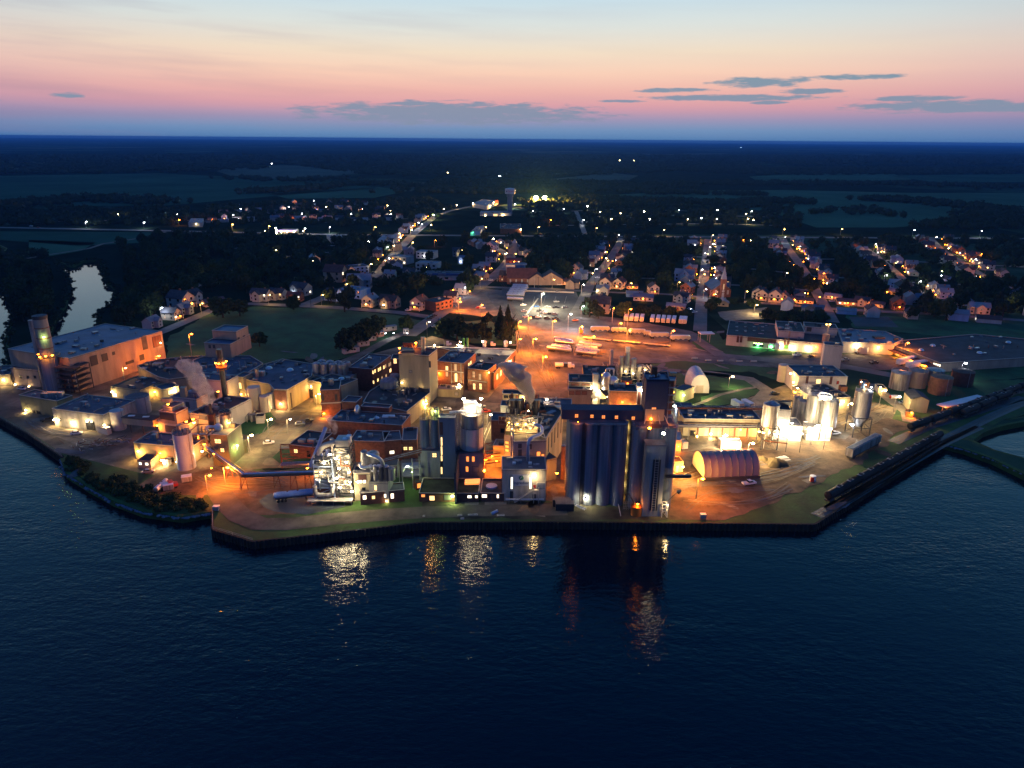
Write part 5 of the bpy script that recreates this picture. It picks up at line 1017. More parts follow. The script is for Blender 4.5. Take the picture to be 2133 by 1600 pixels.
prism('wall',P,0,hL,'concrete',el,top=True); uo('wall_cap','box','roof_grey',(c.x - .3,c.y - r - 2.2,hL + .1),(7,5,.3),el); uo('recess_shade','box','dark_paint',(c.x + .2,c.y - r - 4.42,hL * .45),(2.6,.2,hL * .72),el)  # dark panel on the wall face imitates the shade inside a recess
for k in range(20): uo('ladder_rung', 'box', 'rail_grey', (c.x + .2, c.y - r - 4.6, 3 + k * .9), (1.2, .1, .12), el)
for k in (-.6, .6): bar('ladder_rail', (c.x + .2 + k, c.y - r - 4.6, 2), (c.x + .2 + k, c.y - r - 4.6, hL * .85), .09, 'rail_grey', el)
uo('stepped_head', 'cyl', 'roof_red', (c.x, c.y - r * .6, h + .45), (r * .9, r * .7, .3), el)
e = empty('loading_boom',c,'dark loading boom sticking out right from the eastern silo bank','conveyor'); A_ = Ve((c.x + 4,c.y - r - 2,h * .46)); bar('boom',A_,A_ + Ve((8.5,.5,0)),.45,'dark_paint',e,sq=True)
# gallery and head tower
hg0 = up_h(G(1240, 1056), 884); zc = h + .7
A_, C_ = o1[0][0], o2[1][0]; yb = A_.y + o1[0][1] * .3; hG = up_h(Ve((A_.x, A_.y + o1[0][1] * .3, h + .7)), 855)
P = [(A_.x - 5, yb), (C_.x - 2, yb), (C_.x - 2, yb + 5.5), (A_.x - 5, yb + 5.5)]
b = B('gallery','dark blue gallery with five orange windows across both silo banks','gallery',P,hG,'dark_blue','dark_blue',z0=zc,par=0,cop=None); GB = b
for x,y in ((1201,866),(1233,867),(1257,868.5),(1284,869),(1319,871)): b.win(x - 3,y - 3,x + 3,y + 3,'win_orange','orange_paint',muntin=True)
plamp(G(1203, 874, zc + 1) + Ve((0, -2, 0)), ORG, 800, b.e, .15, .0)
xr = (1346, 1386); P2 = [(C_.x - 3.2, yb - 1.0), (C_.x + 4.2, yb - 1.0), (C_.x + 4.2, yb + 6), (C_.x - 3.2, yb + 6)]
hT = up_h(Ve((C_.x, yb - 1, zc)), 791)
b = B('head_tower','tall dark blue head tower with one orange window and a burning lamp','tower',P2,hT,'dark_blue','roof_blue',z0=zc,par=.3,cop='dark_blue'); HTW = b
b.win(1358, 849, 1366, 856, 'win_orange', 'orange_paint', muntin=True); b.lamp(1356, 871, ORG, 700, .4, .7)
uo('lamp_bay', 'box', 'yellow_block', (C_.x + .2, yb - 1.1, zc + 2.2), (6.4, .2, 4.2), b.e)
for k in (-3, -1, 1, 3): bar('strut', (C_.x + .5 + k, yb - 1.3, zc + 2.2), (C_.x + .5 + k * 1.35, yb - 3.6, zc - .3), .14, 'cream', b.e)
uo('side_shaft', 'box', 'rusty', (C_.x + 5.2, yb + 1, zc + hT * .55), (1.6, 2.5, hT * .8), b.e)
for k in range(7): uo('landing', 'box', 'rail_grey', (C_.x + 5.4, yb - .6, zc + 1.5 + k * 2.6), (2.2, 1.4, .15), b.e)
[bar('rail_post',(C_.x + 6.4,yb - 1.2,zc + .2),(C_.x + 6.4,yb - 1.2,zc + hT * .9),.1,'rail_grey',b.e),bar('rail_post',(C_.x + 4.5,yb - 1.3,zc + .2),(C_.x + 4.5,yb - 1.3,zc + hT * .9),.1,'rail_grey',b.e)]
plamp((C_.x + 7.2,yb + 3.5,zc + hT * .6),ORG,350,b.e,.15); uo('head_drive','box','rusty',(C_.x - .2,yb + 3,zc + hT + 1.2),(1.8,1.8,4),b.e)
for s_ in (-1,1): pipe('vent_hoop',arc([(C_.x + .5 + s_ * 1.4,yb + 3,zc + hT + 1.6),(C_.x + .5 + s_ * 3.8,yb + 3,zc + hT + 2.2),(C_.x + .5 + s_ * 4.4,yb + 1,zc + hT - 4)],rr=1.5),.18,'steel',b.e)
for k in range(4): uo('roof_motor', 'ball', 'steel', (C_.x - 1.5 + k, yb + 1.5 + k * .6, zc + hT + .2), (.6, .6, .6), b.e)
for x, y in ((1353, 892), (1382, 903)): uo('roof_lamp', 'ball', 'ball_org' if x < 1360 else 'ball_wht', G(x, y, h + 1.3), (.5, .5, .35), e2)
light(G(1353, 884, h + 1.3), ORG, 300, e2); light(G(1397, 880, h + 1.6), ORG, 260, e2)  # right-hand light has no fixture, added to warm the silo roof
for k in range(8): uo('roof_hatch', 'box', 'roof_grey', G(random.uniform(1315, 1405), random.uniform(880, 896), h + .9), (1.2, .9, .6), e2)
for k in range(5): uo('roof_hatch', 'box', 'steel', G(1238 + k * 10, 884, h + .9), (1.6, .6, .4), e1)
e = empty('alley_light',G(1306,1040),'glowing yellow strip of pipework in the slot between the silo banks','pipe rack'); xm = (o1[3][0].x + o1[3][1] + o2[0][0].x - o2[0][1]) / 2; ym = o1[3][0].y + 1
uo('slot_wall', 'box', 'yellow_block', (xm, ym + 8, h * .5), (3.2, .4, h), e)
for k in range(9): bar('brace', (xm - .8, ym - 1, 3 + k * 2.8), (xm + .8, ym - 1, 3.6 + k * 2.8), .08, 'rusty', e)
for k in range(5): light((xm, ym + 5, 4 + k * 5.5), YEL, 420, e)
e = empty('quay_floodlight',G(1221,1058),'glaring white floodlight on the quay at the foot of the western silos','floodlight'); g = G(1219,1056); bar('pole',g,g + Ve((0,0,3.4)),.1,'galv',e); plamp(g + Ve((0,-.3,3.4)),WHT,1500,e,.6,.3)
e = empty('loading_spout',G(1325,1070),'orange-lit drum and spout at the foot of the eastern silo bank','loading spout'); g = G(1325,1072); uo('drum','cyl','orange_paint',g,(1.9,1.9,3.4),e); uo('drum_top','cone','orange_paint',g + Ve((0,0,3.4)),(1.9,1.9,1),e); plamp(g + Ve((0,-1.6,5)),ORG,1800,e,.35,.3); pipe('spout',[g + Ve((-3,0,8)),g + Ve((1,-1,1))],.25,'dark_paint',e)
e = empty('lattice_gate',G(1300,1062),'blue lattice gate and slim white pole between the silo banks','gate'); g = G(1298,1062); [bar('gate_bar',g + Ve((0,0,k * .6)),g + Ve((3.6,0,k * .6)),.06,'steel',e) for k in range(6)]; [bar('gate_bar',g + Ve((k * .6,0,0)),g + Ve((k * .6,0,3.2)),.06,'steel',e) for k in range(7)]; bar('pole',G(1293,1075),G(1288,1050,5),.12,'white_paint',e)
e = empty('white_ramp',G(1380,1075),'white steel stair and thin boom at the right foot of the silos','stairs'); g = G(1378,1078); frame(e,[(g.x,g.y),(g.x + 1.8,g.y),(g.x + 1.8,g.y + 2),(g.x,g.y + 2)],0,5,2,'white_paint',r=.08); bar('boom',g + Ve((-.5,0,4)),g + Ve((5.5,2,9)),.12,'dark_paint',e); uo('boom_head','frus','dark_paint',g + Ve((5.5,2,9)),(.9,.9,-1),e); light(g + Ve((2,-1,5.5)),WARM,1800,e)
for i,(x,y,lab) in enumerate(((1170,1053,'rear of two dark skips with pale lids by the silos'),(1176,1061,'front one of two dark skips with pale lids by the silos'))):
 g = G(x,y); e = empty('skip',g,lab,'skip','skips on the quay'); uo('body','box','dark_paint',g + Ve((0,0,1.3)),(6.2,2.5,2.5),e); uo('lid','box','concrete_pad',g + Ve((0,0,2.65)),(6.4,2.7,.2),e)
e = empty('quay_ramp',G(1200,1060),'short white gangway on the grass at the western silo','ramp'); bar('ramp_beam',G(1198,1053,1.6),G(1218,1062,.3),.18,'white_paint',e); bar('ramp_beam',G(1200,1051,1.8),G(1221,1060,.5),.18,'white_paint',e)
# --- north-west group behind the silos: refinery with the pale flue
h = 9
b = B('refinery_shed','three-step yellow shed with black roofs west of the glowing pipework','building',rect((1185,795),(1251,797),(1187,779),h + 2),h + 2,'yellow_block','roof_tar'); [b.win(1190 + k * 22,799,1206 + k * 22,803,'orange_brick',name='panel') for k in range(2)]
b = B('refinery_shed','front yellow block panelled wall below the black-roofed shed','building',rect((1184,810),(1232,812),(1186,800),h),h,'yellow_block','roof_tar'); [b.win(1186 + k * 13,815,1196 + k * 13,822,'orange_brick',name='panel') for k in range(3)]
b = B('lit_hall','orange-walled hall glowing behind columns and pipework','building',rect((1270,814),(1327,816),(1272,800),15),15,'orange_brick','roof_tar'); HL = b; b.vent(1290,803,sz=(5,2.5,1.4)); b.lamp(1318,845,YEL,9000,.5); b.lamp(1280,850,YEL,9000,.4); b.lamp(1296,836,ORG,3000,.3)
h = 16; b = B('dark_plant','black-roofed plant building below the pale flue','building',rect((1215,778),(1285,780),(1240,762),h - 6),h - 6,'dark_steel','roof_tar',cop=None)
e = empty('flue_tower', G(1271, 800), 'tall pale flue standing in a dark lattice frame', 'chimney'); c, r, hg = cylpx(1271, 5, 728, 790, 0); c.z = 0
H_ = up_h(c,729); uo('flue','cyl','cream',c + Ve((0,0,H_ * .45)),(.95,.95,H_ * .55),e); uo('flue_base','cyl','tan_metal',c + Ve((0,0,0)),(1.9,1.9,H_ * .5),e); frame(e,[(c.x - 4,c.y - 3.5),(c.x + 4,c.y - 3.5),(c.x + 4,c.y + 3.5),(c.x - 4,c.y + 3.5)],0,H_ * .5,3,'rail_grey',r=.15)
e = empty('evaporator', G(1255, 840), 'glowing evaporator with two silver domes and white casing', 'process plant'); g = G(1240, 842)
uo('casing', 'box', 'cream', g + Ve((-.5, 0, 8)), (2.6, 2.6, 15), e);
for dx,dz,r_ in ((4.5,14,2.3),(8,12,2.4)): uo('vessel','cyl','bright_steel',g + Ve((dx,0,dz - 6)),(r_,r_,6),e); uo('dome','ball','bright_steel',g + Ve((dx,0,dz)),(r_,r_,r_),e)
for k in range(6): uo('column_pipe', 'cyl', 'cream', g + Ve((6.5 + k * 1.6, -1, 0)), (.45, .45, 9 - (k % 3)), e)
uo('hopper','frus','cream',g + Ve((1,-1,4)),(4,3,3),e); pipe('duct',arc([g + Ve((4.5,0,16)),g + Ve((4.5,0,18)),g + Ve((8,0,18)),g + Ve((8,0,14))],rr=1.2),.5,'bright_steel',e)
for dx,dz,p_ in ((-2.6,10,3200),(1,8,3200),(0,4,3200),(5,5,3000),(11,4,3500),(14,6,2500)): plamp(g + Ve((dx,-3.2,dz)),YEL if dx > 4 else WHT,p_,e,.3,.1)
e = empty('red_lattice',G(1304,850),'rusty lattice column with a lit cap among yellow pipes','process plant'); g = G(1302,848); frame(e,[(g.x - 2,g.y - 1.5),(g.x + 2,g.y - 1.5),(g.x + 2,g.y + 1.5),(g.x - 2,g.y + 1.5)],0,13,5,'rusty',r=.12); uo('cap','cyl','rusty',g + Ve((0,0,12)),(2.6,2.6,2),e); plamp(g + Ve((0,-3,13)),ORG,1800,e,.3); [pipe('pipe_run',arc([g + Ve((-5 + k * 2.2,-1,0)),g + Ve((-5 + k * 2.2,-1,5 - k % 2)),g + Ve((-3.5 + k * 2.2,-1,5 - k % 2)),g + Ve((-3.5 + k * 2.2,-1,0))],rr=.6),.2,'rusty',e) for k in range(5)]
e = empty('cyclone_tower', G(1305, 790), 'cluster of grey cyclones and conveyor spouts behind the lit hall', 'process plant'); g = G(1303, 800)
for dx,z0,z1,r_ in ((0,8,17,1.5),(-3,6,15,1.2),(3.5,6,14,1.4),(6.5,4,10,1.2)): uo('cyclone','cyl','galv',g + Ve((dx,0,z0)),(r_,r_,z1 - z0),e); uo('cone','frus','galv',g + Ve((dx,0,z0)),(r_,r_,-3),e)
frame(e,[(g.x - 5,g.y - 2),(g.x + 9,g.y - 2),(g.x + 9,g.y + 3),(g.x - 5,g.y + 3)],0,10,3,'rail_grey'); uo('drive_box','box','steel',g + Ve((0,0,18.5)),(2.2,2.2,3),e); [bar('spout',g + Ve((8 + k * 2,-1,11)),g + Ve((14 + k,-2,5)),.3,'cream',e) for k in range(3)]
for dx, dz in ((-1, 8), (3, 7), (9, 9)): plamp(g + Ve((dx, -3.5, dz)), WARM, 2400, e, .35, .3)
b = B('white_control_room','floodlit white room left of the dark head tower','building',rect((1327,805),(1348,806),(1328,797),13),13,'white_panel','roof_pale'); b.lamp(1336,812,WHT,3500,.3); b.win(1329,816,1334,842,'roof_red',name='panel')
b = B('brick_annex','rust-brown block with a grey roller door right of the head tower','building',rect((1387,792),(1405,794),(1392,782),9),9,'orange_brick','roof_blue',cop=None); b.win(1389,824,1396,834,'galv',name='roller_door')
b = B('green_lit_shed','ochre shed with grey roof by the greenish floodlit path','shed',rect((1403,808),(1424,814),(1412,795),6),6,'yellow_block','roof_grey',cop=None); b.lamp(1427,822,LIM,8000,.5)
b = B('grey_roof_shed','small grey-roofed shed with a bright blue-white lamp at its corner','shed',rect((1411,850),(1446,851),(1416,838),5),5,'grey_metal','roof_grey',cop=None); b.lamp(1409,846,CLD,3500,.5)
e = empty('white_dome_tent', G(1455, 818), 'tall white arched fabric tent on the lawn', 'tent')
def arched(e, A_, C_, depth, r, hgt_, m_cover, m_end, bays, base=0, ribs='rail_grey'):
 u = (C_ - A_).normalized(); v = Ve((-u.y, u.x, 0)); w = (C_ - A_).length; k = 16
 def ap(t,d,sc_=1): return A_ + u * (w / 2 - math.cos(t * math.pi) * w / 2 * sc_) + v * d + Ve((0,0,base + math.sin(t * math.pi) ** .75 * hgt_ * sc_))
 for j in range(bays):
  V = []; F = []; d0, d1 = depth * j / bays, depth * (j + 1) / bays
  for i in range(k + 1):
   for q, s_ in ((d0, 1.0), ((d0 + d1) / 2, .975), (d1, 1.0)): V.append(ap(i / k, q, s_))
  for i in range(k):
   for q in (0, 1): F.append((i * 3 + q, i * 3 + q + 1, (i + 1) * 3 + q + 1, (i + 1) * 3 + q))
  meshobj('cover_bay', V, F, m_cover, e, smooth=True)
 for d_ in (.05, depth - .05): meshobj('end_wall', [ap(i / k, d_) for i in range(k + 1)], [tuple(range(k + 1))], m_end, e)
 for j in range(bays + 1): pipe('rib', [ap(i / k, depth * j / bays, 1.008) for i in range(k + 1)], .12, ribs, e, 5)
 return u, v, w
A_,C_ = G(1437,818),G(1476,819); u,v,w = arched(e,A_,C_,15,0,9.5,'white_fabric','white_fabric',7,0,'white_paint'); uo('door','box','cream',(A_ + C_) / 2 - v * .1 + Ve((0,0,2)),(3.6,.2,4),e,rotz=math.atan2(u.y,u.x)); EXCL.append([(A_.x,A_.y),(C_.x,C_.y),((C_ + v * 15).x,(C_ + v * 15).y),((A_ + v * 15).x,(A_ + v * 15).y)])
light((A_ + C_) / 2 + Ve((0, -9, 5)), WARM, 5200, e)  # added light without a fixture, whitens the tent front
street(1517, 808, 6, WARM, 3600, 'round glowing lamp on the lawn beside the white arched tent', .55)
# --- ribbed barn
e = empty('ribbed_barn',G(1505,1000),'long ribbed round-roofed fabric barn with a blazing yellow end','barn'); C0,A0 = G(1464,1001),G(1436,951)
A_, C_ = G(1466, 1002), G(1437, 967); uu = G(1580, 997) - G(1466, 1002); uu.z = 0; L_ = uu.length; uu.normalize(); vv = Ve((-uu.y, uu.x, 0)); w = 12.5
A_ = Ve((A_.x,A_.y,0)) + vv * w; C_ = Ve((G(1466,1002).x,G(1466,1002).y,0)); u,v,w = arched(e,A_,C_,L_,0,7.6,'fabric_arch','cream',8,1.0,'fabric_arch')
for s_,q in ((0,C_),(1,A_)): uo('base_wall','box','dark_steel',q + uu * L_ / 2 + Ve((0,0,.6)),(L_ + 1,.8,1.3),e,rotz=math.atan2(uu.y,uu.x))
EXCL.append([(C_.x, C_.y), ((C_ + uu * L_).x, (C_ + uu * L_).y), ((A_ + uu * L_).x, (A_ + uu * L_).y), (A_.x, A_.y)])
b = B('orange_hut','brown hut with an orange lamp at the yellow barn end','hut',rect((1405,962),(1424,961),(1406,950),4.5),4.5,'yellow_block','shingle_brown',cop=None); b.lamp(1419,968,YEL,11000,.4,2.0); b.win(1407,970,1413,988,'win_orange',name='door'); light(G(1432,985,5),YEL,13000,b.e)  # last light has no fixture, added to brighten the barn end
for x,y,lab in ((1518,938,'left rusty pipe drum behind the ribbed barn'),(1555,938,'right rusty pipe drum behind the ribbed barn')): g = G(x,y + 6); e = empty('pipe_drum',g,lab,'drum','rusty drums'); bar('shell',g + Ve((-2.6,0,1)),g + Ve((2.6,0,1)),1.0,'rusty',e,'cyl')
def pile(name, lab, x, y, rx, ry, h_, m_):
 g = G(x, y); V, F = [], []; n_ = 20; k = 6
 for j in range(k + 1):
  for i in range(n_): a = 2 * math.pi * i / n_; t_ = j / k; wob = 1 + .18 * math.sin(a * 3 + x) + .1 * math.sin(a * 7); V.append((g.x + rx * (1 - t_) * math.cos(a) * wob,g.y + ry * (1 - t_) * math.sin(a) * wob,h_ * (1 - (1 - t_) ** 2) * (1 + .1 * math.sin(a * 5 + j)) - .05))
 for j in range(k): F += [(j * n_ + i, j * n_ + (i + 1) % n_, (j + 1) * n_ + (i + 1) % n_, (j + 1) * n_ + i) for i in range(n_)]
 F.append(tuple(range(k * n_, (k + 1) * n_))); return tag(meshobj(name, V, F, m_, smooth=True), lab, 'heap')
pile('grain_heap','dark heap of mulch on the dirt behind the ribbed barn',1617,966,4.6,4.5,2.2,'grain'); pile('grain_heap','smaller brown heap touching the barn end',1588,958,3,3,1.4,'grain'); pile('tarpaulin','crumpled white tarpaulin lying flat on the yard',1632,955,3.6,3,.3,'white_fabric')
# --- loading station on the right
h = 8
b = B('loading_shed','long low loading shed with glowing yellow front behind the barn','shed',rect((1425,872),(1585,874),(1420,852),h),h,'yellow_block','roof_purple'); LS = b
for i in range(4): b.vent(1428 + i * 40, 862, sz=(5, 1.2, .5), m='dark_steel', name='roof_duct')
bar('roof_pipe',G(1412,850,h + 1),G(1590,852,h + 1),.4,'rusty',b.e); bar('roof_pipe',G(1412,846,h + 1),G(1590,848,h + 1),.3,'galv',b.e)
for x,y,c_,p_ in ((1478,900,WARM,6500),(1505,905,WARM,6000),(1540,891,ORG,7000),(1578,895,YEL,6500),(1450,905,YEL,4000)): b.lamp(x,y,c_,p_,.5,2.2)
b.win(1438, 897, 1448, 907, 'glass_dark', name='door'); [b.win(1452 + k * 26, 888, 1453 + k * 26, 910, 'rusty', name='pilaster') for k in range(5)]
e = empty('canopy_deck',G(1500,905),'pipe-strewn canopy in front of the loading shed','canopy'); q = [G(1412,890,5.5),G(1588,892,5.5),G(1588,880,5.5),G(1412,878,5.5)]; prism('deck',[(p.x,p.y) for p in q],5.4,5.6,'roof_grey',e)
for k in range(9): x = 1414 + k * 21; g = G(x, 891, 5.5); bar('post', (g.x, g.y, 0), g, .13, 'rail_grey', e)
for k in range(3): bar('pipe_run', G(1412, 881 + k * 3, 6.3), G(1588, 883 + k * 3, 6.3), .2, ('rusty', 'galv', 'rail_grey')[k], e)
b = B('lit_loading_room','low white-lit loading room beaming onto the yard','shed',rect((1502,920),(1545,921),(1503,912),3.5),3.5,'white_panel','roof_pale',cop=None)
for x in (1512, 1532): b.lamp(x, 919, WHT, 6500, .5, 2.5)
b = B('wedge_shed','narrow white gabled wedge shed beside the eastern silo bank','shed',rect((1408,905),(1419,925),(1400,890),6) if False else rect((1406,916),(1420,917),(1407,897),5),5,'cream','white_panel',cop=None); b.lamp(1413,928,ORG,4500,.3)
b = B('small_hut','small pinkish hut next to the wedge shed','hut',rect((1422,922),(1434,921),(1424,914),3),3,'white_panel','white_panel',cop=None)
def legged(lab, x, w, yt, ybs, yg, m_='galv', rail=True, lamp=None):
 foot = G(x, yg); hb = up_h(foot, ybs); e, c, r, hgx = None, None, None, None
 e = empty('hopper_silo',foot,lab,'silo','silos on legs'); hd = (Ve((foot.x,foot.y,hb)) - CAMP).length; r = w / 2 * hd / FPX; c = Ve((foot.x,foot.y + r,hb)); ht = up_h(Ve((foot.x,foot.y,hb)),yt)
 uo('shell','cyl',m_,c,(r,r,ht),e); uo('cone_roof','cone',m_,c + Ve((0,0,ht)),(r,r,r * .4),e); uo('hopper','frus',m_,c,(r,r,-min(hb * .6,r * 1.4)),e)
 frame(e, [(c.x - r, c.y - r), (c.x + r, c.y - r), (c.x + r, c.y + r), (c.x - r, c.y + r)], 0, hb, 2, 'dark_steel', r=.16)
 for k in range(3): uo('band', 'cyl', m_, c + Ve((0, 0, ht * (k + .3) / 3)), (r + .06, r + .06, .15), e)
 for k in range(8): a = k * .785; bar('seam',c + Ve((math.cos(a) * (r + .03),math.sin(a) * (r + .03),0)),c + Ve((math.cos(a) * (r + .03),math.sin(a) * (r + .03),ht)),.06,'steel',e)
 if rail: rails(e, [(c.x + r * math.cos(i * .785), c.y + r * math.sin(i * .785)) for i in range(8)], hb + ht, 1.2, step=20)
 return e, c, r, hb, ht
e,c,r,hb,ht = legged('grey hopper silo on a table frame with a steep lit cone',1601,31,847,893,938,'galv',False); plamp(c + Ve((-r - .5,-r - 1.5,-1)),YEL,4000,e,.55,.2); plamp(c + Ve((-r * .6,-r - .6,.2)),ORG,2500,e,.4,.2)
e,c,r,hb,ht = legged('silver hopper silo with blue-green rail on tall dark legs',1792,31,820,872,912,'galv'); plamp(c + Ve((r * .6,-1,ht + 2)),CLD,1200,e,.35); plamp(c + Ve((-.5,-1,ht + 3)),WARM,1000,e,.3); uo('head_pipe','cyl','blue_paint',c + Ve((-1,0,ht)),(.7,.7,4),e); plamp(c + Ve((-r - 1,-r,-hb * .3)),CLD,4500,e,.7,.3)
b = B('lit_process_block','blindingly lit block and pipe deck under the silo cluster','building',rect((1612,885),(1672,888),(1615,868),7),7,'white_panel','roof_pale',cop=None)
for x, y in ((1622, 882), (1632, 878), (1650, 879), (1640, 890)): plamp(G(x, y + 2, 8.5), WHT, 1300, b.e, .4, .2)
for x in (1618, 1635, 1655, 1668): b.lamp(x, 900, WHT, 2000, .45, 1.8)
q = [G(1608,905,4),G(1690,908,4),G(1690,899,4),G(1608,896,4)]; frame(b.e,[(p.x,p.y) for p in q],0,5,1,'rail_grey',brace=False); rails(b.e,[(p.x,p.y) for p in q],5,1,'coping',.06)
e = empty('pipe_gantry', G(1640, 925), 'thin gantry with a lit pipe on three poles in the bright yard', 'pipe rack')
for x, y in ((1636, 942), (1665, 943), (1706, 915)): g = G(x, y); bar('pole', g, g + Ve((0, 0, 6)), .13, 'dark_steel', e)
bar('pipe_run',G(1590,918,4),G(1640,924,3.5),.3,'rusty',e); bar('pipe_run',G(1636,942,0) + Ve((0,0,6)),G(1610,905,6),.12,'rail_grey',e); bar('pipe_run',G(1665,943,0) + Ve((0,0,6)),G(1650,900,6),.12,'rail_grey',e)
b = B('white_base_block','bright white base block with framed panels under the round silos','building',rect((1683,890),(1733,892),(1686,878),6),6,'white_paint','roof_pale',cop=None); b.win(1706,892,1708,916,'dark_steel',name='downpipe'); b.win(1709,893,1731,914,'white_panel','rusty',name='panel')
for x in (1690, 1700): b.lamp(x, 895, WHT, 2200, .45, 2); b.lamp(1722, 889, WARM, 3500, .3, 2)
b = B('dark_plinth_block','dark machinery block with three lit slots left of the silo cluster','building',rect((1616,852),(1648,854),(1618,834),14),14,'white_panel','roof_tar',cop=None); b.win(1617,836,1618.5,846,'win_warm'); [b.vent(1622 + k * 6,843,sz=(2,2,2),m='dark_steel') for k in range(4)]
for x,w,yt,yb,lab in ((1656,17,830,880,'leftmost tan silo of the tight cluster under red steam'),(1668,22,838,890,'grey-brown silo in front of the tight silo cluster'),(1690,30,826,882,'widest shaded grey silo in the middle of the cluster'),(1721,34,838,893,'pale round silo with small marks at the right of the cluster'),(1711,26,826,876,'silo mostly hidden behind the pale round one')):
 tank('silo', lab, 'silo', x, w, yt, yb, 'galv', cap='cone', bands=3, rail=True, group='clustered silos', z=5.5 if x > 1685 else 0)
e = empty('silo_head_gear',G(1715,828,14),'brilliantly lit pipes and hoops over the right-hand clustered silos','machinery'); g = G(1714,830,17); pipe('hoop',arc([g + Ve((-2,0,0)),g + Ve((-2,0,3)),g + Ve((3,0,2)),g + Ve((5,0,-1))],rr=1.5),.35,'white_paint',e); uo('fan_house','box','white_paint',g + Ve((0,0,.5)),(4.5,2.5,2),e); plamp(g + Ve((-1,-2.5,2)),WHT,3500,e,.4,.1); plamp(g + Ve((2,-2.5,1.4)),WHT,3500,e,.4,.1)
e = empty('steam_lamps',G(1660,815),'red-orange lamp glaring through steam above the clustered silos','floodlight'); g = G(1656,816,12); bar('pole',Ve((g.x,g.y,0)),g,.15,'galv',e); plamp(g,ORG,9000,e,.7)
b = B('low_black_roof','low building with coal-black roof and one wall lamp','building',rect((1700,832),(1772,827),(1680,802),7),7,'yellow_block','roof_tar'); b.lamp(1753,835,WARM,6500,.5); b.vent(1755,812,sz=(3,3,2.5),m='rusty')
h = hh(1664, 783, 822)
b = B('lab_building','white laboratory with dark slate roof and yellow window below the pink tower','building',rect((1664,783),(1766,785),(1652,760),h),h,'white_panel','roof_grey'); b.win(1700,790,1709,799,'win_warm','rusty'); b.win(1679,784,1683,802,'roof_red',name='panel'); b.win(1729,784,1733,800,'roof_red',name='panel'); b.win(1743,794,1747,800,'red_paint',name='door'); b.vent(1728,776,sz=(3,1.6,1.2)); b.vent(1690,766,sz=(1.2,1.2,1)); b.vent(1741,768,'dome',sz=(.5,.5,.5))
for x, y, c_ in ((1647, 778, WARM), (1652, 774, WARM), (1653, 796, WARM), (1661, 808, WARM)): plamp(G(x, y, 9), c_, 2600, b.e, .45, .3)
tank('silo','lone cream tank glowing yellow at the left end of the white laboratory','silo',1629,22,763,797,'cream',cap='cone',bands=2); light(G(1638,795,6),YEL,5000,b.e); light(G(1650,822,6),YEL,6500,b.e)
h = hh(1757, 724, 772)
b = B('pink_tower','windowless pink-grey tower rising between the white buildings','tower',rect((1718,718),(1757,721),(1722,712),h),h,'white_panel','roof_grey');
h = hh(1690, 712, 734)
b = B('white_factory','long white factory wing with black roof and green-lit dock','building',rect((1514,698),(1756,719),(1515,667),h),h,'white_panel','roof_tar'); WF = b
for x in (1537, 1544): b.win(x - 2, 699, x + 2, 713, 'roof_red', name='panel')
b.win(1557,704,1617,713,'roof_red',name='canopy'); b.win(1569,715,1590,722,'dark_paint',name='loading_bay'); b.win(1570,715,1588,716.5,'ball_lim',name='light_strip')
for x,y,c_,p_ in ((1579,718,GRN,2500),(1606,719,GRN,2500),(1628,717,WARM,7000),(1650,721,WARM,7000),(1684,723,WARM,7000),(1699,722,ORG,2500)): b.lamp(x,y,c_,p_,.6)
for x in (1635, 1642): b.win(x - 2, 705, x + 2, 718, 'roof_red', name='panel')
b.win(1633, 719, 1641, 726, 'green_paint', name='panel')
for k in range(12): b.vent(1535 + (k % 4) * 18, 672 + (k // 4) * 8, sz=(1.5, 1, .4), m='galv')
b = B('white_factory','black-roofed raised section behind the white factory wing','building',rect((1621,688),(1676,692),(1612,668),h + 4),h + 4,'white_panel','roof_tar')
b = B('white_factory','rear white factory block with dark roof beside the grey arena','building',rect((1677,680),(1745,685),(1680,671),h + 4),h + 4,'white_panel','roof_tar'); b.win(1681,682,1690,690,'dark_steel',name='louvre')
for x,lab in ((1625,'left salmon roof tank with silver lid on the white factory'),(1639,'middle salmon roof tank on the white factory'),(1641,'right salmon roof tank on the white factory')): tank('roof_tank',lab,'tank',x + (0 if x != 1641 else 2),13,683 if x < 1630 else 689,698 if x < 1630 else 703,'tan_metal',z=h,caph=.1,bands=2,group='roof tanks',ladder=False) if x != 1639 else None
e = empty('rooftop_stack',G(1720,700,h),'tan rooftop hopper with a twin lamp pole','hopper'); g = G(1719,713,h); uo('hopper','cyl','tan_metal',g,(2,2,5),e); bar('pole',g,g + Ve((.5,0,11)),.2,'cream',e); [plamp(g + Ve((k,0,11)),YEL,500,e,.4) for k in (-.8,1.2)]
h = 7
b = B('arena','grey-blue roofed arena with pale walls and a white wall lamp','building',poly([(1755,712),(1862,716),(1881,706),(1844,690),(1745,684)],h),h,'white_panel','roof_blue'); b.lamp(1784,717,WARM,8500,.6); b.lamp(1829,722,YEL,5000,.5); b.vent(1765,697,sz=(4,3,1.5),m='dark_steel'); b.vent(1830,703,sz=(6,4,1),m='dark_steel')
h = hh(1961, 755, 774)
b = B('brown_warehouse','vast dark-roofed warehouse with an orange-lit loading dock','warehouse',poly([(1842,712),(1959,756),(2220,740),(2220,714),(2031,696)],h),h,'tan_metal','roof_tar'); BW = b
for i,(x,y) in enumerate(((1870,738),(1886,742),(1900,748),(1918,752),(1932,758))): b.win(x - 4,y - 4,x + 4,y + 3,'win_orange','orange_paint',name='dock_door');
for x, y, p_ in ((1858, 729, 3500), (1878, 734, 6000), (1895, 740, 6000), (1915, 749, 6000), (1935, 761, 9000)): b.lamp(x, y + 1, ORG, p_, .5, 2.5)
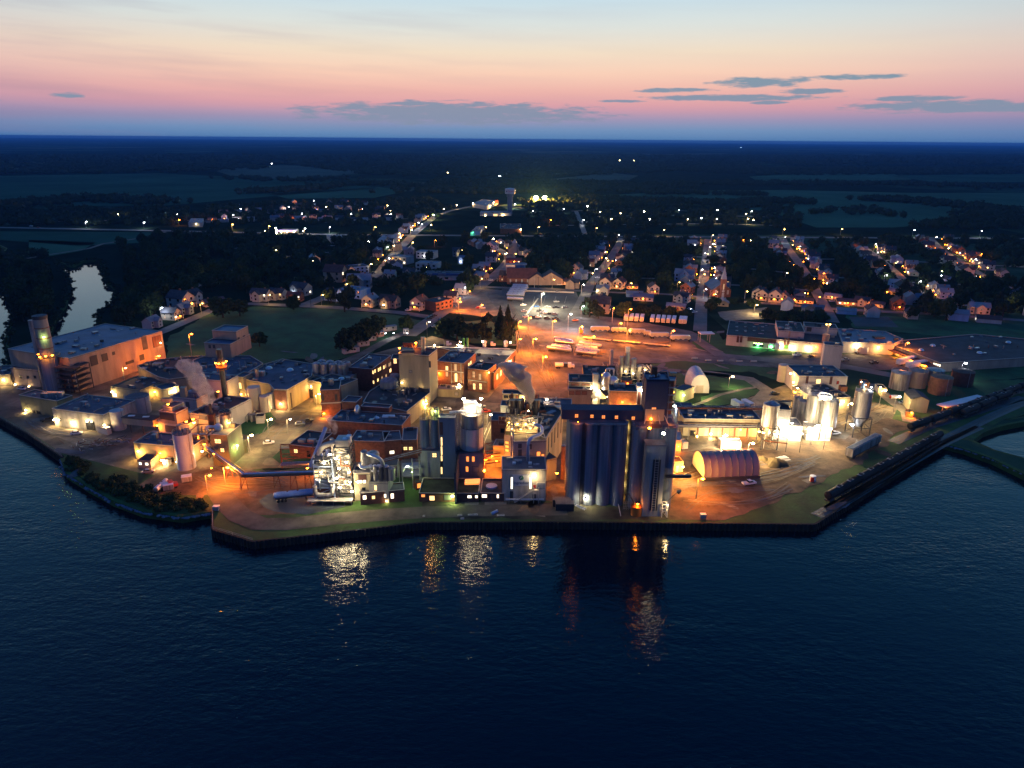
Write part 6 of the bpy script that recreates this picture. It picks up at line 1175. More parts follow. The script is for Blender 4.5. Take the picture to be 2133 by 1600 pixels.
for x, y in ((1946, 759), (1950, 760), (1954, 761), (1958, 762)): b.win(x - 1.3, y - 3, x + 1.3, y + 2, 'win_white')
Pw = poly([(1842,718),(1957,764)],h - 2); a_,c_ = Ve((*Pw[0],h - 2.2)),Ve((*Pw[1],h - 2.2)); d = c_ - a_; n_ = Ve((d.y,-d.x,0)).normalized(); uo('canopy','box','roof_red',(a_ + c_) / 2 + n_ * 2.5,(d.length,5,.5),b.e,rotz=math.atan2(d.y,d.x))
for i in range(9): x,y = random.uniform(1900,2120),random.uniform(700,740); b.vent(x,y,'dome' if i % 2 else 'box',sz=(1.6,1.2,.8),m='bright_steel')
street(1998, 790, 9, CLD, 1800, 'cold white lamp at the dark side of the vast warehouse', .6)
for i,(x,w,yt,yb,lab,m_) in enumerate(((1870,37,780,814,'nearest pale tank of the tank farm, lit on its right side','galv'),(1906,37,776,810,'salmon tank second from the left in the tank farm','tan_metal'),(1942,34,774,806,'grey tank behind the rusty one in the tank farm','galv'),(1954,42,790,825,'rusty orange streaked tank at the front of the tank farm','orange_brick'),(2000,42,778,807,'dark streaky brown tank at the far right of the farm','dark_brick'))):
 e, c, r, hg = tank('storage_tank', lab, 'tank', x, w, yt, yb, m_, bands=1, caph=.1, rail=i < 2, group='tank farm')
b = B('pump_shed','small brown pump shed left of the tank farm','hut',rect((1797,797),(1812,798),(1800,790),3),3,'orange_brick','roof_tar',cop=None); b.lamp(1799,796,WARM,2500,.4)
b = B('pump_shed','white-ended pump shed with a warm lamp by the nearest tank','hut',rect((1831,808),(1848,809),(1838,800),3),3,'white_panel','roof_tar',cop=None); b.lamp(1833,805,YEL,4000,.4)
e = empty('propane_tank',G(1864,832),'white horizontal gas tank with red end on the grass','tank'); g = G(1864,832); bar('shell',g + Ve((-2.4,0,1.3)),g + Ve((2.4,0,1.3)),1.0,'white_paint',e,'cyl'); uo('end_cap','ball','white_paint',g + Ve((2.4,0,1.3)),(.5,1,1),e); uo('end_cap','ball','red_paint',g + Ve((-2.4,0,1.3)),(.5,1,1),e)
def gable(name, lab, cat, P, h_, rise, wall, roof, parent=None, over=.4, group=None, ridge=None):
 if area(P) < 0: P = P[::-1]
 Q = [Ve((*p, 0)) for p in P]; l01, l12 = (Q[1] - Q[0]).length, (Q[2] - Q[1]).length; long_ = (l01 >= l12) if ridge is None else ridge
 if not long_: Q = Q[1:] + Q[:1]
 c = sum(Q,Ve()) / 4; e = parent or empty(name,c,lab,cat,group); z = Ve((0,0,h_)); r0 = (Q[0] + Q[3]) / 2 + Ve((0,0,h_ + rise)); r1 = (Q[1] + Q[2]) / 2 + Ve((0,0,h_ + rise))
 V = Q + [q + z for q in Q] + [r0, r1]; meshobj('wall', V, [(0, 1, 5, 4), (1, 2, 6, 5), (2, 3, 7, 6), (3, 0, 4, 7), (5, 6, 9), (7, 4, 8)], wall, e)
 ax = (Q[1] - Q[0]).normalized() * over; sl = (Q[3] - Q[0]).normalized() * over; dz = Ve((0,0,-over * rise / ((Q[3] - Q[0]).length / 2))); up = Ve((0,0,.18))
 V = []; F = []
 for lo_a, lo_b, s_ in ((Q[0] + z, Q[1] + z, -1), (Q[3] + z, Q[2] + z, 1)):
  k = len(V); a = [lo_a - ax + sl * s_ + dz,lo_b + ax + sl * s_ + dz,r1 + ax,r0 - ax]; V += a + [p + up for p in a]; F += [tuple(k + i for i in t_) for t_ in ((0,1,2,3),(7,6,5,4),(0,4,5,1),(1,5,6,2),(2,6,7,3),(3,7,4,0))]
 meshobj('roof', V, F, roof, e); EXCL.append(P); return e, Q
P = rect((1893,858),(1930,861),(1902,843),0); e,Q = gable('field_shed','tan gabled shed with one lit window near the rail sidings','shed',P,6.5,1.6,'yellow_block','shingle',ridge=False)
b = B('orange_porch','little orange-lit porch hut at the tan gabled shed','hut',rect((1888,858),(1903,860),(1890,852),2.6),2.6,'orange_brick','shingle_brown',cop=None); b.lamp(1899,859,ORG,5000,.45,.8)
e = empty('covered_conveyor',G(2000,845),'long white canopy roof with an orange-lit lower end by the sidings','canopy'); a_,c_ = G(1960,846,3.2),G(2045,826,3.2); d = c_ - a_; rz = math.atan2(d.y,d.x); uo('canopy_roof','box','white_fabric',(a_ + c_) / 2,(d.length,4.6,.5),e,rotz=rz)
for k in range(10): q = a_.lerp(c_, k / 9); bar('post', (q.x, q.y - 1.5, 0), q + Ve((0, -1.5, 0)), .09, 'rail_grey', e)
light(a_ + Ve((1, -4, 1)), ORG, 2600, e)
# ================================================================== VEHICLES
def copy_tree(o, loc=None, rz=None, label=None, cat=None, group=None, recol=None):
 c = o.copy(); COL.objects.link(c); OFF[c] = None
 if loc is not None: c.location = loc
 if rz is not None: c.rotation_euler = (0, 0, rz)
 if label: c['label'] = label
 if cat: c['category'] = cat
 if group: c['group'] = group
 for ch in o.children:
  d = ch.copy(); COL.objects.link(d); d.parent = c; OFF[d] = None
  if recol and ch.name.split('.')[0] in recol: d.material_slots[0].link = 'OBJECT'; d.material_slots[0].material = M[recol[ch.name.split('.')[0]]]
  for g_ in ch.children:
   f = g_.copy(); COL.objects.link(f); f.parent = d; OFF[f] = None
 return c
class Proto:                           # the first placement uses the prototype itself
 def __init__(s, e): s.e, s.used = e, False
 def put(s, loc, rz, label, group=None, cat=None, recol=None, scale=None):
  if not s.used:
   s.used = True; o = s.e; o.location = loc; o.rotation_euler = (0, 0, rz); o['label'] = label
   if group: o['group'] = group
   if cat: o['category'] = cat
   s.own = recol
   o2 = o
  else: o2 = copy_tree(s.e, loc, rz, label, cat, group)
  if recol:
   for ch in o2.children:
    k = ch.name.split('.')[0]
    if k in recol: ch.material_slots[0].link = 'OBJECT'; ch.material_slots[0].material = M[recol[k]]
  o2.scale = scale or (1, 1, 1)
  return o2
def smash(name, prof, y0, y1, m_, e):   # profile in x,z extruded across y
 n_ = len(prof); V = [(x,y0,z) for x,z in prof] + [(x,y1,z) for x,z in prof]; F = [(i,n_ + i,n_ + (i + 1) % n_,(i + 1) % n_) for i in range(n_)] + [tuple(range(n_)),tuple(range(n_,2 * n_))[::-1]]
 return meshobj(name, V, F, m_, e)
def wheels(e, xs, y, r=.34):
 for x in xs:
  for s_ in (-1, 1): uo('wheel', 'cyl', 'tyre', Ve((x, s_ * y + (.12 if s_ < 0 else -.12) * 0, r)), (r, r, .25), e, rot=(math.pi / 2 * s_, 0, 0))
e = empty('parked_car',(0,0,0),'car','car'); smash('body',[(-2.2,.35),(2.2,.35),(2.25,.7),(1.9,.88),(.9,.95),(-1.9,.98),(-2.25,.8)],-.88,.88,'silver_paint',e); smash('cabin_glass',[(-1.75,.97),(1.0,.95),(.35,1.38),(-1.1,1.42)],-.78,.78,'glass_dark',e); smash('car_roof',[(-1.15,1.42),(.35,1.38),(.3,1.46),(-1.1,1.49)],-.74,.74,'silver_paint',e); wheels(e,(-1.35,1.4),.86); uo('headlight','box','white_paint',(2.23,.6,.66),(.08,.3,.14),e); uo('headlight','box','white_paint',(2.23,-.6,.66),(.08,.3,.14),e); CAR = Proto(e)
e = empty('pickup_truck',(0,0,0),'pickup','pickup truck'); smash('body',[(-2.7,.5),(2.6,.5),(2.65,1.0),(1.5,1.12),(-2.7,1.12)],-.95,.95,'silver_paint',e); smash('cabin_glass',[(-.7,1.12),(1.4,1.12),(.8,1.72),(-.55,1.75)],-.85,.85,'glass_dark',e); smash('car_roof',[(-.55,1.75),(.8,1.72),(.78,1.82),(-.5,1.84)],-.8,.8,'silver_paint',e); wheels(e,(-1.7,1.7),.92,.42); PICK = Proto(e)
e = empty('box_trailer',(0,0,0),'trailer','trailer'); uo('box_body','box','white_paint',(0,0,2.6),(13.6,2.6,2.8),e); uo('door','box','coping',(-6.85,0,2.6),(.08,2.3,2.5),e); wheels(e,(-5.4,-4.2),1.15,.5); uo('landing_leg','box','dark_steel',(4,0,.6),(.3,1.6,1.2),e); uo('chassis','box','dark_steel',(0,0,1.1),(13,1,.25),e); TRL = Proto(e)
e = empty('tanker_trailer',(0,0,0),'tanker','tanker trailer'); bar('tank_shell',(-6.4,0,2.4),(6.4,0,2.4),1.05,'bright_steel',e,'cyl'); uo('end_cap','ball','bright_steel',(6.4,0,2.4),(.35,1.05,1.05),e); uo('end_cap','ball','bright_steel',(-6.4,0,2.4),(.35,1.05,1.05),e); uo('walkway','box','blue_white',(0,0,3.46),(11.5,.8,.1),e); uo('chassis','box','dark_steel',(0,0,1.2),(12.6,1,.3),e); wheels(e,(-5.2,-4.0,-2.8),1.15,.5); uo('landing_leg','box','dark_steel',(4,0,.6),(.3,1.6,1.2),e)
for k in (-2, 1.4): uo('manhole', 'cyl', 'rusty', (k, 0, 3.45), (.35, .35, .25), e)
TNK = Proto(e)
e = empty('bulk_trailer',(0,0,0),'bulk','bulk trailer'); smash('hopper_body',[(-6,2.1),(-4.6,1.1),(-3,2.0),(-1.4,1.1),(0,2.0),(1.4,1.1),(3,2.0),(4.6,1.1),(6,2.1),(5.6,3.5),(4.6,3.8),(-4.6,3.8),(-5.6,3.5)],-1.25,1.25,'bright_steel',e); uo('roof_hatch_rail','box','blue_white',(0,0,3.86),(9,1,.12),e); wheels(e,(-5,-3.8),1.15,.5); wheels(e,(5.2,),1.0,.4); BLK = Proto(e)
e = empty('tractor_unit',(0,0,0),'truck','truck'); smash('cab',[(0,.8),(3,.8),(3.1,1.7),(1.9,1.9),(1.5,2.9),(0,3.0)],-1.2,1.2,'white_paint',e); smash('windscreen',[(1.5,2.0),(1.95,1.95),(1.6,2.7),(1.5,2.7)],-1.1,1.1,'glass_dark',e); uo('chassis','box','dark_steel',(-1.5,0,.9),(5,1,.3),e); wheels(e,(2.2,-2.2,-3.3),1.1,.5); TRK = Proto(e)
e = empty('tank_car',(0,0,0),'rail car','tank wagon'); bar('tank_shell',(-7.2,0,2.6),(7.2,0,2.6),1.5,'black_tank',e,'cyl'); uo('end_cap','ball','black_tank',(7.2,0,2.6),(.6,1.5,1.5),e); uo('end_cap','ball','black_tank',(-7.2,0,2.6),(.6,1.5,1.5),e); uo('dome','cyl','black_tank',(0,0,4.0),(.7,.7,.5),e); uo('frame','box','dark_steel',(0,0,.95),(15.6,2,.3),e); uo('walkway','box','rail_grey',(0,0,4.12),(3,1.4,.08),e)
for x in (-5.6, 5.6): uo('bogie', 'box', 'dark_steel', (x, 0, .5), (2.6, 2, .6), e); wheels(e, (x - .9, x + .9), .85, .45)
RTC = Proto(e)
def face(a, b_): p, q = G(*a), G(*b_); return math.atan2(q.y - p.y, q.x - p.x)
PAINT = {'white': 'white_paint','silver': 'silver_paint','black': 'dark_paint','blue': 'blue_paint','red': 'red_paint','orange': 'orange_paint','green': 'green_paint'}
def car(x, y, c, rz, where, grp='cars in the car park', pk=False):
 g = G(x,y); g.z = .15; (PICK if pk else CAR).put(g,rz,f"{c} {'pickup' if pk else 'car'} {where}",grp,recol={'body': PAINT[c],'car_roof': PAINT[c]}); EXCL.append([(g.x - 3,g.y - 3),(g.x + 3,g.y - 3),(g.x + 3,g.y + 3),(g.x - 3,g.y + 3)])
lot = [(1090,637,'white',0,'parked alone on the left edge of the car park'),(1092,650,'white',.1,'parked alone nearer the spruces in the car park'),(1117,640,'blue',.1,'small and bright under the car park lamp'),(1125,649,'black',.2,'at the left end of the middle row in the car park'),(1130,652,'white',.4,'second in the middle row in the car park',),(1138,654,'white',.2,'third in the middle row in the car park'),(1146,655,'black',.1,'fourth in the middle row in the car park'),(1155,656,'silver',0,'at the right end of the middle row in the car park'),
  (1112,662,'black',.3,'at the left of the front row in the car park'),(1121,662,'white',.2,'second in the front row in the car park'),(1139,664,'black',0,'third in the front row in the car park'),(1157,665,'black',-.2,'with a tilted shape at the right of the front row'),(1159,630,'silver',0,'alone in the far half of the car park'),(1157,642,'black',.2,'in the middle of the back row in the car park'),(1141,641,'silver',.1,'at the left of the back row in the car park'),(1176,642,'silver',.5,'at the right of the back row in the car park'),
  (1161,610,'silver',0,'at the far edge of the car park by the long low wall'),(1095,661,'white',.2,'with reddish light beside the painted line'),(1198,669,'orange',.3,'parked alone on the road below the car park')]
for x, y, c, r_, w in lot: car(x, y, c, r_, w, pk=(x in (1125, 1157)))
for x,y,c,w in ((100,878,'black','on the quay apron by the long grey shed'),(160,905,'white','at the quay edge below the wide shed'),(560,925,'white','on the inner road by the curved lawn'),(625,885,'silver','in the court opposite the stair block'),(640,880,'black','beside the silver one opposite the stair block'),(930,855,'white','in the factory yard below the beige container'),(1000,850,'silver','in the factory yard nearer the office block'),(1010,860,'red','alone in the factory yard beside the painted line'),(1560,1010,'white','on the dirt in front of the barn'),(1740,905,'white','beside the tall-legged hopper silo'),(1690,745,'black','in the lane under the white factory'),(1660,742,'white','at the wall lamps of the white factory'),(1760,752,'silver','near the foot of the pink tower'),(1820,758,'black','on the dock apron'),(700,900,'silver','tucked beside the brick lodge'),(1460,870,'white','behind the loading shed'),(310,985,'silver','by the two-windowed gabled shed')): car(x,y,c,.3,w,'vehicles inside the plant',pk=y % 2 == 0)
car(997,643,'red',.2,'beside a white one in the orange-lit yard','cars by the road'); car(1005,643,'white',.1,'beside a red one in the orange-lit yard','cars by the road')
for i,(x,y) in enumerate(((894,665),(899,662),(904,659))): car(x,y,'black',.5,('nearest','middle','farthest')[i] + ' of three side by side at the street end','cars by the road')
for x,y,c,w in ((906,682,'silver','parked under the park trees by the street'),(1068,592,'black','parked left of the red-roofed church'),(1166,594,'white','parked by the white house near the church'),(1437,646,'white','by the pale garage at the end of the trailers'),(1446,652,'white','small and bright beside the grass strip'),(1449,585,'red','with red tail lamps on the north-south street'),(1453,592,'black','behind the red one on the street'),(1816,645,'white','long and pale in front of the bungalow'),(1733,629,'white','by the bungalow with the lit window'),(1680,595,'silver','at the kerb of the eastern street'),(1836,549,'white','bright on the dim eastern lane'),(1230,570,'silver','on the diagonal street'),(1245,580,'white','on the verge of the diagonal street'),(778,570,'black','on the wide downtown street'),(802,627,'white','in the yard behind the twin gabled house'),(850,648,'white','by the porch of the old house'),(1022,585,'white','beside the grey house on the corner'),(1017,524,'white','in the lit square by the blue-roofed house'),(47,812,'white','under the lamp of the three-windowed annex'),(1882,842,'silver','on the lane by the tan gabled shed'),(1614,822,'black','dark beside the cream tank'),(918,668,'blue','under the trees at the corner'),(945,640,'blue','on the road beside the orange-lit yard'),(1126,489,'red','with tail lights on the highway'),(1863,496,'white','with headlights on the eastern highway'),(80,475,'red','with tail lights on the western highway'),(65,472,'white','dim on the western highway')):
 car(x, y, c, random.uniform(-.4, .4), w, 'cars by the road')
 if 'tail' in w: g = G(x, y); [uo('tail_lamp', 'ball', 'ball_red', (g.x + k, g.y - .9, .9), (.3, .3, .25), None).__setitem__('skip', 1) for k in ()]
for i, x in enumerate((1302, 1313, 1324, 1335, 1357, 1369, 1380, 1391, 1402, 1417, 1425)):
 g = G(x,671 + (x - 1302) * .052); rz = face((x,676),(x + 7,650)); lab = ['leftmost white trailer, yellow under the lamp','second white trailer, half lit yellow','third white trailer of the left four','fourth white trailer of the left four','first white trailer after the gap','second white trailer after the gap','third white trailer after the gap','fourth white trailer after the gap','fifth white trailer after the gap','second to last white trailer near the grass','last white trailer of the row near the grass'][i]
 o = TRL.put(g + Ve((1.5,5,0)),rz,lab,'white trailers in a row',scale=(.85,1,1)); EXCL.append([(g.x - 2,g.y - 3),(g.x + 2,g.y - 3),(g.x + 5,g.y + 14),(g.x,g.y + 14)])
for x0,y0,x1,y1,lab in ((1605,729,1601,717,'left white trailer backed into the green-lit dock'),(1618,731,1614,719,'right white trailer backed into the green-lit dock'),(1800,737,1848,731,'long white trailer in front of the arena'),(1862,765,1912,753,'middle white trailer at the orange dock'),(1880,771,1940,762,'nearest white trailer at the orange dock'),(1768,732,1788,738,'brightly lit short white truck box left of the arena trailer')):
 a_,c_ = G(x0,y0),G(x1,y1); a_.z = c_.z = .1; L_ = (c_ - a_).length; TRL.put((a_ + c_) / 2,math.atan2(a_.y - c_.y,a_.x - c_.x),lab,'trailers at the docks',scale=(max(.5,min(1.2,L_ / 13.6)),1,1))
for i,(x0,y0,x1,y1,lab) in enumerate(((1139,731,1190,738,'nearest tanker trailer of the left pair stack'),(1149,727,1188,732,'second tanker trailer behind the nearest left one'),(1156,718,1196,723,'third tanker of the left stack, pinkish'),(1154,712,1192,719,'farthest tanker of the left stack'),(1199,739,1243,745,'nearest tanker trailer of the right stack'),(1201,734,1248,740,'second tanker trailer of the right stack'),(1200,728,1244,734,'third tanker trailer of the right stack'),(1206,721,1252,729,'farthest tanker trailer of the right stack'),(1056,627,1090,629,'single blue-topped tanker set apart in front of the stack'),(1055,620,1092,621,'first tanker of the tight stack by the car park'),(1057,616,1093,617,'second tanker of the tight stack by the car park'),(1060,612,1095,613,'third tanker of the tight stack by the car park'),(1062,608,1098,609,'fourth tanker of the tight stack by the car park'),(1066,604,1100,605,'fifth tanker of the tight stack by the car park'),(1068,600,1100,601,'farthest tanker of the tight stack by the car park'),(571,1046,655,1037,'lone blue-grey tanker trailer on the dark wet ground'))):
 a_,c_ = G(x0,y0),G(x1,y1); L_ = (c_ - a_).length; blue = i > 14; TNK.put((a_ + c_) / 2 + Ve((0,0,.1)),math.atan2(c_.y - a_.y,c_.x - a_.x),lab,'tanker trailers',scale=(L_ / 13.4,1,1),recol={'tank_shell': 'blue_white' if blue else 'bright_steel'})
for x0,y0,x1,y1,lab in ((1229,692,1270,692,'leftmost long bulk trailer in the orange row'),(1272,694,1306,695,'hopper-bottomed bulk trailer in shadow beside the lamp post'),(1308,697,1345,698,'third bulk trailer of the orange-lit row'),(1340,701,1356,702,'small bulk trailer squeezed in the row'),(1352,705,1394,705,'fifth bulk trailer of the row, wrapped in silver'),(1395,711,1438,711,'rightmost bulk trailer of the row near the lawn')):
 a_,c_ = G(x0,y0),G(x1,y1); L_ = (c_ - a_).length; BLK.put((a_ + c_) / 2 + Ve((0,0,.1)),math.atan2(c_.y - a_.y,c_.x - a_.x),lab,'bulk trailers in a row',scale=(L_ / 12.2,1,1))
e = empty('pump_truck', G(1175, 767), 'white vacuum truck with dark pump section parked below the tankers', 'truck'); g = G(1175, 767)
def at(dx, dy, dz): return g + Ve((dx, dy, dz))
bar('tank_shell',at(-5,0,2.1),at(-.6,0,2.1),1.2,'white_paint',e,'cyl'); uo('pump_unit','box','dark_paint',at(.8,0,1.9),(2,2.2,2.2),e); uo('cab','box','white_paint',at(3,0,2),(1.8,2.3,2.4),e); uo('bonnet','box','white_paint',at(4.7,0,1.5),(1.8,2,1.4),e); uo('windscreen','box','glass_dark',at(3.92,0,2.5),(.1,2,.9),e); uo('chassis','box','dark_steel',at(0,0,.9),(10,1,.3),e)
for k in (-4, -2.8, 4.4): [uo('wheel', 'cyl', 'tyre', at(k, 1.1 * s_, .5), (.5, .5, .3), e, rot=(math.pi / 2 * s_, 0, 0)) for s_ in (-1, 1)]
for x,y,rz,lab in ((930,721,0,'white truck cab waiting under the roof lamps of the brick shop'),(1022,722,0,'white truck tractor between the roof fans and the island lawn'),(1792,731,2.8,'white tractor unit at the long arena trailer'),(352,1018,.6,'red-lit tractor unit by the small tanker on the shore')): TRK.put(G(x,y),rz,lab,'tractor units',recol={'cab': 'red_paint' if x == 352 else 'white_paint'})
a_,c_ = G(326,1030),G(348,1010); TNK.put((a_ + c_) / 2,math.atan2(c_.y - a_.y,c_.x - a_.x),'short white and red tanker on the shore below the pale silo','tanker trailers',scale=((c_ - a_).length / 13,.8,.8),recol={'tank_shell': 'white_paint'})
for x,y,lab in ((352,1021,'small pale container next to the red-lit tractor unit'),(390,1004,'grey machine box on a dark trailer by the orange dirt road')): g = G(x,y); e = empty('container',g,lab,'container'); uo('body','box','galv',g + Ve((0,0,1.5)),(3.4,2.4,1.8),e,rotz=.4); uo('lid','box','white_paint',g + Ve((0,0,2.5)),(3.5,2.5,.15),e,rotz=.4); uo('axle','box','dark_steel',g + Ve((0,0,.4)),(2.6,2.2,.5),e,rotz=.4)
def site_trailer(x, y, L_, lab, m_='white_panel', roof='roof_pale', rz=.65):
 g = G(x,y); e = empty('site_trailer',g,lab,'site trailer','site trailers by the lane'); uo('body','box',m_,g + Ve((0,0,2)),(L_,3,2.8),e,rotz=rz); uo('roof','box',roof,g + Ve((0,0,3.5)),(L_ + .3,3.3,.2),e,rotz=rz); uo('skid','box','dark_steel',g + Ve((0,0,.3)),(L_ - 1,2.4,.5),e,rotz=rz)
 for k in (-.25,.2): uo('window','box','glass_dark',g + Ve((k * L_ * math.cos(rz) + 1.52 * math.sin(rz),k * L_ * math.sin(rz) - 1.52 * math.cos(rz),2.4)),(1,.1,.9),e,rotz=rz)
 EXCL.append([(g.x - 7, g.y - 6), (g.x + 7, g.y - 6), (g.x + 7, g.y + 6), (g.x - 7, g.y + 6)]); return e
for x,y,L_,lab,m_ in ((731,736,10,'longest white site trailer nearest the brick office','white_panel'),(757,722,7,'second white site trailer up the lane','white_panel'),(773,711,6,'third white site trailer under the trees','white_panel'),(791,702,5,'dark red container beside the lit trailer','brick'),(811,690,10,'brightly lit trailer at the top of the lane','white_panel')):
 e = site_trailer(x, y, L_, lab, m_)
 if 'bright' in lab: [plamp(G(x + k, y + 4, 3.5), CLD, 1500, e, .35) for k in (-8, 9)]
e = site_trailer(846, 696, 3.4, 'small square white unit alone beside the road bend', 'white_paint', rz=.1); plamp(G(848, 694, 4), CLD, 500, e, .3)
g = G(936, 822); P = rect((911, 810), (960, 812), (912, 800), 4.2)
b = B('storage_container','large beige flat container with a bright lamp beside the brick offices','container',P,4.2,'yellow_block','tan_metal',par=.05,cop=None); b.win(948,817,954,824,'coping',name='marking')
e = empty('floodlight',G(958,820),'bright floodlight on the corner of the beige container','floodlight'); g = G(959,822); bar('pole',g,g + Ve((0,0,5.5)),.12,'galv',e); plamp(g + Ve((-.6,-.4,5.5)),WARM,9000,e,.5,.4); plamp(g + Ve((.6,-.6,3.4)),WHT,3500,e,.35,.4)
# rail wagons
def along(px, n_, lab, grp, L_=16.4, start=0):
 P = [G(*p) for p in px]; P = [Ve((p.x, p.y, .35)) for p in P]; seg = []; d = start
 for i in range(n_):
  want = d + L_ / 2; acc = 0
  for a_, b_ in zip(P, P[1:]):
   s_ = (b_ - a_).length
   if acc + s_ >= want: q = a_.lerp(b_, (want - acc) / s_); RTC.put(q, math.atan2(b_.y - a_.y, b_.x - a_.x), lab(i), grp); break
   acc += s_
  d += L_
ordn = ['first','second','third','fourth','fifth','sixth','seventh','eighth','ninth','tenth','eleventh','twelfth','thirteenth','fourteenth']
a_ = G(1733, 1042); c_ = G(1948, 921); L_ = (c_ - a_).length / 11
along([(1733,1042),(1800,1004),(1880,959),(1950,920),(2010,888)],11,lambda i: f'{ordn[i]} black tank wagon in the quayside line, counting from the corner','quayside tank wagons',L_ * 1.0)
along([(1890,902),(1950,880),(2035,848),(2133,812),(2300,760)],8,lambda i: f'{ordn[i]} black tank wagon in the inland line, counting from the dirt yard','inland tank wagons',17)
along([(2000, 873), (2080, 838), (2133, 818)], 3, lambda i: f'{ordn[i]} dark wagon on the middle siding below the inland line', 'siding wagons', 17)
g0_,g1_ = G(1766,957),G(1826,925); d = g1_ - g0_; c_ = (g0_ + g1_) / 2; e = empty('hopper_wagon',c_,'weathered silver hopper wagon alone on the dirt yard','hopper wagon'); rz = math.atan2(d.y,d.x); L_ = d.length
uo('body','box','galv',c_ + Ve((0,0,3)),(L_,3,3.2),e,rotz=rz); uo('roof','box','silo_concrete',c_ + Ve((0,0,4.7)),(L_ * .98,2.2,.3),e,rotz=rz); uo('underframe','box','dark_steel',c_ + Ve((0,0,.9)),(L_ * .95,2,.6),e,rotz=rz)
for k in range(9): q = c_ + d * ((k - 4) / 9); uo('rib', 'box', 'galv', q + Ve((0, 0, 3)), (.15, 3.12, 3.1), e, rotz=rz)
for k in (-.4, .4): q = c_ + d * k; uo('bogie', 'box', 'dark_steel', q + Ve((0, 0, .5)), (2.4, 2.4, .8), e, rotz=rz)
e = empty('fuel_drum',G(1692,1003),'red and white fuel drum on a pad at the grass edge','fuel tank'); g = G(1692,1002); uo('drum','cyl','white_paint',g,(1.1,1.1,2.2),e); uo('panel','box','red_paint',g + Ve((-.5,-.9,1)),(1.2,.6,1.8),e); uo('pad','box','concrete_pad',g + Ve((-1,0,.08)),(5,3,.16),e,rotz=.4)
for x,y,s_,lab in ((1464,1078,1.3,'pale square box on the grass right of the silos'),(451,1062,1.4,'pale box at the corner of the gravel pier')): g = G(x,y); e = empty('utility_box',g,lab,'utility box'); uo('body','box','silver_paint',g + Ve((0,0,s_ / 2)),(s_ * 1.4,s_,s_),e); uo('lid','box','white_paint',g + Ve((0,0,s_ + .05)),(s_ * 1.5,s_ * 1.1,.1),e)
for i,(x,y,w) in enumerate(((958,1074,1.6),(985,1073,3.4),(1043,1074,2.6),(963,1081,1.2),(883,1076,.8))): g = G(x,y); e = empty('pallet',g,['small pale slab lying on the quay grass left of the stack of boards','flat stack of pale boards on the quay grass','pale boards near the fallen pipe on the quay','lone pale board closest to the water','scrap of white sheet on the grass by the gravel road'][i],'pallet','boards on the quay'); uo('board','box','coping',g + Ve((0,0,.12)),(w,1,.2),e,rotz=.05); uo('board','box','galv',g + Ve((.1,.1,.3)),(w * .8,.7,.14),e,rotz=.15)
e = empty('fallen_pipe',G(1028,1068),'short blue-grey pipe lying on the quay paving','pipe'); a_ = G(1024,1070,.5); pipe('shell',[a_,a_ + Ve((2,1.2,.5))],.5,'blue_white',e,12)
for i,(x,y) in enumerate(((1447,748),(1475,752),(1500,753),(1540,754),(1570,754))): g = G(x,y); e = empty('barrier_block',g,f'{ordn[i]} pale concrete barrier block along the access road, from the west','barrier','barrier blocks'); uo('block','box','coping',g + Ve((0,0,.4)),(3.4,.8,.8),e); uo('block_foot','box','concrete',g + Ve((0,0,.1)),(3.5,1.1,.2),e)
for x,y,lab in ((1535,852,'left white trailer roof showing behind the loading shed'),(1556,852,'right white trailer roof showing behind the loading shed')): TRL.put(G(x,y),1.9,lab,'trailers at the docks',scale=(.5,1,1))
e = empty('weighbridge_canopy',G(1467,715),'tall open white-roofed canopy frame over the weighbridge on the lawn','canopy'); g = G(1466,712); frame(e,[(g.x - 3,g.y - 2),(g.x + 3,g.y - 2),(g.x + 3,g.y + 3),(g.x - 3,g.y + 3)],0,5.5,1,'rail_grey',brace=False); uo('canopy_roof','box','white_fabric',g + Ve((1,0,5.8)),(9,6,.3),e,rotz=.1)
e = empty('red_kiosk',G(1210,694),'little red kiosk with sign post by the orange-lit track','kiosk'); g = G(1210,696); uo('body','box','orange_paint',g + Ve((0,0,2.2)),(2.4,2,2.4),e); uo('roof','box','red_paint',g + Ve((0,0,3.5)),(2.7,2.3,.2),e); bar('post',g,g + Ve((0,0,1)),.6,'dark_steel',e)
e = empty('flat_wagons', G(1290, 712), 'line of low empty flat wagons along the orange-lit siding', 'rail wagons')
for k in range(3): a_,c_ = G(1215 + k * 62,703 + k * 6,.9),G(1272 + k * 62,708.5 + k * 6,.9); d = c_ - a_; uo('wagon_deck','box','yellow_block',(a_ + c_) / 2,(d.length,2.6,.35),e,rotz=math.atan2(d.y,d.x)); [uo('bogie','box','dark_steel',a_ + d * t_ - Ve((0,0,.5)),(2,1.8,.6),e,rotz=math.atan2(d.y,d.x)) for t_ in (.15,.85)]
e = empty('retaining_wall',G(1158,609),'long low pale wall at the far edge of the car park','wall'); a_,c_ = G(1083,607),G(1195,611); d = c_ - a_; uo('wall','box','coping',(a_ + c_) / 2 + Ve((0,0,.6)),(d.length,.5,1.2),e,rotz=math.atan2(d.y,d.x)); uo('coping','box','white_panel',(a_ + c_) / 2 + Ve((0,0,1.26)),(d.length,.7,.12),e,rotz=math.atan2(d.y,d.x))
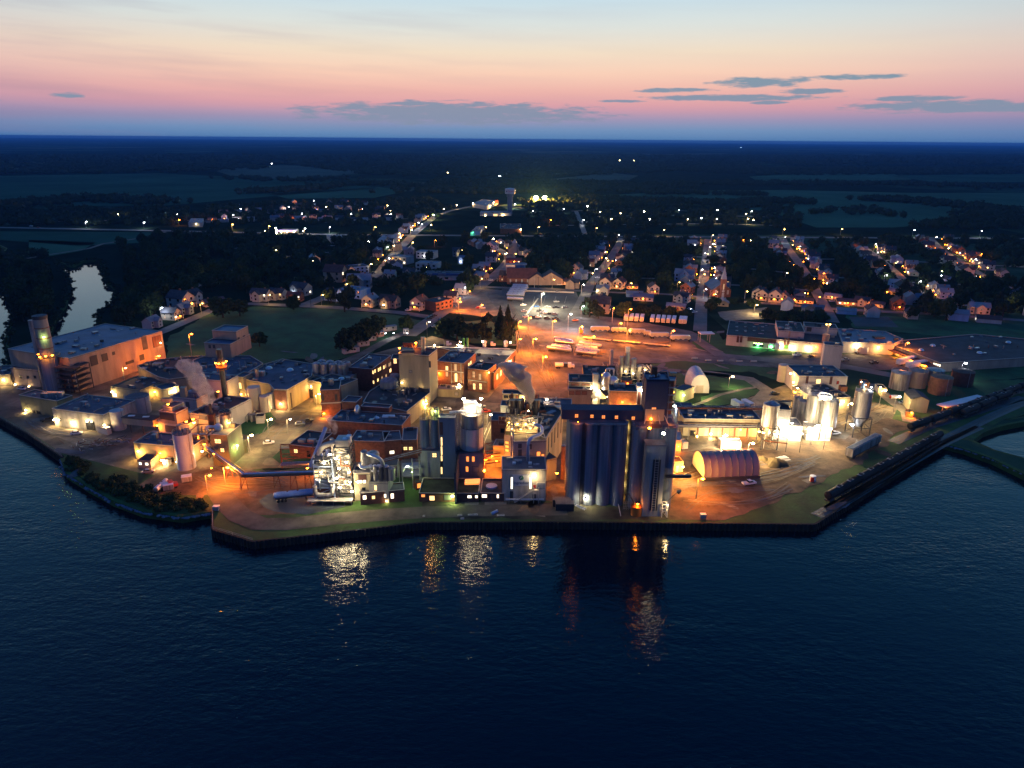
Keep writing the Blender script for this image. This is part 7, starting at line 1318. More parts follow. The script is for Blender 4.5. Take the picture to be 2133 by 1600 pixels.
# ================================================================== LAMPS ON POLES
for x,y,h_,c_,p_,lab in ((1127,645,12,WHT,40000,'tallest bright white lamp in the middle of the car park'),(1183,688,11,CLD,6000,'cold white lamp on a pole below the car park'),(1210,664,9,CLD,1800,'violet-white lamp at the right edge of the car park'),(1307,680,12,ORG,15000,'orange lamp glowing over the first white trailers'),(1287,698,8,ORG,12000,'orange lamp over the bulk trailers'),(1079,682,4,ORG,16000,'low orange lamp at the spruce corner of the truck yard'),(1078,737,9,ORG,24000,'dark pole with strong yellow pool beside the brick shop'),(1206,706,8,ORG,34000,'lamp pole pouring yellow on the siding'),(1305,714,8,ORG,22000,'second lamp pole along the siding'),(1395,722,10,ORG,14000,'third dim lamp pole at the end of the siding'),(1062,800,9,ORG,26000,'lamp pole casting deep orange behind the office block'),
  (1130,780,10,ORG,26000,'pole lamp at the wide roundabout of the truck yard'),(890,706,11,WARM,3000,'tall dark lamp pole at the road bend by the brick shop'),(337,668,9,CLD,1500,'lone white lamp at the end of the river road'),(955,648,7,ORG,15000,'low lamp flooding the gravel triangle orange'),(1000,655,7,ORG,9000,'second lamp at the edge of the gravel triangle'),(1380,985,7,ORG,9000,'orange lamp in the gap right of the eastern silos'),(1450,1040,8,ORG,7500,'orange lamp over the dirt yard in front of the barn'),(1015,900,8,WARM,9000,'white lamp in the factory yard behind the round bin'),(985,870,7,WARM,6500,'lamp in the middle of the factory yard'),(880,860,6,YEL,9000,'yellow lamp in the court below the tar roof'),(520,940,7,WARM,7000,'lamp at the bend of the inner road'),(560,905,7,WARM,7000,'lamp on the inner road verge'),(1110,740,10,ORG,26000,'orange pole lamp left of the tanker stacks'),(1150,700,10,ORG,24000,'orange pole lamp behind the tanker stacks'),(1230,735,10,ORG,22000,'orange pole lamp right of the tanker stacks'),(1100,690,9,ORG,22000,'orange lamp at the yard entrance by the spruces'),(660,850,7,YEL,13000,'yellow lamp in the court of the cream silos'),(600,905,7,WARM,4500,'lamp on the wide inner road'),(470,1010,7,ORG,9000,'orange lamp at the foot of the olive block'),(432,1022,6,ORG,2500,'orange lamp on the dirt track by the shore'),
  (240,880,7,ORG,5500,'orange lamp between the two storage tanks'),(262,806,10,YEL,2600,'orange lamp washing the big warehouse wall'),(330,775,9,ORG,12000,'orange lamp behind the yellow sheds'),(400,745,14,ORG,9000,'orange lamp left of the mill tower'),(1140,900,7,YEL,4500,'lamp behind the long mill'),(700,985,6,WARM,2000,'lamp on the dirt behind the bright tower'),(1500,940,7,WHT,26000,'added pole lamp flooding white over the yard behind the barn'),(1590,935,8,WHT,26000,'added pole lamp beside the hopper silo on the table frame'),(1690,928,9,WHT,20000,'added pole lamp at the corner of the white base block'),(1760,880,9,WARM,14000,'pole lamp left of the tall-legged hopper silo'),(1860,860,8,WARM,8000,'pole lamp by the tan gabled shed lane'),(1715,935,9,WARM,7500,'lamp pole on the bright yard before the silo cluster'),(1830,850,9,WARM,10000,'lamp pole lighting the pale lane to the sidings'),(1555,962,8,WARM,9000,'lamp pole behind the barn in the lit dirt yard'),(1720,760,9,WARM,3000,'lamp in the lane below the white factory'),(1880,745,9,ORG,9000,'orange lamp over the dock apron'),(1570,655,7,WARM,4500,'lamp on the gravel lot behind the white factory'),(1615,668,6,LIM,3000,'greenish lamp on the hedge behind the white factory')):  # the three white pole lamps are added to brighten the loading yard
 street(x,y,h_,c_,p_ * (1.7 if y < 800 and c_ is ORG else 3.2 if y < 760 or x > 1350 and y > 960 or 400 < x < 480 else 1.0),lab,.5 if p_ > 5000 else .4,pole='dark_steel' if 'dark' in lab else 'galv')
# ================================================================== THE TOWN
WALLC = {'white': 'white_panel', 'cream': 'cream', 'grey': 'grey_metal', 'brick': 'brick', 'blue-grey': 'blue_white', 'tan': 'tan_metal'}
ROOFC = {'dark': 'shingle', 'brown': 'shingle_brown', 'grey': 'roof_pale', 'red': 'roof_red', 'blue': 'roof_blue'}
def house_proto(kind):
 if kind == 'two':
  e, Q = gable('house', 'x', 'house', [(-4, -5), (4, -5), (4, 5), (-4, 5)], 5.4, 3.0, 'white_panel', 'shingle', ridge=False); EXCL.pop()
  for x in (-2, 2):
   for z in (1.9, 4.4): uo('window', 'box', 'glass_dark', (x, -5.03, z), (1.1, .12, 1.3), e)
  for y in (-2.5, 2.5): [uo('window', 'box', 'glass_dark', (s_ * 4.03, y, z), (.12, 1.1, 1.3), e) for z in (1.9, 4.4) for s_ in (-1, 1)]
  uo('porch_roof','box','shingle',(0,-6.0,2.9),(7,2,.2),e); [uo('porch_post','box','white_paint',(x,-6.8,1.4),(.2,.2,2.8),e) for x in (-3.2,3.2)]; uo('chimney','box','brick',(1.5,1,8),(.8,.8,2),e)
 elif kind == 'ell':
  e, Q = gable('house', 'x', 'house', [(-6, -3.5), (6, -3.5), (6, 3.5), (-6, 3.5)], 5.0, 2.6, 'white_panel', 'shingle'); EXCL.pop()
  gable('', '', '', [(-2.6, -6.5), (2.6, -6.5), (2.6, -3.0), (-2.6, -3.0)], 5.0, 2.2, 'white_panel', 'shingle', parent=e, ridge=False); EXCL.pop()
  for x in (-4.5, 0, 4.5):
   for z in (1.8, 4.1): uo('window', 'box', 'glass_dark', (x, -3.55 if x else -6.55, z), (1.1, .12, 1.2), e)
  [uo('window','box','glass_dark',(6.03,y,1.9),(.12,1.1,1.2),e) for y in (-1.5,1.5)]; uo('chimney','box','brick',(3,.5,7.4),(.8,.8,2),e)
 elif kind == 'low':
  e, Q = gable('house', 'x', 'bungalow', [(-7, -4), (7, -4), (7, 4), (-7, 4)], 2.8, 1.9, 'white_panel', 'shingle'); EXCL.pop()
  for x in (-5, -1.5, 4.5): uo('window', 'box', 'glass_dark', (x, -4.03, 1.6), (1.5, .12, 1.1), e)
  uo('door','box','brick',(1.5,-4.03,1.1),(1,.12,2.1),e); [uo('window','box','glass_dark',(7.03,0,1.6),(.12,1.4,1.1),e)]; uo('chimney','box','brick',(-3,.5,4.8),(.8,.8,1.4),e)
 elif kind == 'shop':
  e = empty('shop_block',(0,0,0),'x','shop'); prism('wall',[(-8,-6),(8,-6),(8,6),(-8,6)],0,6.2,'white_panel',e,top=False); prism('roof',[(-7.9,-5.9),(7.9,-5.9),(7.9,5.9),(-7.9,5.9)],5.6,5.8,'shingle',e)
  for x in (-6, -2, 2, 6):
   for z in (1.7, 4.4): uo('window', 'box', 'glass_dark', (x, -6.03, z), (1.7, .12, 1.4), e)
  uo('roof_vent', 'box', 'galv', (2, 1, 6.3), (2, 1.4, 1), e)
 return e
PR = {k: house_proto(k) for k in ('two', 'ell', 'low', 'shop')}; FIRST = {k: True for k in PR}
HN = [0]
def house(kind, loc, rz, wc, rc, label, group, sc_=1.0, lit=0, cat=None):
 o = PR[kind]
 if FIRST[kind]: FIRST[kind] = False; h_ = o
 else: h_ = copy_tree(o)
 h_.location = loc; h_.rotation_euler = (0, 0, rz); h_.scale = (sc_, sc_, sc_); h_['label'] = label; h_['group'] = group
 if cat: h_['category'] = cat
 wins = []
 for ch in h_.children:
  k = ch.name.split('.')[0]
  if k in ('wall', 'roof', 'porch_roof', 'window'):
   if k == 'window': wins.append(ch); continue
   ch.material_slots[0].link = 'OBJECT'; ch.material_slots[0].material = M[WALLC[wc] if k == 'wall' else ROOFC[rc]]
 for w in wins: w.material_slots[0].link = 'OBJECT'; w.material_slots[0].material = M['glass_dark']
 for w in random.sample(wins,min(lit,len(wins))): w.material_slots[0].material = M[random.choice(['win_warm','win_dim','win_warm','win_white','win_white'])]
 HN[0] += 1; x, y = loc[0], loc[1]; r = 7 * sc_; EXCL.append([(x - r, y - r), (x + r, y - r), (x + r, y + r), (x - r, y + r)]); return h_
LMK = [('brick church with the white spire',1500,600),('red-roofed stone church',1075,590),('water tower',1062,440),('long blue-roofed store',908,575),('twin gabled house',812,635),('western highway bend',200,480),('meadow edge',560,625),('bungalow with the lit window',1765,635),('eastern lane',1880,590),('canopy of the filling station',600,485),('northern back street',760,440),('car park',1240,615),('wide downtown street',810,540),('grey steepled chapel',1072,520),('northern ball field',1140,430),('far eastern field',2000,480),('north-south street',1465,540),('eastern cross street',1700,575)]
LM2 = [(n_, G(x, y)) for n_, x, y in LMK]
COUNT = {}
def where(g):
 n_, p = min(LM2, key=lambda t_: (t_[1] - g).length); d = g - p
 comp = ('north' if d.y > abs(d.x) * .45 else 'south' if d.y < -abs(d.x) * .45 else '') ; ew = ('east' if d.x > abs(d.y) * .45 else 'west' if d.x < -abs(d.y) * .45 else '')
 return n_, (comp + ('-' if comp and ew else '') + ew) or 'north', d.length
def uniq(desc, g):
 n_, c_, dist = where(g); base = f'{desc} {c_} of the {n_}'; k = COUNT.get(base, 0); COUNT[base] = k + 1
 if k == 0: return base
 o_ = ordn[k] if k < len(ordn) else f'{k + 1}th'
 return f'{o_} {desc} {c_} of the {n_}'
# named buildings
def hs(kind, x, y, rzpx, wc, rc, label, sc_=1.0, lit=1, lampc=None, pw=700):
 g = G(x, y); rz = face((x, y), rzpx) if rzpx else 0; h_ = house(kind, g, rz, wc, rc, label, 'town houses', sc_, lit)
 if lampc: q = g + Ve((0,-6.5 * sc_,2.6)); o = uo('porch_lamp','ball',BALL[lampc],(0,-6.9,2.5),(.35,.35,.3),None); o.parent = h_; o.location = (0,-6.9 * 1,2.5); ld = light((0,-7.6,2.6),lampc,pw,None); ld.parent = h_
 return h_
for a in [('two',378,640,(400,634),'white','dark','tall white house with a turret and orange lit window at the meadow',1.5,3,ORG),('ell',398,630,(420,624),'white','dark','white wing of houses behind the turreted one',1.3,1),('ell',545,625,(560,626),'white','dark','white L-shaped house at the north side of the meadow',1.2,1),('ell',580,622,(600,624),'cream','dark','cream gabled house beside the white L-shaped one',1.1,1),('ell',628,613,(650,616),'grey','dark','broad grey house with a violet porch lamp',1.3,1,CLD),('two',695,625,(712,620),'blue-grey','dark','pale blue house with bright gable lamp on the corner',1.1,0,CLD),('shop',742,618,(760,620),'blue-grey','blue','big blue flat-fronted hall behind the street',1.15,0),('two',772,637,(785,638),'cream','grey','small cream house with a glowing porch',1.1,1,WARM),('ell',812,639,(830,641),'tan','brown','twin gabled tan house with lit doorway',1.2,1,WARM),('two',874,643,(885,644),'white','brown','old white house with double porch by the brick hall',1.2,1),('shop',913,642,(930,638),'brick','dark','long brick hall with dark roof and row of small windows',1.1,0),('two',940,628,(952,618),'white','dark','narrow white gabled house beside the brick hall',1.0,0),('two',962,612,(975,605),'cream','grey','cream cottage with white gable at the road',1.0,0),('ell',1003,583,(1015,585),'tan','blue','tan house with blue roof near the hedge',1.0,0),
   ('two',700,585,(716,578),'tan','red','large stone house with purple-red roof and two lit windows',1.7,3),('shop',745,568,(765,566),'blue-grey','dark','pale three-storey block with dark roof by downtown',1.1,0),('two',724,574,(735,572),'cream','dark','cream house squeezed beside the pale block',1.1,0),('ell',750,600,(775,600),'grey','grey','sprawling grey roofed house behind the blue hall',1.6,0),('shop',838,548,(860,550),'grey','grey','grey downtown block strung with small warm lamps',1.2,5,YEL),('shop',815,521,(835,523),'tan','dark','long downtown block with violet lamp',1.2,4,WARM),('two',655,551,(668,550),'cream','grey','yellow-lit cream house standing out of the dark trees',1.2,1,WARM),('ell',855,575,(870,576),'white','dark','white house under the big dark trees',1.0,0),('shop',893,563,(915,564),'white','blue','long white upper store building with magenta lamp',1.3,0),('shop',890,537,(910,538),'white','blue','white flat building with three dark windows',1.2,0,CLD),('ell',957,533,(970,533),'grey','dark','grey house with steep gable above the garden',1.2,0,WARM),('ell',968,548,(985,550),'blue-grey','blue','pale blue house by the lit driveway',1.0,1,CLD),('two',1025,522,(1040,523),'blue-grey','blue','blue-roofed house at the lit square',1.3,0),('two',1103,541,(1116,541),'white','dark','white gabled house with warm porch south-east of the chapel',1.2,2,ORG),('low',1070,548,(1090,548),'brick','red','low orange-lit drive-in building with two lamps',1.1,2,ORG,3500),
   ('two',1200,572,(1215,573),'white','dark','tall white house at the corner by the diagonal street',1.3,0),('low',1186,592,(1205,593),'white','dark','long low white house with lit front beside the car park',1.0,1),('two',1263,600,(1276,601),'cream','red','left twin cream house with gable',1.2,0),('two',1290,600,(1300,601),'cream','red','right twin cream house with gable and lamp',1.1,0,WARM),('low',1316,600,(1330,600),'cream','dark','small pale garage east of the twin cream houses',.7,0),('two',1360,610,(1368,610),'white','dark','slim white house with lit ground floor',1.0,1),('two',1250,650,(1262,630),'white','dark','white house behind the big dark tree by the trailers',1.4,1),('low',1340,625,(1360,626),'blue-grey','blue','long low blue-roofed shed east of the dark tree',1.1,0),('ell',1425,585,(1440,586),'blue-grey','grey','rambling pale house on the north-south street',1.4,0),('two',1432,610,(1440,611),'brick','grey','house with brick gable and white porch on the street',1.1,0),('ell',1420,628,(1436,630),'white','dark','white house with small gable by the grey garage',1.0,0),('low',1408,644,(1422,645),'grey','grey','pale grey double garage with shallow roof',1.0,0),
   ('two',1578,621,(1590,622),'white','dark','white gabled house by the hedge, first east of the church',1.1,1,WARM,200),('two',1587,624,(1598,625),'white','dark','taller white gabled house next to the first',1.1,0),('two',1614,627,(1625,628),'white','dark','white house with two dark gable windows',1.2,0),('two',1630,626,(1640,627),'white','dark','smaller white house beside the two-windowed one',.9,0),('low',1655,627,(1668,628),'grey','dark','dim low grey house near the corner',.9,0),('low',1675,631,(1690,632),'cream','dark','dim cream porch house at the street corner',.9,0),('low',1735,622,(1752,624),'blue-grey','grey','pale shed with blue door by the eastern street',.9,0),('low',1762,634,(1778,635),'tan','dark','dark bungalow with glowing picture window',1.0,3),('ell',1795,636,(1812,638),'cream','dark','cream bungalow with broad gable',.9,0),('low',1823,638,(1838,640),'white','dark','white bungalow behind the long pale car',.9,0),('low',1850,612,(1868,614),'grey','grey','grey house with pale roof deep in the trees',1.1,0),('low',1960,585,(1975,588),'blue-grey','dark','blue-grey house with red lamps in the carport',1.2,1),('low',2010,633,(2025,640),'blue-grey','blue','house with large blue roof near the dark conifers',1.2,0)]:
 hs(*a)
# street-side houses
def nearroad(x, y, m_=1.0, skip=None):
 for i, (P, w, h_) in enumerate(ROADS):
  if i == skip: continue
  for a_, b_ in zip(P, P[1:]):
   dx, dy = b_[0] - a_[0], b_[1] - a_[1]; L2 = dx * dx + dy * dy; t_ = max(0, min(1, ((x - a_[0]) * dx + (y - a_[1]) * dy) / L2))
   if math.hypot(x - a_[0] - dx * t_, y - a_[1] - dy * t_) < w / 2 + m_: return True
 return False
OPEN = [poly(q) for q in ([(348,705),(445,648),(525,639),(700,644),(830,657),(880,668),(850,690),(775,740),(700,755),(530,768),(348,745)],[(900,660),(1000,598),(1225,608),(1215,655),(1300,664),(1440,650),(1460,690),(2133,700),(2133,1200),(-100,1200),(-100,780),(330,680),(520,770),(850,700)],[(1495,640),(1612,634),(1640,668),(1500,668)])] + [riverL,riverR,pondR,pondT,pondU]
OPEN.append(poly([(945,432),(1085,425),(1100,448),(1075,462),(960,462),(900,470)])); OPEN.append(poly([(1085,405),(1180,412),(1165,426),(1085,424)])); OPEN.append(poly([(860,465),(960,455),(1000,488),(860,520)]))
FIELDS = [poly(q) for q in ([(-300,372),(330,361),(560,372),(700,381),(790,392),(620,404),(350,428),(-300,432)],[(1180,420),(1220,408),(1500,396),(1640,396),(2300,402),(2300,450),(2133,452),(1860,474),(1700,474),(1600,440),(1450,428)])]
BB = []
def blocked(x, y, r, roads=True, rm=2.0):
 global BB
 if len(BB) != len(EXCL): BB = BB + [(min(p[0] for p in q), max(p[0] for p in q), min(p[1] for p in q), max(p[1] for p in q)) for q in EXCL[len(BB):]]
 for x0, x1, y0, y1 in BB:
  if x0 - r < x < x1 + r and y0 - r < y < y1 + r: return True
 for q in OPEN:
  if inside(x, y, q): return True
 return roads and nearroad(x, y, rm)
cols = ['white', 'white', 'white', 'cream', 'grey', 'blue-grey', 'brick', 'tan']; rfs = ['dark', 'dark', 'brown', 'grey', 'grey', 'blue', 'red']
for ri, (P, w, hflag) in enumerate(list(ROADS)):
 if not hflag: continue
 for a_, b_ in zip(P, P[1:]):
  a_, b_ = Ve(a_), Ve(b_); d = b_ - a_; L_ = d.length; d.normalize(); n_ = Ve((-d.y, d.x)); s_ = random.uniform(6, 16)
  while s_ < L_ - 6:
   for sd in (-1, 1):
    if random.random() < .16 or HN[0] > 300: continue
    q = a_ + d * s_ + n_ * sd * (w / 2 + random.uniform(9, 14)); px, py = proj((q.x, q.y, 0))
    if not (-40 < px < 2175 and 425 < py < 690) or blocked(q.x, q.y, 6, True, 3) or any(inside(q.x, q.y, f) for f in FIELDS): continue
    kind = random.choice(['two','ell','low','two','ell'] if py > 500 else ['low','ell','two','low']); wc,rc = random.choice(cols),random.choice(rfs); z_ = n_ * sd; rz = math.atan2(z_.y,z_.x) - math.pi / 2 + random.uniform(-.05,.05)
    lit = random.choice([0, 0, 1, 1, 2, 3]); g = Ve((q.x, q.y, 0)); desc = f"{wc} {'bungalow' if kind == 'low' else 'house'} with {rc} roof"
    h_ = house(kind, g, rz, wc, rc, uniq(desc, g), 'town houses', random.uniform(.85, 1.15), lit)
    if random.random() < .62:
     c_ = random.choice(['ball_warm','ball_cld','ball_wht','ball_cld','ball_wht','ball_blue','ball_org']); o = uo('porch_lamp','ball',c_,(0,0,0),(.36,.36,.3),None); o.parent = h_; o.location = (random.uniform(-3,3),-5.6 if kind != 'low' else -4.5,2.6)
   s_ += random.uniform(16, 22)
# churches, store, towers
def spire(e,x,y,s_,h0,h1,m_,mc): uo('tower','box',m_,(x,y,h0 / 2),(s_,s_,h0),e); pipe_ = meshobj('spire',[(x - s_ * .5,y - s_ * .5,h0),(x + s_ * .5,y - s_ * .5,h0),(x + s_ * .5,y + s_ * .5,h0),(x - s_ * .5,y + s_ * .5,h0),(x,y,h1)],[(0,1,4),(1,2,4),(2,3,4),(3,0,4),(3,2,1,0)],mc,e)
g = G(1502,619); gx,gy = g.x,g.y; e,Q = gable('brick_church','red brick church with pale roof and tall white spire','church',[(gx - 7.5,gy),(gx + 7.5,gy),(gx + 7.5,gy + 26),(gx - 7.5,gy + 26)],6,5.5,'brick','roof_blue',ridge=False); spire(e,gx + .5,gy - .6,4,15,up_h(Ve((gx,gy,0)),555),'brick','silver_paint')
for x in (-4.6, 5): uo('window', 'box', 'white_panel', (gx + x, gy - .05, 4), (1.6, .12, 3.4), e)
uo('window','box','win_dim',(gx + .5,gy - 2.65,9),(1,.1,4.5),e); uo('door','box','white_panel',(gx + .5,gy - 2.65,2.2),(1.8,.12,3.6),e); uo('rose_window','cyl','white_panel',(gx + .5,gy - 2.6,5.4),(1,1,.12),e,rot=(math.pi / 2,0,0))
A_ = G(1056,592); P = [(A_.x,A_.y),(A_.x + 26,A_.y),(A_.x + 26,A_.y + 13),(A_.x,A_.y + 13)]; e,Q = gable('stone_church','stone church with long red roof at the head of the car park','church',P,5.5,7.5,'brick','roof_red'); [uo('window','box','white_panel',(A_.x + 3 + k * 5,A_.y - .05,3),(1.3,.12,2.6),e) for k in range(5)]; uo('bell_tower','box','silver_paint',(A_.x + 3,A_.y + 14,7.5),(8,6,15),e); uo('tower_roof','box','roof_blue',(A_.x + 8,A_.y + 15,15.2),(19,8,.4),e)
g = G(1118,594); gable('parish_hall','hall with gabled brown roof beside the stone church','hall',[(g.x - 7,g.y),(g.x + 7,g.y),(g.x + 7,g.y + 14),(g.x - 7,g.y + 14)],5,5,'tan_metal','roof_red',ridge=False)
g = G(1148,594); gable('parish_hall','larger hall with wide brown-red roof behind two poles','hall',[(g.x - 10,g.y),(g.x + 10,g.y),(g.x + 10,g.y + 16),(g.x - 10,g.y + 16)],5,6,'tan_metal','roof_red',ridge=False)
g = G(1072,530); e,Q = gable('chapel','grey steepled chapel beside an orange street lamp','church',[(g.x - 7,g.y),(g.x + 7,g.y),(g.x + 7,g.y + 22),(g.x - 7,g.y + 22)],5,7,'grey_metal','shingle',ridge=False); spire(e,g.x,g.y - 1,5,13,up_h(g,497),'grey_metal','silver_paint')
A_ = G(884,583); h = 5.5; b = B('long_store','long white store with a deep blue roof band','store',[(A_.x,A_.y),(A_.x + 33,A_.y - 1),(A_.x + 34,A_.y + 14),(A_.x + 1,A_.y + 15)],h,'white_panel','roof_grey'); uo('fascia','box','blue_paint',(A_.x + 16.5,A_.y - .9,h - .2),(33,.6,2.2),b.e,rotz=-.03); [uo('window','box','win_dim' if k > 2 else 'glass_dark',(A_.x + 4 + k * 8,A_.y - .6,1.7),(3.2,.12,2),b.e) for k in range(4)]
uo('sign_mark','box','silver_paint',(A_.x + 6,A_.y - 1.25,h),(2.4,.1,.9),b.e); uo('sign_band','box','silver_paint',(A_.x + 20,A_.y - 1.25,h),(15,.1,.6),b.e)
g = G(1062,446); e = empty('water_tower',g,'tall pedestal water tower with red lettering on its drum','water tower'); Ht = up_h(g,393); Hb = up_h(g,403.5); uo('pedestal','cyl','silo_concrete',g,(4.2,4.2,Hb * .86),e); uo('flare','cyl','silo_concrete',g + Ve((0,0,Hb * .84)),(5.4,5.4,Hb * .16),e); uo('drum','cyl','sign_white',g + Ve((0,0,Hb)),(8.3,8.3,Ht - Hb),e); uo('dome_roof','cone','sign_white',g + Ve((0,0,Ht)),(8.3,8.3,1.2),e); text('Cardinal',g + Ve((1.4,-8.5,(Ht + Hb) / 2)),Ve((0,-1,0)),3.2,'ink_red',e); uo('bird_mark','ball','ink_blue',g + Ve((-5.6,-6.6,(Ht + Hb) / 2)),(.8,.3,1.6),e,rot=(0,.4,0)); EXCL.append([(g.x - 9,g.y - 9),(g.x + 9,g.y - 9),(g.x + 9,g.y + 9),(g.x - 9,g.y + 9)])
A_,C_ = G(1000,450),G(1065,450); b = B('school','long blue-roofed school with a bright lamp under the water tower','school',[(A_.x,A_.y),(C_.x,C_.y),(C_.x,C_.y + 34),(A_.x,A_.y + 34)],5,'white_panel','roof_blue'); b.lamp(1048,448,WARM,30000,1.2); b.lamp(1011,449,WARM,12000,.8); b.win(1028,446,1036,450,'win_warm')
A_ = G(985,433); C_ = G(1038,425); b = B('sports_hall','long white-walled sports hall with a red end near the water tower','hall',poly([(984,424),(1014,429),(1038,418),(1005,415)],7),7,'white_panel','roof_pale'); b.lamp(1020,429,WARM,26000,.7); b.win(1030,418,1037,424,'red_paint',name='panel')
e = empty('filling_station',G(600,488),'filling station with a magenta-edged white glowing canopy','filling station'); g = G(600,488); uo('canopy','box','white_paint',g + Ve((0,0,5)),(24,12,.8),e); uo('canopy_edge','box','ball_mag',g + Ve((0,-6.1,5)),(24,.2,.8),e); uo('shop','box','yellow_block',g + Ve((-2,16,2.5)),(20,8,5),e); uo('sign_post','box','ball_wht',g + Ve((-15,0,4.5)),(1.2,.4,8),e); [uo('post','box','white_paint',g + Ve((x,0,2.5)),(.4,.4,5),e) for x in (-8,8)]; [plamp(g + Ve((x,-2,4.0)),WHT,9000,e,.6,.2) for x in (-9,0,9)]; [plamp(g + Ve((x,-6,5)),WARM,9000,e,.5,.2) for x in (-28,22)]
b = B('market_hall','pale pitched market hall north of the highway junction','hall',poly([(786,500),(812,505),(822,492),(800,488)],6),6,'blue_white','roof_pale',par=0,cop=None); b = B('low_depot','low pale depot roof behind the filling station','depot',poly([(690,500),(715,500),(712,490),(680,490)],4),4,'grey_metal','roof_blue',par=0,cop=None); b = B('highway_store','store with bright blue-white roof strips on the highway','store',poly([(980,484),(1000,481),(1008,470),(992,472)],5),5,'blue_white','roof_pale'); b.lamp(978,483,WARM,9000,.9); b.lamp(984,484,GRN,1500,.6)
b = B('highway_motel','long dark-roofed block on the highway with lamps at both ends','hotel',poly([(1042,476),(1086,477),(1084,466),(1042,466)],7),7,'brick','shingle'); b.lamp(1037,473,CLD,6000,.8); b.lamp(1085,478,WARM,4000,.8)
b = B('highway_shed','large pale barn roof by the western highway','barn',poly([(392,464),(421,464),(424,455),(398,455)],6),6,'grey_metal','roof_pale',par=0,cop=None); b.lamp(409,466,WARM,1200,.5)
# ball field lights
e = empty('ball_field',G(1120,424),'floodlit ball field with glowing sand','ball field'); P = poly([(1088,420),(1100,417),(1146,418),(1140,424),(1110,428),(1096,426)]); o = prism('infield',P,.1,.2,'cream',e); P = poly([(1040,428),(1088,420),(1086,432),(1060,438)]); o = prism('outfield',P,.1,.18,'grass',e)
for x, lab in ((1116, 'left of the two huge glaring ball field floodlights'), (1134, 'right of the two huge glaring ball field floodlights')):
 g = G(x,427); e = empty('field_floodlight',g,lab,'floodlight','ball field floodlights'); bar('mast',g,g + Ve((0,0,13)),.3,'galv',e); [uo('lamp_head','ball','ball_wht',g + Ve((k * 2.0 - 2,0,13 + j * 2)),(1.5,1.5,1.2),e) for k in range(3) for j in range(2)]; light(g + Ve((0,-3,11.5)),(1,.5,.1),2200000,e,1.5)
street(1071, 436, 9, CLD, 30000, 'lamp to the right of the water tower pedestal', .9)
# town street lamps (the ones that show as points)
tl = [(870,476,CLD),(896,481,YEL),(858,520,WARM),(1071,545,YEL),(484,480,YEL),(373,470,ORG),(634,489,CLD),(686,486,CLD),(805,530,CLD),(771,568,WARM),(886,575,WARM),(960,537,WARM),(1213,470,CLD),(1290,455,WARM),(1145,470,ORG),(1108,450,CLD),(1172,445,CLD),(1560,515,WARM),(1544,514,ORG),(1607,515,CLD),(1710,588,ORG),(1634,588,WARM),(1840,592,CLD),(2038,545,ORG),(1475,530,CLD),(1443,525,CLD),(1490,467,WARM),(1551,456,WARM),(1566,470,WARM),(1458,465,CLD),(806,438,WARM),(812,450,WARM),(970,386,CLD),(1040,372,CLD),(566,348,CLD),(932,365,WARM),(900,458,LIM),(1290,340,WARM),(1319,340,WARM),(1213,299,CLD),(1543,309,CLD),(2078,643,WARM),(670,636,YEL),(720,612,YEL),(800,560,YEL),(1050,545,WARM),(1230,588,YEL),(1262,560,YEL),(1150,602,YEL),(1410,608,YEL),(1462,590,YEL),(1470,545,YEL),(1550,628,YEL),(1700,640,ORG),(1690,600,ORG),(1668,562,ORG),(1646,525,YEL),(1860,565,YEL),(1925,615,YEL),(2050,575,YEL),(1830,540,YEL),(940,625,ORG),(1000,600,YEL),(560,636,YEL),(420,655,YEL),(1380,492,YEL),(1240,488,YEL),(1120,486,YEL),(1010,486,YEL),(780,486,YEL),(560,484,YEL),(300,476,CLD),(180,474,CLD),(1630,490,YEL),(1750,490,YEL),(1900,492,CLD),(2040,494,CLD),(905,515,ORG),(1040,520,WARM),(2072,540,WARM),(1955,583,LIM),(740,560,WARM),(650,560,WARM),(830,500,YEL),(1310,610,YEL)]
for ri, (P, w, hf) in enumerate(ROADS):
 if hf:
  for a_, b_ in zip(P, P[1:]):
   L_ = math.hypot(b_[0] - a_[0], b_[1] - a_[1]); k = int(L_ / 55)
   for j in range(k):
    t_ = (j + .5) / max(k, 1); px, py = proj((a_[0] + (b_[0] - a_[0]) * t_, a_[1] + (b_[1] - a_[1]) * t_, 0))
    if 0 < px < 2133 and 425 < py < 640 and random.random() < .72: tl.append((px + random.uniform(-9,9),py + random.uniform(-2,2),random.choice([WARM,WARM,CLD,WHT,WHT,CLD])))
for i, (x, y, c_) in enumerate(tl):
 g = G(x, y); far = y < 520; h_ = 8; nm_ = {WARM: 'warm white', YEL: 'yellow', ORG: 'orange', CLD: 'cold white', LIM: 'greenish', WHT: 'white'}[c_]
 big = 1 if y > 500 else (1.6 if y > 400 else 5 if y > 320 else 12)
 street(x,y,h_ if y > 350 else 14,c_,(3500 if y > 500 else 9000) if y > 400 else 0,uniq(f'{nm_} street lamp',g) if y > 400 else f'{nm_} distant lamp, {ordn[i % 14]} pinpoint in the far dark country',.38 * big,group='town street lamps')
# power poles
e0 = None
for i,(x,y) in enumerate(((1113,600),(1121,601),(1150,600),(1238,604),(1275,672),(1124,660),(1300,680),(1478,600),(1550,632),(846,560),(700,632),(648,640))):
 g = G(x,y); e = empty('utility_pole',g,uniq('plain wooden utility pole',g),'utility pole','utility poles'); bar('pole',g,g + Ve((0,0,10)),.14,'coping' if i % 2 == 0 else 'bark',e); bar('crossarm',g + Ve((-1.2,0,9.4)),g + Ve((1.2,0,9.4)),.08,'bark',e)

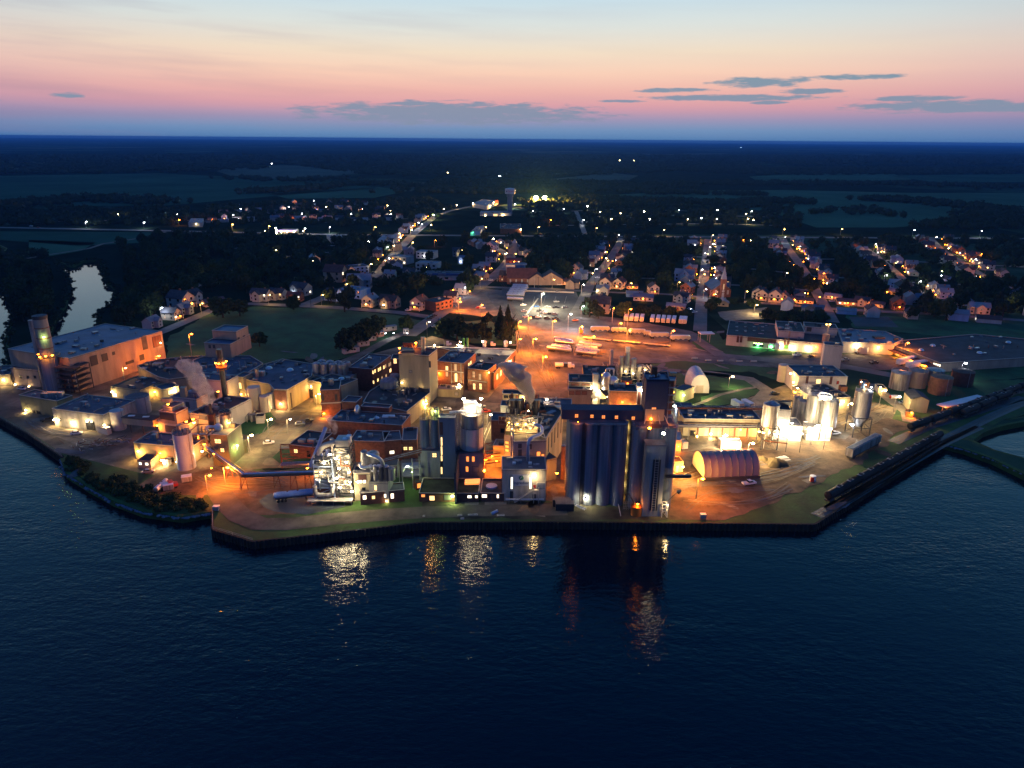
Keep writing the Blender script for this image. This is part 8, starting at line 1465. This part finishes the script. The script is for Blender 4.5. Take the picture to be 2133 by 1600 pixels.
# ================================================================== TREES
def crown_mesh(name, kind, seed, nq, mt):
 r = np.random.RandomState(seed); V = []; F = []
 if kind == 'round':
  lobes = [(np.array([0,0,.55]),.42)] + [(np.array([math.cos(a) * .48,math.sin(a) * .48,r.uniform(.3,.68)]),r.uniform(.3,.42)) for a in np.arange(0,6.28,.9) + r.uniform(0,1)] + [(np.array([r.uniform(-.25,.25),r.uniform(-.25,.25),.8]),.26)]
 else: lobes = None
 for i in range(nq):
  if kind == 'round':
   c,R_ = lobes[r.randint(len(lobes))]; d = r.normal(size=3); d /= np.linalg.norm(d); p = c + d * R_ * r.uniform(.62,1.12) * np.array([1,1,.78]); s_ = r.uniform(.07,.14)
   if p[2] < .08: continue
  else:
   z = r.uniform(.06,1) ** .8; R_ = (1 - z) * r.uniform(.55,1.08) * (1 + .16 * math.sin(z * 34)) + .02; a = r.uniform(0,6.283); p = np.array([math.cos(a) * R_,math.sin(a) * R_,z - R_ * .08]); s_ = r.uniform(.06,.12) * (1.15 - z * .6)
  a_ = r.normal(size=3); a_ /= np.linalg.norm(a_); b_ = np.cross(a_, r.normal(size=3)); b_ /= np.linalg.norm(b_); k = len(V); zs = .55
  for u_, v_ in ((-1, -.7), (1, -.6), (.9, .8), (-.8, .7)): q = p + (a_ * u_ + b_ * v_) * s_; V.append((q[0], q[1], p[2] + (q[2] - p[2]) * zs))
  F.append((k, k + 1, k + 2, k + 3))
 # a lumpy dark heart so the crown is not see-through
 if kind == 'round':
  for c, R_ in lobes:
   k = len(V); n1, n2_ = 7, 5
   for j in range(n2_ + 1):
    for i in range(n1): t_ = math.pi * j / n2_; q = c + np.array([math.sin(t_) * math.cos(6.283 * i / n1),math.sin(t_) * math.sin(6.283 * i / n1),math.cos(t_) * .78]) * R_ * .78 * r.uniform(.85,1.12); V.append(tuple(q))
   for j in range(n2_): F += [(k + j * n1 + i, k + (j + 1) * n1 + i, k + (j + 1) * n1 + (i + 1) % n1, k + j * n1 + (i + 1) % n1) for i in range(n1)]
 else:
  k = len(V); n1 = 8; V += [(math.cos(6.283 * i / n1) * .62,math.sin(6.283 * i / n1) * .62,.06) for i in range(n1)] + [(0,0,.93)]; F += [(k + i,k + (i + 1) % n1,k + n1) for i in range(n1)]
 me = bpy.data.meshes.new(name); me.from_pydata([tuple(map(float, v)) for v in V], [], F); me.materials.append(M[mt]); return me
CR = {'round': [crown_mesh('crown','round',i,620,'leaf_dark' if i % 2 else 'leaf_mid') for i in range(6)],'cone': [crown_mesh('crown','cone',20 + i,520,'leaf_pine') for i in range(3)]}
def trunk_mesh():
 V = []; F = []; n_ = 6
 def limb(a, b_, r0, r1):
  a, b_ = Ve(a), Ve(b_); q = (b_ - a).to_track_quat('Z', 'Y'); k = len(V)
  for p, r in ((a, r0), (b_, r1)): V.extend([tuple(p + q @ Ve((r * math.cos(6.283 * i / n_), r * math.sin(6.283 * i / n_), 0))) for i in range(n_)])
  F.extend([(k + i, k + (i + 1) % n_, k + n_ + (i + 1) % n_, k + n_ + i) for i in range(n_)])
 limb((0, 0, 0), (0, 0, .35), .045, .03); limb((0, 0, .3), (.02, .01, .7), .03, .012)
 for a in (.3, 1.6, 2.9, 4.2, 5.4): limb((0, 0, .28 + a * .02), (math.cos(a) * .3, math.sin(a) * .3, .5 + a * .03), .02, .008)
 me = bpy.data.meshes.new('trunk'); me.from_pydata(V, [], F); me.materials.append(M['bark']); return me
TM = trunk_mesh(); TN = [0]; TREES = []
def tree(g, h_, r_, kind='round', label=None, group='trees in the town', desc=None):
 e = empty('tree' if kind == 'round' else 'spruce_tree',(g[0],g[1],0),label or uniq(desc or ('broad dark leafy tree' if kind == 'round' else 'pointed dark conifer'),Ve((g[0],g[1],0))),'tree',group); e.rotation_euler = (0,0,random.uniform(0,6.28))
 for nm, me, s_ in (('crown', random.choice(CR[kind]), (r_, r_, h_ * .93)), ('trunk', TM, (h_, h_, h_))):
  o = bpy.data.objects.new(nm,me); o.scale = s_; COL.objects.link(o); o.parent = e; o.location = (0,0,h_ * .07 if nm == 'crown' else 0); OFF[o] = None
 TN[0] += 1; TREES.append((g[0], g[1], r_)); return e
def pt(x, y, h_, r_, kind='round', label=None, group='trees around the plant'): g = G(x, y); return tree((g.x, g.y), h_, r_, kind, label, group)
for a in [(465,662,15,11,'round','huge round dark tree on the north-west meadow corner'),(500,658,12,8,'round','round dark tree touching the huge one at the meadow'),(612,645,11,6,'round','single round tree on the meadow road west of the crossing'),(718,650,16,6,'round','tall dark tree at the corner south of the blue hall'),(728,632,14,6,'round','second tall tree behind the corner one'),(541,722,9,6,'round','round bush-like tree on the meadow behind the mill tower'),(722,735,15,8,'round','left big tree of the clump above the site trailers'),(752,722,15,8,'round','middle big tree of the clump above the site trailers'),(775,708,14,8,'round','right tree of the clump above the site trailers'),(790,694,12,6,'round','farthest tree of the clump above the site trailers'),(846,690,11,6,'round','lone round pale-green tree at the road bend'),
   (925,705,13,7,'round','leftmost tree on the island lawn'),(952,708,13,8,'round','second tree on the island lawn'),(978,712,12,8,'round','third broad tree on the island lawn'),(1005,712,13,8,'round','fourth tree on the island lawn next to the spruces'),(955,682,9,5,'round','small tree at the back of the island lawn'),(1015,678,9,5,'round','small back tree near the orange yard'),(1042,705,21,5.5,'cone','left of the two tall dark spruces by the truck yard'),(1058,706,22,6,'cone','right of the two tall dark spruces by the truck yard'),(1050,712,15,6,'cone','shorter spruce between the two tall ones'),
   (1228,660,14,8,'round','big dark tree at the east corner of the car park'),(1246,664,9,6,'round','low dark tree beside the white house'),(1300,662,12,7,'round','dark tree behind the lamp over the trailers'),(1335,656,8,6,'round','bushy tree behind the white trailers'),(1365,658,8,6,'round','second bushy tree behind the white trailers'),(1395,660,8,6,'round','third bushy tree behind the white trailers'),(1480,648,9,6,'round','bushy tree left of the gravel lot'),(1490,640,8,5,'round','second bush by the church lawn'),(1518,634,5,3,'round','first small round bush on the lot edge'),(1530,634,5,3,'round','second small round bush on the lot edge'),(1542,635,6,3.5,'round','third small round bush on the lot edge'),(1568,645,9,6,'round','dark hedge tree beside the white houses'),(1600,664,8,6,'round','green-lit bush behind the white factory'),(1620,668,8,7,'round','second lit bush behind the white factory'),(1650,668,8,7,'round','dark bush row behind the white factory'),(1680,670,8,7,'round','further dark bush behind the white factory'),(1705,668,8,6,'round','last dark bush behind the white factory'),
   (1928,652,18,9,'cone','broad dark conifer east of the bungalows'),(1946,660,12,7,'round','dark tree at the foot of the broad conifer'),(1970,668,16,6,'round','tall dark tree on the eastern road'),(1900,665,9,5,'round','dim tree by the ball court'),(870,612,16,9,'round','biggest dark tree behind the long store'),(845,606,15,9,'round','second big dark tree left of the store'),(830,620,12,8,'round','dark tree above the twin gabled house'),(985,602,13,7,'round','tall hedge tree beside the diagonal road'),(975,612,11,6,'round','hedge tree lower down the diagonal road'),(965,596,12,7,'round','leafy tree behind the cream cottage')]: pt(*a)
def scatter(px, n_, hr, rr, desc, group, kinds=('round',), minpy=0, roads=True, sp=.72, skipopen=False):
 P = poly(px); xs = [p[0] for p in P]; ys = [p[1] for p in P]; c = 0; tries = 0
 while c < n_ and tries < n_ * 40:
  tries += 1; x, y = random.uniform(min(xs), max(xs)), random.uniform(min(ys), max(ys))
  if not inside(x, y, P): continue
  r_ = random.uniform(*rr)
  if any(abs(x - a) < (r_ + b_) * sp and abs(y - b2) < (r_ + b_) * sp for a, b2, b_ in TREES): continue
  if blocked(x, y, 1.5, roads): continue
  tree((x, y), random.uniform(*hr), r_, random.choice(kinds), None, group, desc); c += 1
scatter([(30,565),(60,556),(88,570),(106,604),(102,640),(84,676),(60,692),(44,686),(38,640),(32,600)],22,(12,17),(7,9.5),'dense river-bank tree','trees on the peninsula',sp=.55)
scatter([(275,570),(310,545),(420,560),(520,560),(600,575),(520,612),(440,612),(360,645),(330,680),(270,692),(252,676),(282,615)],54,(12,17),(7,9.5),'dense wood-edge tree','trees east of the river',sp=.6)
scatter([(250,510),(340,500),(430,505),(470,530),(400,560),(300,545),(262,552)],26,(11,16),(7,9),'dark wood tree','trees east of the river',sp=.6)
scatter([(1080,540),(1180,520),(1262,525),(1245,560),(1215,580),(1100,578)],16,(12,17),(7,10),'massed dark garden tree','trees in the town')
scatter([(1310, 530), (1450, 535), (1455, 600), (1300, 592)], 20, (12, 16), (7, 9), 'massed dark garden tree', 'trees in the town')
scatter([(1510, 540), (1660, 545), (1695, 610), (1600, 625), (1530, 610)], 24, (12, 16), (7, 9), 'massed dark garden tree', 'trees in the town')
scatter([(1740,560),(1900,560),(2133,600),(2180,670),(1960,650),(1740,625)],46,(10,16),(6,9),'dark garden tree','trees in the town',('round','round','round','cone'))
scatter([(560,520),(800,520),(840,560),(700,640),(560,620),(480,620)],32,(11,15),(6,8),'dark garden tree','trees in the town',('round','round','cone'))
scatter([(860, 500), (1080, 500), (1080, 590), (900, 620), (860, 590)], 14, (9, 14), (5, 7), 'leafy garden tree', 'trees in the town')
# shore bushes and every smaller or farther tree: joined, nobody could count them
def wood(name, pts, seed=1, leafy=60, mt='leaf_dark'):      # pts: (x, y, h, r)
 r = np.random.RandomState(seed); pts = np.array(pts, float); n_ = len(pts)
 if not n_: return
 # base clump: low core + leaf quads
 n1, n2_ = 7, 4; base = []; bf = []
 for j in range(n2_ + 1):
  for i in range(n1): t_ = math.pi * j / n2_; base.append((math.sin(t_) * math.cos(6.283 * i / n1),math.sin(t_) * math.sin(6.283 * i / n1),math.cos(t_)))
 for j in range(n2_): bf += [(j * n1 + i, (j + 1) * n1 + i, (j + 1) * n1 + (i + 1) % n1, j * n1 + (i + 1) % n1) for i in range(n1)]
 base = np.array(base); bf = np.array(bf); nb = len(base)
 V = base[None] * (r.uniform(.75,1.1,(n_,nb,1))); V = V * np.stack([pts[:,3] * .85,pts[:,3] * .85,pts[:,2] * .42],1)[:,None]; V[...,0] += pts[:,0,None]; V[...,1] += pts[:,1,None]; V[...,2] += pts[:,2,None] * .5
 F = bf[None] + (np.arange(n_) * nb)[:, None, None]; V = V.reshape(-1, 3); F = F.reshape(-1, 4)
 if leafy:
  d = r.normal(size=(n_,leafy,3)); d /= np.linalg.norm(d,axis=2,keepdims=True); c = d * r.uniform(.75,1.12,(n_,leafy,1)) * np.stack([pts[:,3],pts[:,3],pts[:,2] * .48],1)[:,None]; c[...,0] += pts[:,0,None]; c[...,1] += pts[:,1,None]; c[...,2] += pts[:,2,None] * .5
  a = r.normal(size=c.shape); a /= np.linalg.norm(a,axis=2,keepdims=True); b_ = np.cross(a,r.normal(size=c.shape)); b_ /= np.linalg.norm(b_,axis=2,keepdims=True); s_ = (r.uniform(.12,.24,(n_,leafy,1)) * pts[:,3,None,None])
  Q = np.stack([c - a * s_ - b_ * s_ * .6,c + a * s_ - b_ * s_ * .5,c + a * s_ * .9 + b_ * s_ * .6,c - a * s_ * .8 + b_ * s_ * .6],2).reshape(-1,3); Q[:,2] = np.maximum(Q[:,2],.05); k = len(V); V = np.vstack([V,Q]); F = np.vstack([F,(k + np.arange(len(Q))).reshape(-1,4)])
 V[:,2] = np.maximum(V[:,2],-.3); me = bpy.data.meshes.new(name); me.vertices.add(len(V)); me.vertices.foreach_set('co',V.ravel().astype(np.float32)); me.loops.add(F.size); me.loops.foreach_set('vertex_index',F.ravel().astype(np.int32)); me.polygons.add(len(F)); me.polygons.foreach_set('loop_start',np.arange(0,F.size,4,dtype=np.int32)); me.update(calc_edges=True); me.materials.append(M[mt])
 o = bpy.data.objects.new(name, me); COL.objects.link(o); o['kind'] = 'stuff'; OFF[o] = None; return o
def fill(px, n_, hr, rr, roads=True, chk=True, world=None):
 P = world or poly(px); xs = [p[0] for p in P]; ys = [p[1] for p in P]; out = []; t_ = 0
 while len(out) < n_ and t_ < n_ * 12:
  t_ += 1; x, y = random.uniform(min(xs), max(xs)), random.uniform(min(ys), max(ys))
  if inside(x, y, P) and not (chk and blocked(x, y, 4, roads)): out.append((x, y, random.uniform(*hr), random.uniform(*rr)))
 return out
sh = []
for q,n_ in (([(134,958),(175,962),(205,1000),(190,1012),(144,980)],26),([(205,1000),(300,1030),(420,1040),(430,1062),(380,1070),(300,1058),(240,1036),(192,1009)],90),([(240,995),(320,1022),(300,1035),(220,1010)],14)): sh += fill(q,n_,(.9,2.8),(.9,2.2),False,False)
wood('shore_bushes', sh, 5, 90, 'leaf_mid')
rk = []
for a_, b_ in list(zip(SH[4:11], SH[5:12])) + list(zip(SH[17:], SH[18:])):
 for k in range(60): t_ = random.random(); rk.append((a_[0] + (b_[0] - a_[0]) * t_ + random.gauss(0,.5),a_[1] + (b_[1] - a_[1]) * t_ - random.uniform(-.6,1.6),.9,random.uniform(.3,1)))
bk = []
for q in (riverL, riverR, pondT):
 for i in range(len(q)):
  a_, b_ = q[i - 1], q[i]; L_ = math.hypot(a_[0] - b_[0], a_[1] - b_[1])
  for k in range(int(L_ / 2.2)): t_ = random.random(); x_,y_ = a_[0] + (b_[0] - a_[0]) * t_ + random.gauss(0,1.2),a_[1] + (b_[1] - a_[1]) * t_ + random.gauss(0,2); bk.append((x_,y_,random.uniform(.8,3),random.uniform(.8,2.2)))
wood('bank_bushes', bk, 12, 40, 'leaf_dark'); wood('shore_rubble', rk, 8, 0, 'silo_concrete').location.z = -.9
hedge = fill([(1580,655),(1720,662),(1720,672),(1600,670)],60,(3,6),(2,4),False,False) + fill([(1320,652),(1440,656),(1436,662),(1320,660)],30,(3,5),(2,3),False,False); wood('hedge',hedge,6,50,'leaf_mid')
town = fill([(-100,440),(420,438),(430,472),(-100,470)],330,(7,12),(4,8)) + fill([(430,432),(880,415),(960,440),(900,470),(430,474)],420,(7,11),(4,7)) + fill([(360,495),(850,500),(800,560),(520,560)],150,(9,14),(5,8)) \
  + fill([(1080,434),(1650,432),(1680,476),(1100,482)],330,(7,11),(4,7)) + fill([(1060,500),(2200,503),(2200,560),(1060,545)],280,(8,12),(4,8)) + fill([(1880,478),(2250,480),(2250,460),(2000,460)],130,(9,14),(6,9)) + fill([(1080,422),(1420,424),(1400,436),(1080,434)],170,(9,15),(5,8)) \
  + fill([(560,560),(850,560),(1060,580),(2150,600),(2150,660),(1900,640),(1460,610),(1000,600),(560,610)],150,(6,11),(3.5,6)) + fill([(-60,524),(40,536),(100,536),(60,560),(-60,570)],50,(8,12),(4,6)) + fill([(1840,760),(2200,745),(2200,760),(2040,772)],0,(4,6),(3,4))
wood('town_trees', town, 7, 42, 'leaf_dark')
far = []
def line(px, n_, w, h_=(9, 14), r=(7, 12)):
 P = [G(*p) for p in px]
 for a_, b_ in zip(P, P[1:]):
  for i in range(n_): t_ = random.random(); q = a_.lerp(b_,t_); far.append((q.x + random.gauss(0,w),q.y + random.gauss(0,w),random.uniform(*h_),random.uniform(*r)))
line([(-60,436),(60,428),(200,416),(330,425)],90,25); line([(520,402),(620,398),(700,388),(790,384),(880,392)],60,22); line([(470,372),(620,378),(700,372)],50,30); line([(860,400),(1000,402),(1100,398)],60,40); line([(1180,416),(1300,420),(1420,424),(1600,432)],70,14)
line([(1350,404),(1420,405),(1590,408)],50,14); line([(1560,425),(1600,423),(1690,425)],40,14,(10,15)); line([(1810,418),(1900,420),(2000,432),(2100,442)],70,22); line([(1400,385),(1600,384),(1800,384),(2133,392)],130,45); line([(1150,400),(1300,396),(1380,388)],90,60); line([(1700,446),(1800,440),(1850,452)],12,20); line([(2050,455),(2133,450),(2250,452)],80,25)
for q,n_ in (([(900,380),(1300,384),(1200,402),(900,402)],700),([(-600,345),(500,343),(560,352),(400,360),(-300,368)],900),([(620,345),(1500,340),(1600,350),(1100,372),(760,365)],1400),([(1300,352),(2600,350),(2400,362),(1600,366)],1200),([(-900,325),(3000,325),(2800,345),(-700,342)],3800),([(-200,452),(40,446),(40,436),(-200,436)],120)):
 far += fill(q, n_, (10, 16), (12, 22) if q[0][1] > 340 else (25, 50), False, False)
wood('far_woods', far, 9, 14, 'leaf_dark')
# ================================================================== STEAM
def steam(x0, y0, z0, x1, y1, lab, r0, r1, h_, lean, dens, seed):
 g = G(x0, y0, z0); e = empty('steam_plume', g, lab, 'steam'); V = []; F = []; n_, k = 16, 9; rn = np.random.RandomState(seed)
 for j in range(k + 1):
  t_ = j / k; c = g + Ve((lean[0] * t_ ** 1.2 + math.sin(t_ * 5) * .6,lean[1] * t_,h_ * t_)); r = r0 + (r1 - r0) * t_ ** .8; r *= 1 if j not in (0,k) else .5
  for i in range(n_): a = 6.283 * i / n_; w = 1 + .15 * rn.normal(); V.append(c + Ve((math.cos(a) * r * w,math.sin(a) * r * w,.4 * rn.normal() * r * .3)))
 for j in range(k): F += [(j * n_ + i, j * n_ + (i + 1) % n_, (j + 1) * n_ + (i + 1) % n_, (j + 1) * n_ + i) for i in range(n_)]
 F += [tuple(range(n_))[::-1], tuple(range(k * n_, (k + 1) * n_))]
 m = bpy.data.materials.new('steam'); m.use_nodes = True; nn = m.node_tree.nodes; nn.remove(nn['Principled BSDF']); pv = nn.new('ShaderNodeVolumePrincipled'); pv.inputs['Color'].default_value = (.95,.94,.93,1); pv.inputs['Anisotropy'].default_value = .1
 no = nn.new('ShaderNodeTexNoise'); no.inputs['Scale'].default_value = .42; no.inputs['Detail'].default_value = 4; ge = nn.new('ShaderNodeNewGeometry'); m.node_tree.links.new(ge.outputs[0],no.inputs[0]); mr = nn.new('ShaderNodeMapRange'); mr.inputs[1].default_value = .36; mr.inputs[2].default_value = .6; mr.inputs[3].default_value = 0; mr.inputs[4].default_value = dens; m.node_tree.links.new(no.outputs[0],mr.inputs[0]); m.node_tree.links.new(mr.outputs[0],pv.inputs['Density']); m.node_tree.links.new(pv.outputs[0],nn['Material Output'].inputs['Volume'])
 M['steam'] = m; meshobj('plume', V, F, 'steam', e, smooth=True)
steam(1105, 840, 21, 0, 0, 'white steam plume rising from the black machinery stack', 1.2, 5.4, 16, (-8, 2), 2.6, 1)
steam(437, 845, 14, 0, 0, 'pink-lit steam cloud drifting over the fan units', 2.4, 4.6, 19, (-9, 3), .32, 2)
steam(697, 905, 20, 0, 0, 'thin wisp of steam above the bright evaporator tower', .8, 1.6, 7, (-1.5, 1), .35, 3)
steam(1672, 830, 17, 0, 0, 'reddish steam haze over the clustered silos', 1.5, 2.8, 6, (2, 1), .18, 4)
print('HOUSES', HN[0], 'TREES', TN[0], 'OBJ', len(bpy.data.objects), 'LIGHTS', len(bpy.data.lights))
